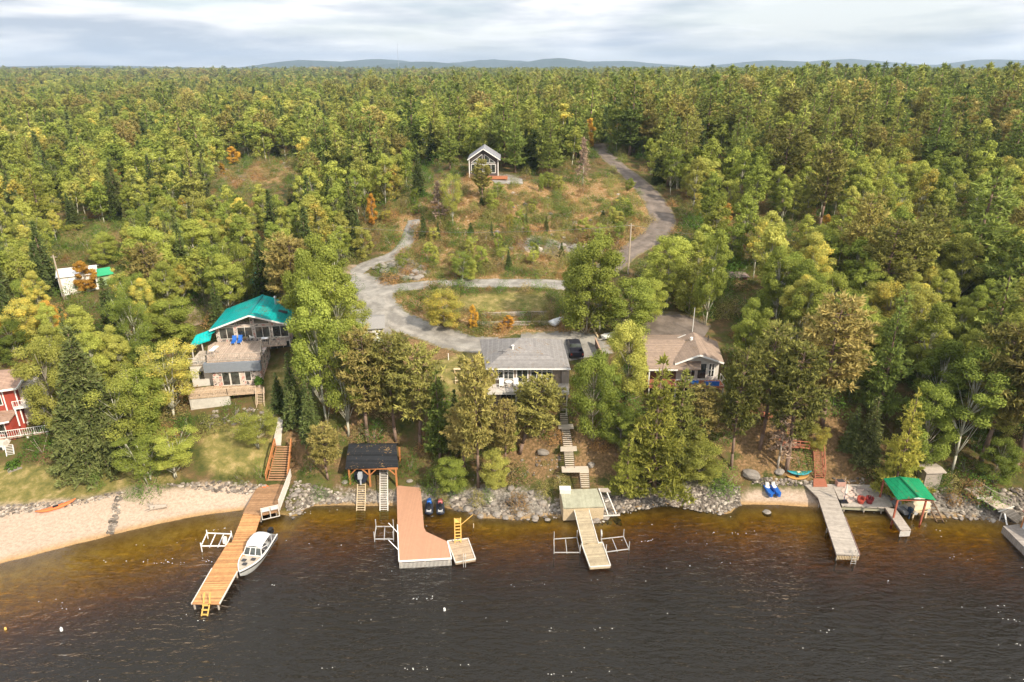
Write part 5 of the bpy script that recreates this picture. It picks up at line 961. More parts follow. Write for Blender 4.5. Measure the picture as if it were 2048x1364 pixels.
MB(ro, ywr).box(-1.0, 2.2, .2, 2.0, 7.95, 8.1).build('balcony', WHITE, rc); tb_ = MB(ro, ywr).t; railing(rc, [tb_((-1.0, .25, 8.1)), tb_((2.2, .25, 8.1)), tb_((2.2, 1.9, 8.1))], .95, WHITE, 1.1, (1., .12), pick=.25)
for x in (-.9, 2.1): MB(ro, ywr).bar((x, .3, 5.6), (x, .3, 7.95), .14).build('balcony_post', WHITE, rc)
lr0, lr1 = P(-60, 858, 7.0), P(18, 842, 7.0); MB().slab([lr0, lr1, lr1 + Vector((0, 2.6, .9)), lr0 + Vector((0, 2.6, .9))], .14).build('porch_roof', RSH, rc); MB().bar(lr0 + Vector((0,-.05,-.08)), lr1 + Vector((0,-.05,-.08)), .06, .2).build('porch_fascia', WHITE, rc)
MB().box(lr0.x, lr1.x - .3, lr1.y + .5, lr1.y + 3, 2.2, 6.9).build('porch_wall', RED, rc); window(rc, (0, lr1.y + .5, 0), 0, lr1.x - 2.2, lr1.x - 1.2, 4.9, 6.3)
dk = [P(-60, 884, 4.6), P(14, 876, 4.6), P(98, 864, 4.6), P(100, 846, 4.6), P(-60, 848, 4.6)]; MB().slab(dk, .16).build('deck', mat_bands('brown_deck', (.36, .25, .19, 1), (0, 1, 0), .15, tone=.1), rc)
railing(rc, [P(-60, 884, 4.6), P(14, 876, 4.6), P(98, 864, 4.6), P(100, 848, 4.6)], 1.0, WHITE, 1.5, (1., .12), pick=.24, name='deck_railing')
for a, b in ((-30, 882), (14, 878), (55, 872), (95, 868)): q = P(a, b - 1, 4.5); MB().bar((q.x, q.y, 1.6), q, .18).build('deck_post', WHITE, rc)
MB().box(P(-60,905,3).x, P(12,905,3).x, P(12,905,3).y, P(12,905,3).y + 3, 1.6, 4.4).build('lower_wall', OFFW, rc); window(rc, (0, P(12,905,3).y, 0), 0, P(-10,905,3).x, P(8,905,3).x, 2.8, 3.8)
wst = thing('garden_steps', 'white wooden steps going down from the red cottage deck to the lawn', 'stairs', tuple(P(20, 925, 2.2))); stairs(wst, P(17,928,2.1), P(32,926,2.1), P(9,890,4.3), P(25,888,4.3), 12, OFFW, WHITE, gap=.9)
pb_ = thing('planter', 'stone edged planter with green plants at the corner of the lawn', 'planter', tuple(P(30, 932, 2.1))); MB().slab([P(15,942,2.5), P(44,936,2.5), P(46,926,2.5), P(17,930,2.5)], .6).build('box', ROCKM, pb_)
pm_ = bushm(301, .8, 1.7, .5, DGRN, .2)[0]; po_ = bpy.data.objects.new('foliage', pm_); COL.objects.link(po_); po_.parent = pb_; po_.location = P(28, 934, 2.45) - Vector(pb_.location)
ot = thing('outdoor_table', 'pale table on the brown deck of the red cottage', 'table', tuple(P(50, 852, 4.62))); q = P(50, 853, 4.62); MB(q).box(-.8, .8, -.4, .4, .68, .75).build('top', OFFW, ot)
for x, y in ((-.7,-.3),(.7,-.3),(-.7,.3),(.7,.3)): MB(q).bar((x, y, 0), (x, y, .68), .06).build('leg', OFFW, ot)
# ---- back lot buildings
wh = thing('white_mobile_home', 'white mobile home half hidden behind an orange tree', 'mobile home', tuple(P(160, 582, 12.3)))
a_, b_ = P(122, 586, 12.2), P(198, 577, 12.2); yy = frame_of(a_, b_); wl = (b_ - a_).length; o = Vector((a_.x, a_.y, 0)); MB(o, yy).box(0, wl, 0, 5.2, 11.6, 15.0).build('wall', WHITE, wh)
MB(o, yy).slab([(-.2, -.3, 15.0), (wl + .2, -.3, 15.0), (wl + .2, 2.6, 15.8), (-.2, 2.6, 15.8)], .1).slab([(-.2, 2.6, 15.8), (wl + .2, 2.6, 15.8), (wl + .2, 5.4, 15.0), (-.2, 5.4, 15.0)], .1).build('roof', WHITE, wh); window(wh, o, yy, 2.3, 3.6, 12.9, 14.1, fm=GREYW); window(wh, o, yy, 4.6, 5.4, 12.9, 14.1, fm=GREYW)
gc = thing('green_roofed_shed', 'small shed with a bright green roof next to the white mobile home', 'shed', tuple(P(212, 568, 12.4))); a_, b_ = P(200, 573, 12.3), P(228, 568, 12.3); wl = (b_ - a_).length; o = Vector((a_.x, a_.y, 0)); yy = frame_of(a_, b_)
MB(o, yy).box(0, wl, .3, 3.6, 11.7, 14.2).build('wall', mat('green_wall', (.30, .40, .22, 1), .7), gc); GR = mat('green_metal', (.03, .36, .16, 1), .4, .1)
MB(o, yy).slab([(-.3, -.1, 14.2), (wl + .3, -.1, 14.2), (wl + .3, 2.0, 15.0), (-.3, 2.0, 15.0)], .08).slab([(-.3, 2.0, 15.0), (wl + .3, 2.0, 15.0), (wl + .3, 4, 14.2), (-.3, 4, 14.2)], .08).build('roof', GR, gc)
tg = thing('teal_roofed_garage', 'small garage with a shiny teal roof behind the large teal roofed house', 'garage', tuple(P(540, 572, 13.4))); a_, b_ = P(498, 573, 14.6), P(582, 573, 14.6); wl = (b_ - a_).length; o = Vector((a_.x, a_.y, 0))
MB(o, 0).slab([(0, 0, 15.0), (wl, 0, 15.0), (wl, 3.4, 16.1), (0, 3.4, 16.1)], .1).slab([(0, 3.4, 16.1), (wl, 3.4, 16.1), (wl, 6.8, 15.0), (0, 6.8, 15.0)], .1).build('roof', ribs('teal_garage_roof', (.0, .40, .385, 1), (1, 0, 0), rough=.3), tg)
MB(o, 0).box(.4, wl - .4, .5, 6.4, 12.2, 14.95).build('wall', GREYW, tg)
ga = thing('grey_garage', 'pale garage with a white door beside the gravel road', 'garage', tuple(P(745, 684, 10.8))); a_, b_ = P(724, 684, 10.7), P(768, 681, 10.7); wl = (b_ - a_).length; o = Vector((a_.x, a_.y, 0)); yy = frame_of(a_, b_)
MB(o, yy).box(0, wl, 0, 5.2, 10.2, 12.9).build('wall', mat('cream_siding', (.52, .45, .37, 1), .8), ga); MB(o, yy).box(wl * .5, wl * .85, -.06, -.004, 10.6, 12.5).build('door', WHITE, ga)
MB(o, yy).slab([(-.3, -.4, 12.8), (wl + .3, -.4, 12.8), (wl + .3, 2.6, 13.6), (-.3, 2.6, 13.6)], .1).slab([(-.3, 2.6, 13.6), (wl + .3, 2.6, 13.6), (wl + .3, 5.6, 12.8), (-.3, 5.6, 12.8)], .1).build('roof', SHG, ga)
def shed(name, label, cat, pa, pb, zb, hgt, dep, wm, rm, rise=.7):
    a_, b_ = P(*pa, zb), P(*pb, zb); wl = (b_ - a_).length; o = Vector((a_.x, a_.y, 0)); yy = frame_of(a_, b_); t_ = thing(name, label, cat, tuple((a_ + b_) / 2)); z = zb + hgt
    MB(o, yy).box(0, wl, 0, dep, zb - .8, z - .02).build('wall', wm, t_); MB(o, yy).slab([(-.25, -.3, z), (wl + .25, -.3, z), (wl + .25, dep / 2, z + rise), (-.25, dep / 2, z + rise)], .1).slab([(-.25, dep / 2, z + rise), (wl + .25, dep / 2, z + rise), (wl + .25, dep + .3, z), (-.25, dep + .3, z)], .1).build('roof', rm, t_); return t_, o, yy, wl
shed('red_shed', 'low reddish brown shed tucked under the aspens behind the tan roofed house', 'shed', (1450, 577), (1492, 575), 13.0, 2.0, 3, mat('red_brown', (.20, .08, .07, 1), .8), mat('pinkish_roof', (.30, .22, .20, 1), .8), .3)
shed('grey_shed', 'small blue grey shed in the shade beside the red brown shed', 'shed', (1556, 586), (1590, 585), 13.0, 1.6, 2.6, GREYW, mat('blue_grey_roof', (.32, .36, .40, 1), .6), .3)
bh, *_ = shed('white_roofed_building', 'pale roofed building glimpsed through pines behind the cabin', 'building', (848, 296), (896, 295), 24.5, 2.6, 6, mat('far_wall', (.3, .3, .32, 1), .8), mat('pale_blue_roof', (.55, .60, .68, 1), .4), 1.6)
t_, o, yy, wl = shed('storage_shed', 'weathered plywood shed against the trees beside the green shelter', 'shed', (1848, 968), (1880, 967), 1.9, 1.7, 1.4, mat('plywood', (.34, .29, .24, 1), .85), GRAYWOOD, .15)
# ================================================ shore objects on the far side
kd = thing('pedal_boat', 'blue two seat pedal boat with white seats pulled onto the small cove', 'boat', tuple(T(1543, 980)))
q = T(1543, 984); q.z += .05; PB = MB(q, 3)
for s_ in (-1, 1): PB.loft([[(s_ * .48 + x * .30 * w_, y, z) for x, z in ((-1, .45), (-.8, 0), (.8, 0), (1, .45))] for y, w_ in ((-1.15, .5), (-.9, .95), (.8, 1), (1.1, .7))])
PB.box(-.5, .5, -.7, .95, .12, .40); PB.build('hull', BLUE, kd)
for s_ in (-1, 1): MB(q, 3).tube((s_ * .38, .35, .4), (s_ * .38, .35, .50), .28, .3, 14).tube((s_ * .38, .62, .45), (s_ * .38, .74, .85), .26, .2, 12).build('seat', WHITE, kd)
MB(q, 3).box(-.12, .12, -.75, .5, .4, .62).build('console', mat('navy', (.01, .04, .2, 1), .5), kd)
kayak('kayak', 'teal kayak with a pale top resting on the bank above the cove', T(1573, 950) + Vector((0,0,.15)), T(1621, 951) + Vector((0,0,.15)), .85, TEALP, m2=mat('cream', (.72, .62, .42, 1), .6)); 
kayak('canoe', 'upturned canoe with an orange side lying just below the teal kayak', T(1572, 958), T(1616, 958), .7, mat('tan_orange', (.42, .22, .06, 1), .6), 'canoe')
rs_t = thing('red_stairs', 'red stained wooden stairs with landings climbing from the grey dock', 'stairs', tuple(P(1638, 960, 1.2)))
stairs(rs_t, P(1630,955,1.25), P(1648,955,1.25), P(1627,899,3.9), P(1644,899,3.9), 14, REDST, REDST, gap=.6, th=.06)
for sl_ in ([P(1627,972,1.15), P(1655,972,1.15), P(1650,957,1.22), P(1627,957,1.22)], [P(1616,897,4.0), P(1648,897,4.0), P(1646,889,4.0), P(1616,889,4.0)], [P(1561,892,4.6), P(1618,896,4.2), P(1616,889,4.2), P(1561,882,4.7)]): MB().slab(sl_, .12).build('landing', REDST, rs_t)
stairs(rs_t, P(1559,880,4.75), P(1577,880,4.75), P(1556,856,6.0), P(1573,856,6.0), 7, REDST, REDST, gap=.6, th=.06)
MB().slab([P(1500,825,6.9), P(1546,838,6.5), P(1546,828,6.6), P(1500,815,7.0)], .12).build('walkway', REDST, rs_t)
hr = MB(); a, b = P(1649,955,1.25), P(1646,899,3.9)
for i in range(4): q = a.lerp(b, i / 3); hr.bar(q, q + Vector((0,0,.95)), .08)
hr.bar(a + Vector((0,0,.95)), b + Vector((0,0,.95)), .09); hr.build('handrail', REDST, rs_t); railing(rs_t, [P(1561,892,4.6), P(1618,897,4.1)], .9, REDST, 1.4, (1., .5), wd=.09)
gd = thing('grey_dock', 'long weathered grey dock slanting out from the foot of the red stairs', 'dock', tuple(P(1690, 1100, 0))); GPK = planks('grey_planks', (.40, .35, .30, 1), P(1650,1000,1) - P(1696,1109,1), .15, tone=.14, gap=.09, dark=.55)
GZ = 1.0; GP = [(1609,969),(1636,995),(1673,1108),(1719,1110),(1664,968)]; MB().slab([P(a, b, GZ) for a, b in GP], .14).build('deck', GPK, gd)
BRS = mat('brown_skirt', (.22, .14, .12, 1), .8); se = MB()
for a, b in ((GP[0], GP[1]), (GP[1], GP[2]), (GP[2], GP[3]), (GP[3], (1690, 1036))): pa, pb = P(*a, GZ - .35), P(*b, GZ - .35); se.bar(pa, pb, .08, .38)
se.build('skirt', BRS, gd); skirt(gd, P(1674,1109,GZ), P(1719,1111,GZ), GZ - .15, GZ - .6, PALEW, 14, 'end_slats')
piles(gd, [P(a, b, GZ) for a, b in ((1676,1104),(1713,1105),(1656,1050),(1693,1050),(1640,1000),(1670,1000))], GZ - .5)
ln = thing('swim_ladder', 'small steel swim ladder at the end of the weathered grey dock', 'ladder', tuple(P(1708, 1110, GZ))); q = P(1708, 1111, GZ); 
for s_ in (-.25, .25): MB(q).path([(s_, .35, 0), (s_, .3, .5), (s_, -.12, .5), (s_, -.16, -1.2)], .03).build('rail', GALV, ln)
for z in (-.3, -.6, -.9): MB(q).bar((-.25, -.15, z), (.25, -.15, z), .04).build('rung', GALV, ln)
pd = thing('patio_dock', 'wide grey patio deck joining the grey dock to the green roofed shelter', 'deck', tuple(P(1720, 1000, .9)))
PZ = .96; MB().slab([P(a, b, PZ) for a, b in ((1664,968),(1684,1011),(1770,1015),(1786,1012),(1768,970))], .14).build('deck', mat_bands('patio_planks', (.40, .35, .30, 1), (0, 1, 0), .15, tone=.12, gap=.08), pd)
MB().slab([P(1684,1011,PZ-.16), P(1770,1015,PZ-.16), P(1770,1014,PZ-.16) + Vector((0,.1,0)), P(1684,1010,PZ-.16) + Vector((0,.1,0))], .55).build('skirt', mat('green_grey_boards', (.36, .34, .24, 1), .85), pd)
piles(pd, [P(a, b, PZ) for a, b in ((1690,1008),(1730,1010),(1765,1012),(1700,985),(1750,985))], PZ - .15)
fd5 = thing('finger_dock', 'short grey finger dock with a slatted white end beside the green shelter', 'dock', tuple(P(1810, 1060, .9)))
q5 = [(1770,1015),(1801,1060),(1822,1059),(1792,1018)]; MB().slab([P(a, b, PZ + .02) for a, b in q5], .14).build('deck', planks('finger_planks', (.42, .36, .31, 1), P(1780,1016,1) - P(1811,1059,1), .15, tone=.1), fd5)
skirt(fd5, P(1801,1061,PZ), P(1822,1060,PZ), PZ - .13, .15, OFFW, 9, 'end_slats'); MB().bar(P(1770,1016,PZ - .4), P(1800,1060,PZ - .4), .06, .5).build('skirt', BRS, fd5); piles(fd5, [P(1803,1056,PZ), P(1818,1056,PZ), P(1786,1034,PZ)], PZ - .15)
fs = thing('flagstones', 'cluster of pale pink flagstones and a stone fire ring on the patio deck', 'flagstones', tuple(P(1712, 990, PZ))); rn = random.Random(4); fb2 = MB()
for i in range(20): q = P(1690 + rn.uniform(0, 32), 976 + rn.uniform(0, 27), PZ + .03); r_ = rn.uniform(.25, .5); a0 = rn.uniform(0, 6); fb2.slab([(q.x + r_ * math.cos(a0 + k * 1.05) * rn.uniform(.8, 1.1), q.y + r_ * math.sin(a0 + k * 1.05) * rn.uniform(.8, 1.1), PZ + .05 + .003 * i) for k in range(6)], .05)
fb2.build('slab', mat('pink_stone', (.58, .44, .37, 1), .9, var=.3), fs); fr2 = MB(); qc = P(1726, 987, PZ)
for i in range(14): a = i / 14 * 6.283; fr2.cbox((qc.x + .95 * math.cos(a), qc.y + .95 * math.sin(a), PZ + .12), .3, .3, .2)
fr2.build('fire_ring', mat('ring_stone', (.36, .31, .27, 1), .9), fs)
um = thing('patio_umbrella', 'folded pale umbrella in a square black base at the patio corner', 'umbrella', tuple(P(1687, 1004, PZ))); q = P(1687, 1004, PZ); MB(q).box(-.42, .42, -.32, .32, 0, .14).build('base', BLACK, um); MB(q).tube((0,0,.1), (.15,.2,2.4), .04, .04, 8).build('pole', mat('navy_pole', (.03, .03, .09, 1), .4), um); MB(q).tube((.07,.1,1.2), (.15,.2,2.35), .16, .05, 8).build('canopy', OFFW, um)
for i, (px, l) in enumerate(((1721, 'red tub chair on the patio deck, closer to the flagstones'), (1738, 'dark red tub chair on the patio deck, closer to the finger dock'))):
    t_ = thing('tub_chair', l, 'chair', tuple(P(px, 1006, PZ))); q = P(px, 1006, PZ); mm_ = RED if i == 0 else mat('dark_red', (.22, .03, .03, 1), .5); MB(q).tube((0,0,.05), (0,0,.38), .32, .36, 12).build('seat', mm_, t_); rr_ = MB(q)
    for k in range(7): a = R(-10 + k * 33.3); rr_.bar((.34 * math.cos(a), .34 * math.sin(a), .3), (.38 * math.cos(a), .38 * math.sin(a), .8), .16, .08)
    rr_.build('backrest', mm_, t_)
grl = thing('stone_grill', 'low brick grill block at the landward edge of the patio deck', 'grill', tuple(P(1680, 968, 1))); q = P(1680, 970, 1.0); MB(q).box(-.5, .5, -.35, .35, 0, .6).build('body', mat('grill_brick', (.42, .25, .20, 1), .9, var=.4, scale=6), grl); MB(q).box(-.4, .4, -.28, .28, .6, .66).build('grate', DARKM, grl)
# green shelter and boats
gs = thing('green_roofed_shelter', 'boat shelter with a bright green gable roof on red posts', 'boat shelter', tuple(P(1825, 1015, .5)))
r0, r1 = P(1837, 994, 4.3), P(1799, 953, 4.3); lf, lb_ = P(1795, 999, 3.5), P(1767, 957, 3.5); rf2, rb = P(1872, 1000, 3.5), P(1838, 957, 3.5)
for i, q in enumerate(([lf, r0, r1, lb_], [r0, rf2, rb, r1])): MB().slab(q, .07).build('roof', ribs('green_sheet_roof', (.015, .30, .13, 1), (r1 - r0).cross(Vector((0,0,1))), rough=.4, metal=.1), gs)
MB().bar(r0 + Vector((0,0,.03)), r1 + Vector((0,0,.03)), .2, .05).build('ridge_cap', mat('dark_green', (.005, .12, .05, 1), .5), gs)
PR = mat('red_post', (.34, .10, .06, 1), .7)
for q in (lf.lerp(r0, .06).lerp(lb_, .04), lb_.lerp(r1, .05), lf.lerp(rf2, .80) + Vector((0,.3,0)), lb_.lerp(rb, .9)): MB().bar((q.x, q.y, float(H(q.x, q.y)) - .3), (q.x, q.y, 3.42), .16).build('post', PR, gs)
MB().bar(lf + Vector((.1,.15,-.14)), rf2 + Vector((-.1,.15,-.14)), .12, .16).build('beam', PR, gs)
jb = thing('outboard_boat', 'small grey open boat with a dark outboard under the green shelter', 'boat', (0,0,0)); o_, i_, sh_ = hull(4.4, 1.7, .5, keel=.2); hull_part((0,0,0), o_, i_, mat('grey_hull', (.33, .34, .35, 1), .5), jb)
for y in (1.0, 2.3): MB().box(-.72, .72, y, y + .3, .3, .36).build('seat', OFFW if y < 2 else mat('orange_seat', (.5, .2, .12, 1), .6), jb)
MB().loft([[(x * .2, -.28 + y * .25, z) for x, y in ((-1,-1),(1,-1),(1,1),(-1,1))] for z in (.45, 1.0)]).box(-.07, .07, -.36, -.2, -.5, .46).build('outboard', mat('navy_motor', (.02, .04, .07, 1), .4), jb)
q = P(1815, 1028, .4); jb.location = (q.x, q.y, .45); jb.rotation_euler = (0, 0, R(14))
pn = thing('pontoon_boat', 'cream covered pontoon boat raised beside the grey boat under the green roof', 'boat', (0,0,0))
for s_ in (-1, 1): MB().tube((s_ * .85, 0, .1), (s_ * .85, 5.0, .1), .28, .28, 12).tube((s_ * .85, 5.0, .1), (s_ * .85, 5.7, .3), .28, .05, 12).build('pontoon', ALU, pn)
MB().box(-1.1, 1.1, 0, 5.2, .36, .46).build('deck', PALEW, pn); MB().loft([[(x * 1.08, y, z) for x, z in ((-1, .46), (1, .46), (1, 1.0), (.6, h), (-.6, h), (-1, 1.0))] for y, h in ((.15, 1.02), (.6, 1.2), (3.5, 1.25), (5.0, 1.02))]).build('cover', mat('cream_cover', (.68, .55, .40, 1), .8, var=.12), pn)
MB().box(-.5, .3, .9, 1.5, 1.2, 1.3).build('hatch', CANVAS, pn); q = P(1845, 1024, 1.0); pn.location = (q.x, q.y, .9); pn.rotation_euler = (0, 0, R(14))
pls = thing('boat_cradle', 'white and orange timber cradle under the pontoon boat', 'cradle', tuple(P(1840, 1026, .5)))
for a, b in ((1828, 1024), (1853, 1024), (1850, 1004)): q = P(a, b, .8); MB().bar((q.x, q.y, float(H(q.x, q.y)) - .2), (q.x, q.y, 1.15), .16).build('leg', PALEW, pls)
MB().bar(P(1826, 1024, 1.12), P(1856, 1023, 1.12), .12).build('beam', PALEW, pls)
rails('marine_railway', 'dark slanting skid rails entering the water beside the green roofed shelter', 1852, 1866, 1003, 1880, 1893, 1056, -.5, 1.5, mat('dark_wood_rail', (.16, .10, .06, 1), .8), 8)
gg = thing('gangway', 'bleached plank gangway with a handrail leading down to the floating boathouse', 'gangway', tuple(P(1980, 1000, 1.4)))
Lp = [P(1929,977,1.9), P(1961,997,1.6), P(2004,1024,1.2), P(2036,1047,.95)]; Rp = [P(1948,973,1.9), P(1979,994,1.6), P(2021,1013,1.2), P(2044,1034,.95)]; GM = [planks('gangway_planks', (.46, .38, .30, 1), Lp[0] - Lp[3], .16, tone=.2)]
for i in range(3): MB().slab([Lp[i], Lp[i+1], Rp[i+1], Rp[i]], .1).build('walkway', GM[0], gg)
for i in (1, 2): MB().bar(Lp[i] + Vector((-.4,0,.03)), Rp[i] + Vector((.4,0,.03)), .14, .06).build('crossbar', OFFW, gg)
railing(gg, [Rp[0], Rp[1], Rp[2]], .95, GRAYWOOD, 2.4, (1.,), wd=.08, name='handrail'); piles(gg, [Lp[1], Rp[1], Lp[2], Rp[2]], 1.1, .07, OFFW)
bf = thing('floating_boathouse', 'grey floating platform with a pale boathouse and brown roof at the gangway end', 'boathouse', tuple(P(2048, 1080, .5)))
F0, F1, F2, F3 = P(2006,1052,.85), P(2038,1048,.85), P(2150,1120,.85), P(2095,1140,.85); MB().slab([F0, F3, F2, F1], .9).build('float', mat_bands('grey_float_boards', (.33, .29, .26, 1), F3 - F0, .3, tone=.12, gap=.07), bf)
W0, W1 = P(2040,1056,.86), P(2130,1112,.86); yy = frame_of(W0, W1); wl = (W1 - W0).length; o = Vector((W0.x, W0.y, 0)); MB(o, yy).box(0, wl, .2, 3.2, .86, 3.0).build('wall', mat('pale_blue_wall', (.55, .58, .62, 1), .6), bf)
MB(o, yy).slab([(-.3, -.1, 2.95), (wl + .3, -.1, 2.95), (wl + .3, 1.7, 3.7), (-.3, 1.7, 3.7)], .1).slab([(-.3, 1.7, 3.7), (wl + .3, 1.7, 3.7), (wl + .3, 3.6, 2.95), (-.3, 3.6, 2.95)], .1).build('roof', mat('brown_metal', (.22, .12, .09, 1), .6), bf); MB(o, yy).bar((-.02, .2, .86), (-.02, .2, 3), .14).build('corner_trim', TIMB, bf)
mo = thing('mooring_post', 'white post leaning at the corner of the floating boathouse platform', 'post', tuple(P(2012, 1050, .9))); MB().tube(P(2014,1050,.9), P(2009,1027,2.0), .08, .08, 8).build('post', WHITE, mo)
# ================================================ lane side objects
def pole(label, px, pyb, pyt, transformer=False):
    b = T(px, pyb); top = D(px, pyt, b.y); t_ = thing('utility_pole', label, 'utility pole', tuple(b)); MB().tube(b - Vector((0,0,.4)), (b.x, b.y, top.z), .16, .11, 8).build('pole', mat('pole_wood', (.42, .34, .26, 1), .8), t_)
    if transformer: MB().tube((b.x + .38, b.y - .1, top.z - 2.6), (b.x + .38, b.y - .1, top.z - 1.5), .24, .24, 12).build('transformer', mat('grey_transformer', (.55, .57, .60, 1), .5), t_)
    MB().bar((b.x - .5, b.y, top.z - .35), (b.x + .5, b.y, top.z - .35), .09).build('crossarm', GRAYWOOD, t_); return (b, Vector((b.x, b.y, top.z - .3)))
_, pA = pole('wooden utility pole carrying a grey transformer among the birches', 673, 520, 449, True); _, pB = pole('slim wooden utility pole in front of the paved road bend', 1256, 548, 447); _, pC = pole('thin utility pole beside the white mobile home', 129, 600, 510)
pe = D(1720, 478, 118)
def wire(a, b, label, sag=1.2):
    t_ = thing('power_line', label, 'power line', tuple(a)); pts = [a.lerp(b, i / 12) - Vector((0, 0, sag * 4 * (i / 12) * (1 - i / 12))) for i in range(13)]; MB().path(pts, .018, 4).build('cable', mat('cable', (.2, .2, .2, 1), .6), t_)
wire(pA, pB, 'power line strung between the transformer pole and the slim pole'); wire(pB, pe, 'power line running from the slim pole into the aspens')
ub = thing('upturned_boat', 'white upturned boat lying in the brush behind the grey roofed house', 'boat', tuple(T(1115, 650))); A, B = T(1102, 652), T(1129, 637); L_ = (B - A).length; yy = frame_of(A, B); rs_ = []
for i in range(9): u = i / 8; b = .85 * max(.15, (1 - u ** 3)); rs_.append([(u * L_, b * math.cos(a), (A.z + (B.z - A.z) * u) - A.z + .1 + .75 * math.sin(a) * (1 - .4 * u)) for a in [k * math.pi / 7 for k in range(8)]])
MB(A, yy).loft(rs_).build('hull', mat('white_hull', (.66, .66, .66, 1), .4), ub, smooth=True)
tk = thing('pickup_truck', 'dark pickup truck parked behind the cone shaped tree by the grey roofed house', 'truck', (0,0,0)); DK = mat('dark_truck_paint', (.025, .025, .035, 1), .3)
MB().box(-.95, .95, .1, 1.9, .5, .62).box(-.95, -.85, .1, 1.9, .62, 1.15).box(.85, .95, .1, 1.9, .62, 1.15).box(-.85, .85, .1, .18, .62, 1.15).box(-.95, .95, 1.9, 5.3, .5, 1.12).build('body', DK, tk)
MB().loft([[(x * w_, y, z) for x, y in ((-1, y0), (1, y0), (1, y1), (-1, y1))] for z, w_, y0, y1 in ((1.12, .92, 1.95, 4.0), (1.75, .78, 2.15, 3.5))]).build('cab', DK, tk)
MB().slab([(-.74, 2.10, 1.68), (.74, 2.10, 1.68), (.84, 1.96, 1.2), (-.84, 1.96, 1.2)], .02).slab([(-.72, 3.56, 1.70), (.72, 3.56, 1.70), (.84, 3.96, 1.18), (-.84, 3.96, 1.18)], .02).build('window', glass(), tk)
for x in (-.9, .9):
    for y in (1.0, 4.4): MB().tube((x - .12, y, .38), (x + .12, y, .38), .38, .38, 16).build('wheel', RUBBER, tk)
for x in (-.8, .8): MB().box(x - .1, x + .1, .06, .12, .75, 1.0).build('tail_light', RED, tk)
q = T(1154, 722); tk.location = (q.x, q.y, q.z + .08); tk.rotation_euler = (0, 0, R(3))
tb3 = thing('boat_trailer', 'small white boat on a trailer in the shade beside the leafy trees', 'boat', tuple(T(1222, 678))); A, B = T(1206, 682), T(1243, 670); L_ = (B - A).length; yy = frame_of(A, B)
MB(A, yy).loft([[(u * L_, .8 * w_ * math.cos(a), .75 + .45 * math.sin(a)) for a in [math.pi + k * math.pi / 6 for k in range(7)]] for u, w_ in ((0, .8), (.3, 1), (.7, .9), (1, .1))]).build('hull', WHITE, tb3); MB(A, yy).bar((-.8, 0, .35), (L_ * .7, 0, .35), .1).build('trailer_frame', GALV, tb3)
for s_ in (-1, 1): MB(A, yy).tube((L_ * .35, s_ * .8, .28), (L_ * .35, s_ * .95, .28), .28, .28, 14).build('wheel', RUBBER, tb3)
lg = thing('leaning_log', 'pale peeled log leaning against the bank behind the parked pickup', 'log', tuple(T(1190, 668))); MB().tube(T(1196, 676) + Vector((0,0,.1)), T(1180, 655) + Vector((0,0,.9)), .14, .10, 8).build('log', PALEW, lg)
wfn = thing('wooden_fence', 'brown board fence running down the slope beside the pickup truck', 'fence', tuple(T(1200, 720))); A, B = T(1190, 692), T(1210, 740); fb3 = MB()
for i in range(22): q = A.lerp(B, i / 21); q.z = float(H(q.x, q.y)); fb3.bar(q - Vector((0,0,.2)), q + Vector((0,0,1.2)), .03, .3)
A.z = float(H(A.x, A.y)); B.z = float(H(B.x, B.y)); fb3.build('board', mat('fence_brown', (.15, .09, .07, 1), .85), wfn); MB().bar(A + Vector((0,0,1.25)), B + Vector((0,0,1.25)), .2, .08).build('cap_rail', mat('fence_cap', (.40, .26, .18, 1), .8), wfn)
for k, (a, b, c, d, l) in enumerate(((945,634,1098,630,'upper log retaining wall on the terraced bank behind the grey roofed house'), (955,652,1095,650,'lower log retaining wall on the terraced bank behind the grey roofed house'))):
    t_ = thing('retaining_wall', l, 'retaining wall', tuple(T(a, b))); rw = MB(); pts = [T(a + (c - a) * i / 8, b + (d - b) * i / 8) for i in range(9)]
    for i in range(8):
        for z in (.1, .34, .58): rw.tube(pts[i] + Vector((0,0,z)), pts[i+1] + Vector((0,0,z)), .13, .13, 6)
    rw.build('log', GRAYWOOD, t_)
ft = thing('garden_table', 'low pale table on the shaded lawn beside the grey roofed house', 'table', tuple(T(917, 744))); q = T(917, 745); MB(q).box(-.65, .65, -.25, .25, .5, .56).build('top', PALEW, ft)
for x in (-.5, .5): MB(q).box(x - .05, x + .05, -.2, .2, 0, .5).build('leg', PALEW, ft)
fx = thing('garden_bench', 'pale wooden bench on the shaded lawn at the edge of the bank', 'bench', tuple(T(919, 766))); q = T(919, 767); MB(q).box(-.6, .6, -.2, .25, .42, .48).build('seat', PALEW, fx); MB(q).box(-.6, .6, .2, .26, .6, .95).build('backrest', PALEW, fx)
for x in (-.5, .5): MB(q).box(x - .05, x + .05, -.2, .22, 0, .42).build('leg', PALEW, fx)
wp = thing('water_tap_post', 'short white post standing on the mown slope beside the gravel road', 'post', tuple(T(897, 720))); q = T(897, 720); MB(q).tube((0,0,-.2), (0,0,1.0), .06, .06, 8).build('post', WHITE, wp)
rcx = thing('rowboat', 'small red boat lying in the brush among the aspens', 'boat', tuple(T(262, 706))); A, B = T(255, 704), T(272, 703); MB(A, frame_of(A, B)).loft([[(u * 2.8, .5 * w_ * math.cos(a), .5 + .35 * math.sin(a)) for a in [k * math.pi / 5 for k in range(6)]] for u, w_ in ((0, .5), (.4, 1), (1, .2))]).build('hull', RED, rcx)
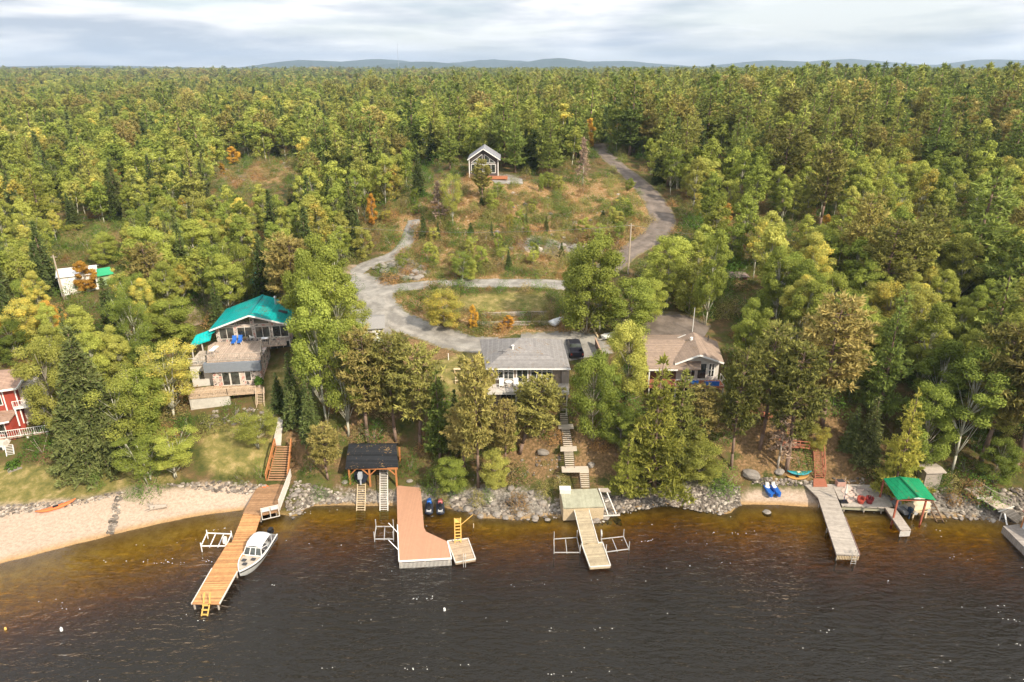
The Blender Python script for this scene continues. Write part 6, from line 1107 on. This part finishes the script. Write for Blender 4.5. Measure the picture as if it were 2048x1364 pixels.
ftw = thing('radio_mast', 'very thin guyed radio mast on the distant horizon', 'mast', tuple(D(797, 133, 4200))); q = D(797, 133, 4200); MB().tube((q.x, q.y, 20), (q.x, q.y, D(797, 86, 4200).z), 1.1, .7, 5).build('mast', mat('mast_grey', (.35, .37, .42, 1), .7), ftw)
bu = thing('buoy', 'white buoy floating far out in front of the plank dock', 'buoy', tuple(P(123, 1259, 0))); q = P(123, 1260, .05); MB(q).tube((0,0,-.2), (0,0,.22), .14, .11, 10).tube((0,0,.22),(0,0,.34),.05,.05,6).build('float', WHITE, bu)
bu = thing('buoy', 'small amber buoy floating at the far edge of the lake view', 'buoy', tuple(P(11, 1258, 0))); q = P(11, 1258, .05); MB(q).tube((0,0,-.2), (0,0,.16), .12, .09, 10).build('float', YELW, bu)
bu = thing('buoy', 'white buoy floating in open water beyond the composite dock', 'buoy', tuple(P(889, 1220, 0))); q = P(889, 1220, .05); MB(q).tube((0,0,-.2), (0,0,.2), .13, .1, 10).build('float', WHITE, bu)
# ================================================ hand placed trees (base pixel, base row, top row, crown width)
def F(k, px, py, pt, pw, *a, **b): return PT(k, px, py, pt, pw * .9, *a, **b)
F('big_spruce', 200, 915, 655, 190, 'huge dark spruce standing at the edge of the lawn beside the red cottage', var=0)
F('maple', 128, 868, 690, 110, 'yellowish leafy tree between the red cottage and the huge dark spruce', var=1, tone=0.78)
F('birch', 262, 905, 748, 125, 'yellow green birch leaning out beside the huge dark spruce', var=0, tone=0.6)
F('maple', 300, 870, 740, 110, 'leafy tree behind the yellow green birch, facing the rock strewn lawn', var=2)
F('birch', 350, 955, 862, 95, 'small white stemmed birch by the bushes above the beach, closer to the dock', var=2); F('birch', 300, 962, 880, 100, 'small white stemmed birch by the bushes above the beach, closer to the lawn', var=3)
F('bush', 85, 905, 860, 90, 'round dark green bush below the red cottage deck', var=0); F('bush', 195, 975, 945, 34, 'single small dark bush on the sunlit lawn', var=1)
F('bush', 300, 985, 945, 70, 'low green bush at the top of the sandy beach', var=0); F('bush', 268, 990, 968, 48, 'low sprawling bush where the stone line meets the beach', var=1)
F('birch', 352, 838, 690, 120, 'multi stemmed white birch in front of the teal roofed house lower deck', var=1)
F('maple', 355, 690, 598, 112, 'dome shaped bright leafy tree beside the teal porch roof', var=0, tone=0.35)
F('spruce', 240, 720, 555, 78, 'tall pale spruce in front of the green roofed shed', var=1); F('birch', 285, 745, 585, 85, 'slender leafy birch beside the tall pale spruce', var=3)
F('birch', 512, 895, 826, 88, 'small pale round tree on the lawn above the wide staircase', var=0, tone=0.65)
F('bush', 470, 835, 800, 66, 'feathery bush growing in front of the teal house lower deck', var=0); F('shrub', 420, 858, 830, 60, 'green shrub below the concrete deck wall', var=0); F('bush', 375, 850, 820, 45, 'small dark bush at the foot of the concrete deck wall', var=1); F('bush', 540, 850, 812, 32, 'bright green shrub beside the tan deck steps', var=0)
F('bush', 521, 955, 915, 30, 'narrow leafy bush beside the wide brown staircase', var=0); F('bush', 622, 945, 915, 44, 'small bush on the bank beyond the slatted screen', var=1)
F('aspen', 655, 850, 560, 120, 'tall leafy aspen right of the teal house, in front of the garage', var=0, tone=0.22); F('birch', 700, 875, 645, 110, 'twin stemmed white birch just behind the black roofed boat shed', var=1, tone=0.3)
F('aspen', 628, 790, 500, 90, 'tall pale green aspen beside the teal house balcony', var=1, tone=0.3); F('aspen', 690, 760, 500, 110, 'tall round aspen screening the pale garage', var=2, tone=0.4); F('aspen', 652, 700, 470, 110, 'tallest aspen of the clump behind the teal roofed house', var=3, tone=0.35)
F('spruce', 592, 850, 705, 62, 'dark spruce beside the shaded lawn of the teal roofed house', var=2); F('spruce', 625, 880, 760, 60, 'dark bushy spruce behind the small pine by the boat shed', var=0); F('spruce', 560, 820, 745, 45, 'short dark spruce at the edge of the shaded lawn', var=3)
F('birch', 728, 745, 610, 85, 'pale twiggy birch standing in front of the white garage door', var=2)
F('red_pine', 655, 958, 850, 72, 'young sunlit pine beside the black boat shed', var=0, tone=0.75)
F('red_pine', 738, 885, 660, 118, 'tall red pine with a bare trunk rising behind the black boat shed', var=1); F('red_pine', 790, 880, 668, 105, 'tall pine rising behind the boat shed, next to the bare trunked one', var=2)
F('red_pine', 842, 895, 690, 120, 'dense olive pine behind the brown composite dock', var=3, tone=0.25); F('white_pine', 880, 925, 740, 100, 'green pine on the bank above the jet skis', var=2)
F('spruce', 912, 900, 778, 46, 'slim pointed spruce below the garden bench', var=1)
F('red_pine', 955, 975, 715, 100, 'golden pine covering one corner of the grey roofed house', var=0, tone=0.7); F('red_pine', 930, 945, 810, 90, 'lower golden pine on the bank in front of the garden bench', var=1, tone=0.9)
jp = F('red_pine', 1040, 905, 752, 120, 'leaning jack pine in front of the grey roofed house basement', var=2); jp.rotation_euler = (R(6), R(16), .6)
F('maple', 905, 985, 915, 80, 'low leafy bush tree on the bank above the boulders', var=0); F('maple', 990, 978, 900, 70, 'yellowish small tree at the rocky bank edge', var=1, tone=0.85); F('bush', 870, 978, 930, 60, 'dark green bush behind the two jet skis', var=1); F('bush', 1040, 960, 925, 55, 'green bush on the slope beside the grey steps', var=0); F('bush', 975, 1000, 972, 28, 'small bright bush among the shore boulders', var=0); F('shrub', 1035, 1012, 985, 60, 'low green shrub among the granite boulders', var=0)
F('maple', 1186, 885, 705, 112, 'large cone shaped tree beside the upper flight of grey steps', var=3, tone=0.12)
F('wide_pine', 1305, 975, 712, 200, 'big bright white pine in front of the tan roofed house', var=0, tone=0.75); F('wide_pine', 1252, 985, 862, 100, 'short spreading pine at the water edge beside the square deck', var=1, tone=0.6); F('white_pine', 1352, 940, 740, 130, 'second bright white pine crowding the white gable', var=1, tone=0.8)
F('maple', 1255, 800, 652, 100, 'yellow tinged leafy tree between the grey and the tan roofed houses', var=0, tone=0.82); F('maple', 1215, 815, 730, 60, 'dark leafy tree in the gap between the two middle houses', var=2, tone=0.0); F('maple', 1395, 965, 885, 110, 'leafy undergrowth tree at the top of the stony shore', var=1)
F('red_pine', 1462, 935, 700, 95, 'tall olive red pine beside the tan roofed house', var=0); F('red_pine', 1520, 900, 648, 120, 'tall thin topped red pine rising past the tan roof', var=1); F('red_pine', 1570, 940, 690, 130, 'red pine with a bare lower trunk beside the red stairs', var=2); F('red_pine', 1640, 850, 592, 160, 'largest brownish red pine above the red stairs', var=3, tone=0.95)
F('dead', 1555, 935, 800, 70, 'bare grey twiggy tree beside the red stairs landing', var=0); F('bush', 1600, 935, 895, 62, 'dark bush under the red stairs landing', var=0); F('maple', 1625, 900, 850, 60, 'small golden tree above the top flight of red stairs', var=1, tone=0.95)
F('wide_pine', 1788, 985, 778, 128, 'sunlit golden white pine overhanging the green roofed shelter', var=1, tone=0.95); F('spruce', 1728, 925, 795, 75, 'dark fir beside the sunlit golden pine', var=0); F('spruce', 1700, 900, 810, 60, 'second dark fir behind the patio deck', var=2); F('white_pine', 1750, 850, 600, 120, 'tall dark white pine behind the sunlit golden pine', var=0, tone=0.1)
F('maple', 1842, 935, 775, 110, 'leafy tree behind the weathered plywood shed', var=0, tone=0.15); F('aspen', 1900, 945, 700, 140, 'tall green tree above the gangway', var=1, tone=0.1); F('red_pine', 1960, 930, 650, 150, 'tall olive pine over the landward end of the gangway', var=2); F('red_pine', 2030, 950, 590, 190, 'very tall brownish pine at the corner of the lake shore', var=3, tone=0.9); F('aspen', 1850, 860, 680, 110, 'dark green aspen beyond the sunlit golden pine', var=2, tone=0.05)
F('bush', 1880, 975, 940, 50, 'green bush behind the bank near the gangway', var=0); F('maple', 1985, 965, 880, 80, 'low leafy tree beside the gangway handrail', var=2)
F('maple', 1172, 668, 478, 140, 'very large bright leafy tree beside the upturned white boat', var=0, tone=0.4); F('aspen', 1200, 665, 500, 110, 'broad leafy tree leaning over the upturned boat', var=1, tone=0.3); F('maple', 1255, 672, 560, 125, 'broad green tree beside the paved yard of the tan roofed house', var=2, tone=0.25); F('aspen', 1150, 632, 520, 70, 'slim side stem of the big leafy clump near the log walls', var=3)
F('maple', 1325, 590, 475, 115, 'round leafy tree below the bend of the paved road', var=3, tone=0.5); F('aspen', 1410, 650, 458, 78, 'tall narrow aspen behind the paved yard', var=0, tone=0.3); F('maple', 1300, 640, 560, 80, 'leafy tree between the round tree and the paved yard', var=1)
F('maple', 890, 655, 580, 90, 'brownish leafy bush tree on the bank below the gravel road', var=1, tone=0.97); F('autumn', 948, 660, 608, 22, 'narrow orange shrub on the bank below the gravel road', var=0); F('autumn', 1018, 655, 628, 26, 'small bright orange shrub beside the lower log wall', var=1); F('autumn', 1000, 662, 645, 20, 'tiny yellow shrub next to the orange one by the log wall', var=0)
F('birch', 925, 565, 505, 55, 'small light tree beside the gravel road on the brushy slope', var=0); F('maple', 935, 560, 515, 44, 'round green bush tree at the edge of the upper gravel road', var=2)
F('dead', 1165, 372, 272, 36, 'reddish brown dead spruce beside the paved road', var=1); F('red_pine', 965, 400, 318, 46, 'thin pine standing in front of the hilltop cabin', var=1); F('birch', 905, 452, 350, 48, 'bare limbed pale tree on the rocky hillside', var=1); F('dead', 880, 450, 360, 50, 'dead grey tree with wide branches on the rocky hillside', var=0)
F('spruce', 848, 480, 415, 26, 'small dark spruce beside the narrow gravel lane', var=1); F('spruce', 838, 395, 300, 40, 'dark spruce left of the cabin at the hill edge', var=2); F('white_pine', 1030, 345, 222, 70, 'bright white pine touching the side of the hilltop cabin', var=1); F('white_pine', 900, 340, 235, 70, 'tall white pine just behind the hilltop cabin', var=2); F('white_pine', 1098, 352, 228, 72, 'tall green white pine between the cabin and the dead spruce', var=0); F('white_pine', 985, 318, 215, 60, 'white pine directly behind the cabin roof ridge', var=3)
F('autumn', 178, 585, 520, 48, 'orange tree in front of the white mobile home', var=0); F('autumn', 1175, 300, 235, 34, 'golden tree where the paved road enters the pines', var=1); F('autumn', 470, 330, 292, 30, 'bright orange tree beside the bare rock clearing', var=0); F('autumn', 447, 350, 325, 16, 'little orange tree below the bright orange one', var=1); F('autumn', 1650, 480, 428, 30, 'yellow tree standing out among the green aspens', var=0); F('autumn', 10, 720, 640, 45, 'orange leafed tree behind the red cottage', var=1); F('autumn', 118, 690, 600, 60, 'rusty yellow tree below the white mobile home', var=0); F('autumn', 745, 455, 385, 28, 'yellow orange birch on the slope behind the transformer pole', var=1)
F('wide_pine', 92, 470, 338, 125, 'broad layered white pine beside the bare rock ledge', var=0, tone=0.6); F('maple', 212, 530, 468, 62, 'round leafy tree on the bare rock ledge', var=0)
F('maple', 850, 520, 470, 40, 'small round tree on the gravel lane bend', var=0) if False else None
F('aspen', 462, 632, 505, 84, 'leafy tree beside the dirt road behind the teal roofed house', var=0, tone=.5); F('maple', 490, 600, 490, 84, 'rounded tree in front of the teal roofed garage, on the dirt road side', var=1, tone=.45); F('spruce', 440, 655, 560, 46, 'dark spruce at the corner of the bright teal roof', var=1)
F('maple', 548, 597, 508, 52, 'small leafy tree covering the middle of the teal roofed garage', var=2, tone=.35); F('aspen', 592, 600, 500, 50, 'slim leafy tree at the far corner of the teal roofed garage', var=2, tone=.4); F('aspen', 400, 560, 440, 100, 'broad pale tree above the bend of the dirt road', var=3, tone=.55); F('maple', 325, 600, 455, 120, 'large pale green tree on the far side of the dirt road', var=0, tone=.45)
F('maple', 1010, 905, 845, 60, 'small tree on the needle covered slope under the grey roofed house', var=1, tone=.4); F('bush', 820, 940, 900, 60, 'green bush between the boat shed and the composite dock', var=1); F('red_pine', 1010, 940, 800, 66, 'thin golden pine between the jack pine and the rocky bank', var=3, tone=0.9); F('maple', 760, 800, 715, 80, 'leafy tree behind the tall pines of the boat shed', var=3, tone=.2); F('bush', 1085, 870, 835, 50, 'green bush beside the upper steps of the hillside stairs', var=0); F('spruce', 880, 880, 790, 42, 'small spruce below the shaded lawn', var=3); F('maple', 1265, 880, 820, 66, 'green small tree behind the spreading water edge pine', var=2, tone=.1); F('red_pine', 1395, 900, 770, 90, 'olive pine under the red deck of the tan roofed house', var=2) 
for i_, (a_, b_, k_) in enumerate(((640,992,'bush'),(884,1003,'shrub'),(955,1004,'shrub'),(1085,988,'shrub'),(1268,984,'bush'),(1345,979,'shrub'),(1442,974,'bush'),(1905,1004,'shrub'),(1965,1008,'bush'),(700,962,'bush'),(1120,972,'shrub'),(480,962,'shrub'))):
    F(k_, a_, b_, b_ - 24, 40, ('low green bush' if k_ == 'bush' else 'low scrubby shrub') + ' rooted among the stones along the shore', var=i_ % 2, group=('low green bushes' if k_ == 'bush' else 'low shrubs') + ' among the shore stones')
NHAND = len(TREES)
# ================================================ natural stands, laid out in the world by a jittered grid
CLEAR = [[(1290,500),(1380,476),(1750,462),(1960,495),(1960,530),(1750,502),(1400,515)], [(-300,925),(60,935),(250,925),(400,935),(530,960),(700,975),(2400,975),(2400,1500),(-300,1500)], [(370,830),(560,850),(560,960),(240,990),(230,900)], [(370,690),(600,640),(600,850),(370,850)],
         [(700,595),(960,672),(1180,680),(1180,800),(930,830),(850,760),(720,700)], [(1270,640),(1460,660),(1470,830),(1280,830)], [(690,880),(850,880),(850,1000),(690,1000)], [(1090,790),(1210,790),(1210,990),(1090,990)], [(1480,780),(1760,800),(1760,980),(1480,980)],
         [(-300,740),(100,740),(110,930),(-300,930)], [(720,470),(800,400),(860,372),(930,345),(1100,352),(1190,345),(1290,380),(1300,440),(1250,490),(1200,560),(800,565),(740,560)], [(780,585),(930,590),(1090,590),(1190,640),(1180,672),(960,672),(860,655),(790,620)],
         [(430,325),(600,318),(620,358),(440,380)], [(110,458),(245,462),(250,512),(140,512)], [(105,530),(235,530),(235,590),(105,600)], [(490,545),(590,540),(590,590),(490,590)], [(1545,560),(1600,560),(1600,590),(1545,592)], [(1440,545),(1500,545),(1500,580),(1440,582)]]
CLW = [wpoly(p) for p in CLEAR]
# photo windows that have to stay open in front of what stands there: x0, y0, x1, y1, distance
OPEN = [(1185,292,1262,350,188), (375,585,585,860,90), (955,670,1145,800,84), (1285,660,1450,800,84), (690,885,800,975,75), (115,525,232,590,114), (700,540,800,680,105), (780,555,1100,680,108), (930,290,1050,372,158), (1200,300,1350,500,150), (0,735,100,945,78), (800,360,1290,560,140), (1120,800,1210,1000,72), (1495,820,1660,975,72), (440,328,580,372,215), (130,462,250,510,143), (730,500,830,560,125), (848,275,896,295,190), (1452,550,1490,575,112), (1140,690,1190,725,92)]
HAND = list(TREES)
def ok_place(x, y, z, h, r, frac=.5):
    if near_road(x, y): return False
    for c in CLW:
        if in_poly(np.array([x]), np.array([y]), c)[0]: return False
    bx, by = proj(x, y, z); tx, ty = proj(x, y, z + h); rr = r / (y * CT + (CAMZ - z) * ST) * FPX
    for a, b, c, d, ds in OPEN:
        if y < ds and bx + rr > a and bx - rr < c and ty < d - 6 and by > b: return False
    for a, b, c in HAND:
        if (a - x) ** 2 + (b - y) ** 2 < (c * .75 + r * .35) ** 2: return False
    return True
def zone(px, py, y):
    if y > 205:
        if px > 1450: return 'far_pines'
        if px > 900: return 'mid_pines'
        return 'far_left'
    if px > 1180:
        if y > 160: return 'road_pines' if px < 1480 else 'ridge_pines'
        if y > 112: return 'aspen_stand'
        return 'lot_right' if px > 1440 else 'yard_back'
    if px > 620:
        if y > 165: return 'cabin_pines'
        return 'centre_slope'
    if y > 150: return 'left_back'
    if y > 108: return 'left_mid'
    return 'left_lots'
MIX = {'far_pines': [('white_pine',.50),('red_pine',.14),('spruce',.08),('aspen',.21),('maple',.07)], 'mid_pines': [('white_pine',.42),('red_pine',.12),('spruce',.14),('aspen',.26),('maple',.05),('autumn',.01)], 'far_left': [('aspen',.47),('maple',.14),('spruce',.20),('white_pine',.09),('red_pine',.06),('autumn',.012),('dead',.02)],
       'road_pines': [('white_pine',.5),('red_pine',.15),('aspen',.22),('spruce',.1),('autumn',.02)], 'ridge_pines': [('white_pine',.52),('red_pine',.22),('spruce',.08),('aspen',.15),('autumn',.03)], 'aspen_stand': [('aspen',.74),('birch',.10),('maple',.10),('red_pine',.03),('autumn',.03)],
       'lot_right': [('aspen',.58),('maple',.24),('red_pine',.08),('white_pine',.10)], 'yard_back': [('maple',.6),('aspen',.4)], 'cabin_pines': [('white_pine',.45),('spruce',.2),('aspen',.25),('red_pine',.1)], 'centre_slope': [('aspen',.55),('maple',.2),('spruce',.2),('autumn',.05)],
       'left_back': [('aspen',.44),('spruce',.28),('birch',.12),('white_pine',.06),('maple',.07),('autumn',.02),('dead',.02)], 'left_mid': [('aspen',.45),('maple',.18),('birch',.14),('spruce',.2),('autumn',.03)], 'left_lots': [('aspen',.34),('maple',.28),('birch',.14),('spruce',.14),('red_pine',.06),('autumn',.04)]}
PH = {'far_pines': 'in the tall pine forest along the distant crest', 'mid_pines': 'in the mixed forest beyond the hilltop cabin', 'far_left': 'in the rolling forest beyond the bare rock clearing', 'road_pines': 'in the stand flanking the top of the paved road', 'ridge_pines': 'on the pine ridge behind the bright aspen stand',
      'aspen_stand': 'in the bright aspen stand beyond the paved road', 'lot_right': 'on the wooded slope above the green roofed shelter', 'yard_back': 'behind the paved yard of the tan roofed house', 'cabin_pines': 'in the grove around the hilltop cabin', 'centre_slope': 'on the slope behind the transformer pole',
      'left_back': 'in the woods between the bare rock clearing and the layered pine', 'left_mid': 'around the white mobile home and dirt road', 'left_lots': 'between the red cottage and the teal roofed house'}
LK = {'aspen': 'light green aspen', 'birch': 'white stemmed birch', 'maple': 'round crowned leafy tree', 'white_pine': 'layered white pine', 'red_pine': 'olive red pine', 'spruce': 'narrow dark spruce', 'autumn': 'orange autumn tree', 'dead': 'bare dead tree'}
def GRP(k, zn): return (LK[k] + 's ' if k != 'birch' else 'white birches ') + PH[zn]
HT = {'aspen': (7.5, 12), 'birch': (7, 10.5), 'maple': (6, 9.5), 'white_pine': (11, 20), 'red_pine': (11, 17), 'spruce': (7, 13.5), 'autumn': (4.5, 7), 'dead': (6, 9)}
rs = np.random.RandomState(11); cand = []
y = 66.0
while y < 3200:
    st = 4.0 if y < 130 else 4.8 if y < 200 else 6.2 if y < 420 else 8.0 if y < 900 else 12 if y < 1700 else 19
    hw = y * .84 + 22
    for x in np.arange(-hw, hw, st): cand.append((x + rs.uniform(-.48, .48) * st, y + rs.uniform(-.48, .48) * st, st))
    y += st
cnt = {}; FAR = []; usedlab = {}
for x, y, st in cand:
    z = float(H(x, y))
    if z < 1.0: continue
    px, py = proj(x, y, z); zn = zone(px, py, y); mixl = MIX[zn]; nz = float(fbm(x * .022, y * .022, 2, 7)) * 2.2
    u = (rs.uniform() + nz) % 1.0; kind = mixl[-1][0]
    for k, p_ in mixl:
        if u < p_: kind = k; break
        u -= p_
    if zn == 'far_left' and y < 900 and vnoise(x * .02, y * .02, 31) > .80: continue
    lo, hi = HT[kind]; h = rs.uniform(lo, hi) * (1.0 if zn not in ('lot_right',) else 1.15)
    if zn in ('cabin_pines', 'left_back', 'left_mid'): h *= .9
    W0 = SP[kind, 'lo'][0][3] / SP[kind, 'lo'][0][2] * h; wd = W0 * rs.uniform(.9, 1.2)
    if y > 190 and kind in ('aspen', 'maple', 'birch'): wd *= 1.5; h *= 1.15
    if y > 190 and kind in ('white_pine', 'red_pine'): wd *= 1.22; h *= 1.04
    if y > 420: wd *= 1.12; h *= 1.05
    if y > 900: wd *= 1.5
    if y > 1700: wd *= 1.5
    if y < 260 and not ok_place(x, y, z, h, wd / 2): continue
    if kind in ('white_pine', 'red_pine') and y > 150 and rs.uniform() < .34: continue
    infr = -60 < px < 2110 and py > 90
    qn = 'hi' if y < 100 else 'mid' if y < 210 else 'lo'
    if infr and cnt.get(kind, 0) < (230 if kind != 'dead' else 8) and y < 330 and (kind in ('white_pine', 'red_pine', 'spruce', 'aspen', 'maple', 'birch', 'autumn', 'dead')):
        cnt[kind] = cnt.get(kind, 0) + 1
        plant(kind, x, y, z, h, wd, LK[kind] + ' ' + PH[zn], GRP(kind, zn), qn)
    else: FAR.append((x, y, z - .1, kind, h, wd, qn if y < 330 else 'lo'))
print('individual', len(TREES), 'far', len(FAR), cnt)
# ---- distant forest: instances of the same trees on one object
def instancer(name, pts, protos, kind_idx):
    me = bpy.data.meshes.new(name); n = len(pts); a = np.array([p[:3] for p in pts], np.float32); me.vertices.add(n); me.vertices.foreach_set('co', a.ravel())
    sc = me.attributes.new('scl', 'FLOAT_VECTOR', 'POINT'); sc.data.foreach_set('vector', np.array([p[3] for p in pts], np.float32).ravel()); ix = me.attributes.new('idx', 'INT', 'POINT'); ix.data.foreach_set('value', np.array(kind_idx, np.int32)); rt = me.attributes.new('rot', 'FLOAT', 'POINT'); rt.data.foreach_set('value', rs.uniform(0, 6.28, n).astype(np.float32)); me.update()
    o = bpy.data.objects.new(name, me); COL.objects.link(o); tag(o, kind='stuff')
    g = bpy.data.node_groups.new(name, 'GeometryNodeTree'); g.interface.new_socket('Geometry', in_out='INPUT', socket_type='NodeSocketGeometry'); g.interface.new_socket('Geometry', in_out='OUTPUT', socket_type='NodeSocketGeometry')
    gi = g.nodes.new('NodeGroupInput'); go = g.nodes.new('NodeGroupOutput'); jn = g.nodes.new('GeometryNodeJoinGeometry'); ip = g.nodes.new('GeometryNodeInstanceOnPoints'); ip.inputs['Pick Instance'].default_value = True
    lst = []
    for (tr_o, cr_o) in protos:
        j2 = g.nodes.new('GeometryNodeJoinGeometry')
        for ob_ in (tr_o, cr_o):
            if ob_ is None: continue
            oi = g.nodes.new('GeometryNodeObjectInfo'); oi.transform_space = 'ORIGINAL'; oi.inputs['Object'].default_value = ob_; g.links.new(oi.outputs['Geometry'], j2.inputs[0])
        gt_ = g.nodes.new('GeometryNodeGeometryToInstance'); g.links.new(j2.outputs[0], gt_.inputs[0]); lst.append(gt_)
    for gt_ in reversed(lst): g.links.new(gt_.outputs[0], jn.inputs[0])
    def at(nm, ty): n_ = g.nodes.new('GeometryNodeInputNamedAttribute'); n_.data_type = ty; n_.inputs['Name'].default_value = nm; return n_.outputs['Attribute']
    cb_ = g.nodes.new('ShaderNodeCombineXYZ'); g.links.new(at('rot', 'FLOAT'), cb_.inputs['Z'])
    g.links.new(gi.outputs[0], ip.inputs['Points']); g.links.new(jn.outputs[0], ip.inputs['Instance']); g.links.new(at('idx', 'INT'), ip.inputs['Instance Index']); g.links.new(at('scl', 'FLOAT_VECTOR'), ip.inputs['Scale']); g.links.new(cb_.outputs[0], ip.inputs['Rotation'])
    g.links.new(ip.outputs[0], go.inputs[0]); md = o.modifiers.new('scatter', 'NODES'); md.node_group = g; return o
# make sure each far prototype exists as a placed tree; fall back to the nearest available detail level
keys = {}; plist = []
for x, y, z, kind, h, wd, qn in FAR:
    for i in range(len(SP[kind, 'lo'])): keys.setdefault((kind, 'lo', i), None)
for (k, q_, i) in list(keys):
    if (k, q_, i) not in PROTO:
        c = [f for f in FAR if f[3] == k and f[1] < 420 and -1.0 < f[0] / f[1] < .8]; c = c[i * 7 % len(c)] if c else next(f for f in FAR if f[3] == k); FAR.remove(c)
        plant(k, c[0], c[1], c[2], c[4], c[5], LK[k] + ' ' + PH[zone(*proj(c[0], c[1], c[2]), c[1])], GRP(k, zone(*proj(c[0], c[1], c[2]), c[1])), 'lo', i)
    keys[(k, q_, i)] = len(plist); plist.append(PROTO[(k, q_, i)])
pts = []; ki = []
for x, y, z, kind, h, wd, qn in FAR:
    i = rs.randint(len(SP[kind, 'lo'])); cm, tm, H0, W0 = SP[kind, 'lo'][i]; pts.append((x, y, z, (wd / W0, wd / W0, h / H0))); ki.append(keys[(kind, 'lo', i)])
for i in range(62):
    px, py = rs.uniform(760, 1270), rs.uniform(375, 550); b = T(px, py)
    if near_road(b.x, b.y) or not in_poly(np.array([b.x]), np.array([b.y]), wpoly(SCRUB[2]))[0]: continue
    k = ('birch', 'spruce', 'maple', 'maple')[rs.randint(4)]; plant(k, b.x, b.y, b.z, rs.uniform(1.8, 4.2), rs.uniform(1.4, 2.8) * (.6 if k == 'spruce' else 1), {'birch': 'birch sapling', 'spruce': 'small spruce', 'maple': 'leafy sapling'}[k] + ' scattered over the brushy hillside below the cabin', {'birch': 'birch sapling', 'spruce': 'small spruce', 'maple': 'leafy sapling'}[k] + ' trees scattered on the brushy hillside', 'mid')
instancer('distant_forest', pts, plist, ki)
# ---- undergrowth: brush nobody could count
q1 = PT('shrub', 1010, 470, 455, 26, 'tan shrub in the middle of the brushy hillside', qn='hi', var=0); q2 = PT('shrub', 1080, 440, 428, 26, 'low shrub on the brushy hillside below the cabin terrace', qn='hi', var=1); q3 = PT('shrub', 900, 490, 475, 26, 'low shrub on the brushy hillside near the dead trees', qn='hi', var=2); q6 = PT('bush', 1120, 420, 405, 40, 'dark green juniper patch near the top of the brushy hillside', qn='hi', var=0)
pr = [PROTO['shrub', 'hi', 0], PROTO['shrub', 'hi', 1], PROTO['shrub', 'hi', 2], PROTO['bush', 'hi', 0]]
NOB = [wpoly(p) for p in ([(515,870),(605,870),(595,975),(515,975)], [(1600,870),(1665,870),(1665,975),(1600,975)], [(-300,925),(60,935),(250,925),(400,945),(430,900),(390,880),(420,850),(560,850),(560,960),(700,975),(2400,985),(2400,1500),(-300,1500)], [(370,690),(600,640),(600,850),(370,850)], [(800,680),(960,690),(965,790),(860,790),(780,740)], [(950,670),(1140,670),(1140,800),(960,800)], [(1280,655),(1450,660),(1450,800),(1290,800)], [(690,880),(850,880),(850,1000),(690,1000)], [(1115,790),(1185,790),(1210,990),(1115,990)],
      [(-300,740),(100,740),(110,930),(-300,930)], [(925,588),(1095,582),(1100,622),(880,622)], [(930,300),(1015,300),(1050,352),(1045,372),(940,355)], [(105,530),(235,530),(235,590),(105,600)], [(1490,850),(1690,850),(1760,975),(1490,975)], [(720,640),(775,640),(775,690),(720,690)], [(490,540),(590,540),(590,590),(490,590)])]
pts = []; ki = []; y = 66.
SCW = [wpoly(p) for p in SCRUB]
while y < 330:
    st = 1.5 if y < 150 else 2.5
    for x in np.arange(-y * .84 - 20, y * .84 + 20, st):
        xx, yy2 = x + rs.uniform(-.5, .5) * st, y + rs.uniform(-.5, .5) * st
        ins = any(in_poly(np.array([xx]), np.array([yy2]), c)[0] for c in SCW); px, py = proj(xx, yy2, float(H(xx, yy2)))
        pk = .80 if ins else .55 if yy2 > 100 else .42
        if 560 < px < 1760 and yy2 < 79: pk = .30
        if rs.uniform() > pk or near_road(xx, yy2): continue
        z = float(H(xx, yy2))
        if z < .9 or any(in_poly(np.array([xx]), np.array([yy2]), c)[0] for c in NOB): continue
        s = rs.uniform(.35, 1.0) ** 1.4 * (1.15 if ins else 1.2); w_ = s * rs.uniform(.8, 1.5); pts.append((xx, yy2, z - .08, (w_, w_, s * rs.uniform(.6, 1.3)))); ki.append(rs.choice(4, p=(.28, .28, .28, .16) if ins else (.25, .2, .2, .35)))
    y += st
print('undergrowth', len(pts)); instancer('undergrowth', pts, pr, ki)
# ================================================ haze
hz = MB().box(-11500, 11500, -300, 11200, -14, 260).build('haze', mat('tmp', (1,1,1,1)))
m = bpy.data.materials.new('haze'); m.use_nodes = True; nt_ = m.node_tree; nt_.nodes.remove(nt_.nodes['Principled BSDF'])
pv = nt_.nodes.new('ShaderNodeVolumePrincipled'); pv.inputs['Color'].default_value = (.62, .78, 1.0, 1); pv.inputs['Density'].default_value = .00011; pv.inputs['Anisotropy'].default_value = .2
nt_.links.new(pv.outputs[0], nt_.nodes['Material Output'].inputs['Volume']); hz.data.materials.clear(); hz.data.materials.append(m); tag(hz, kind='stuff')
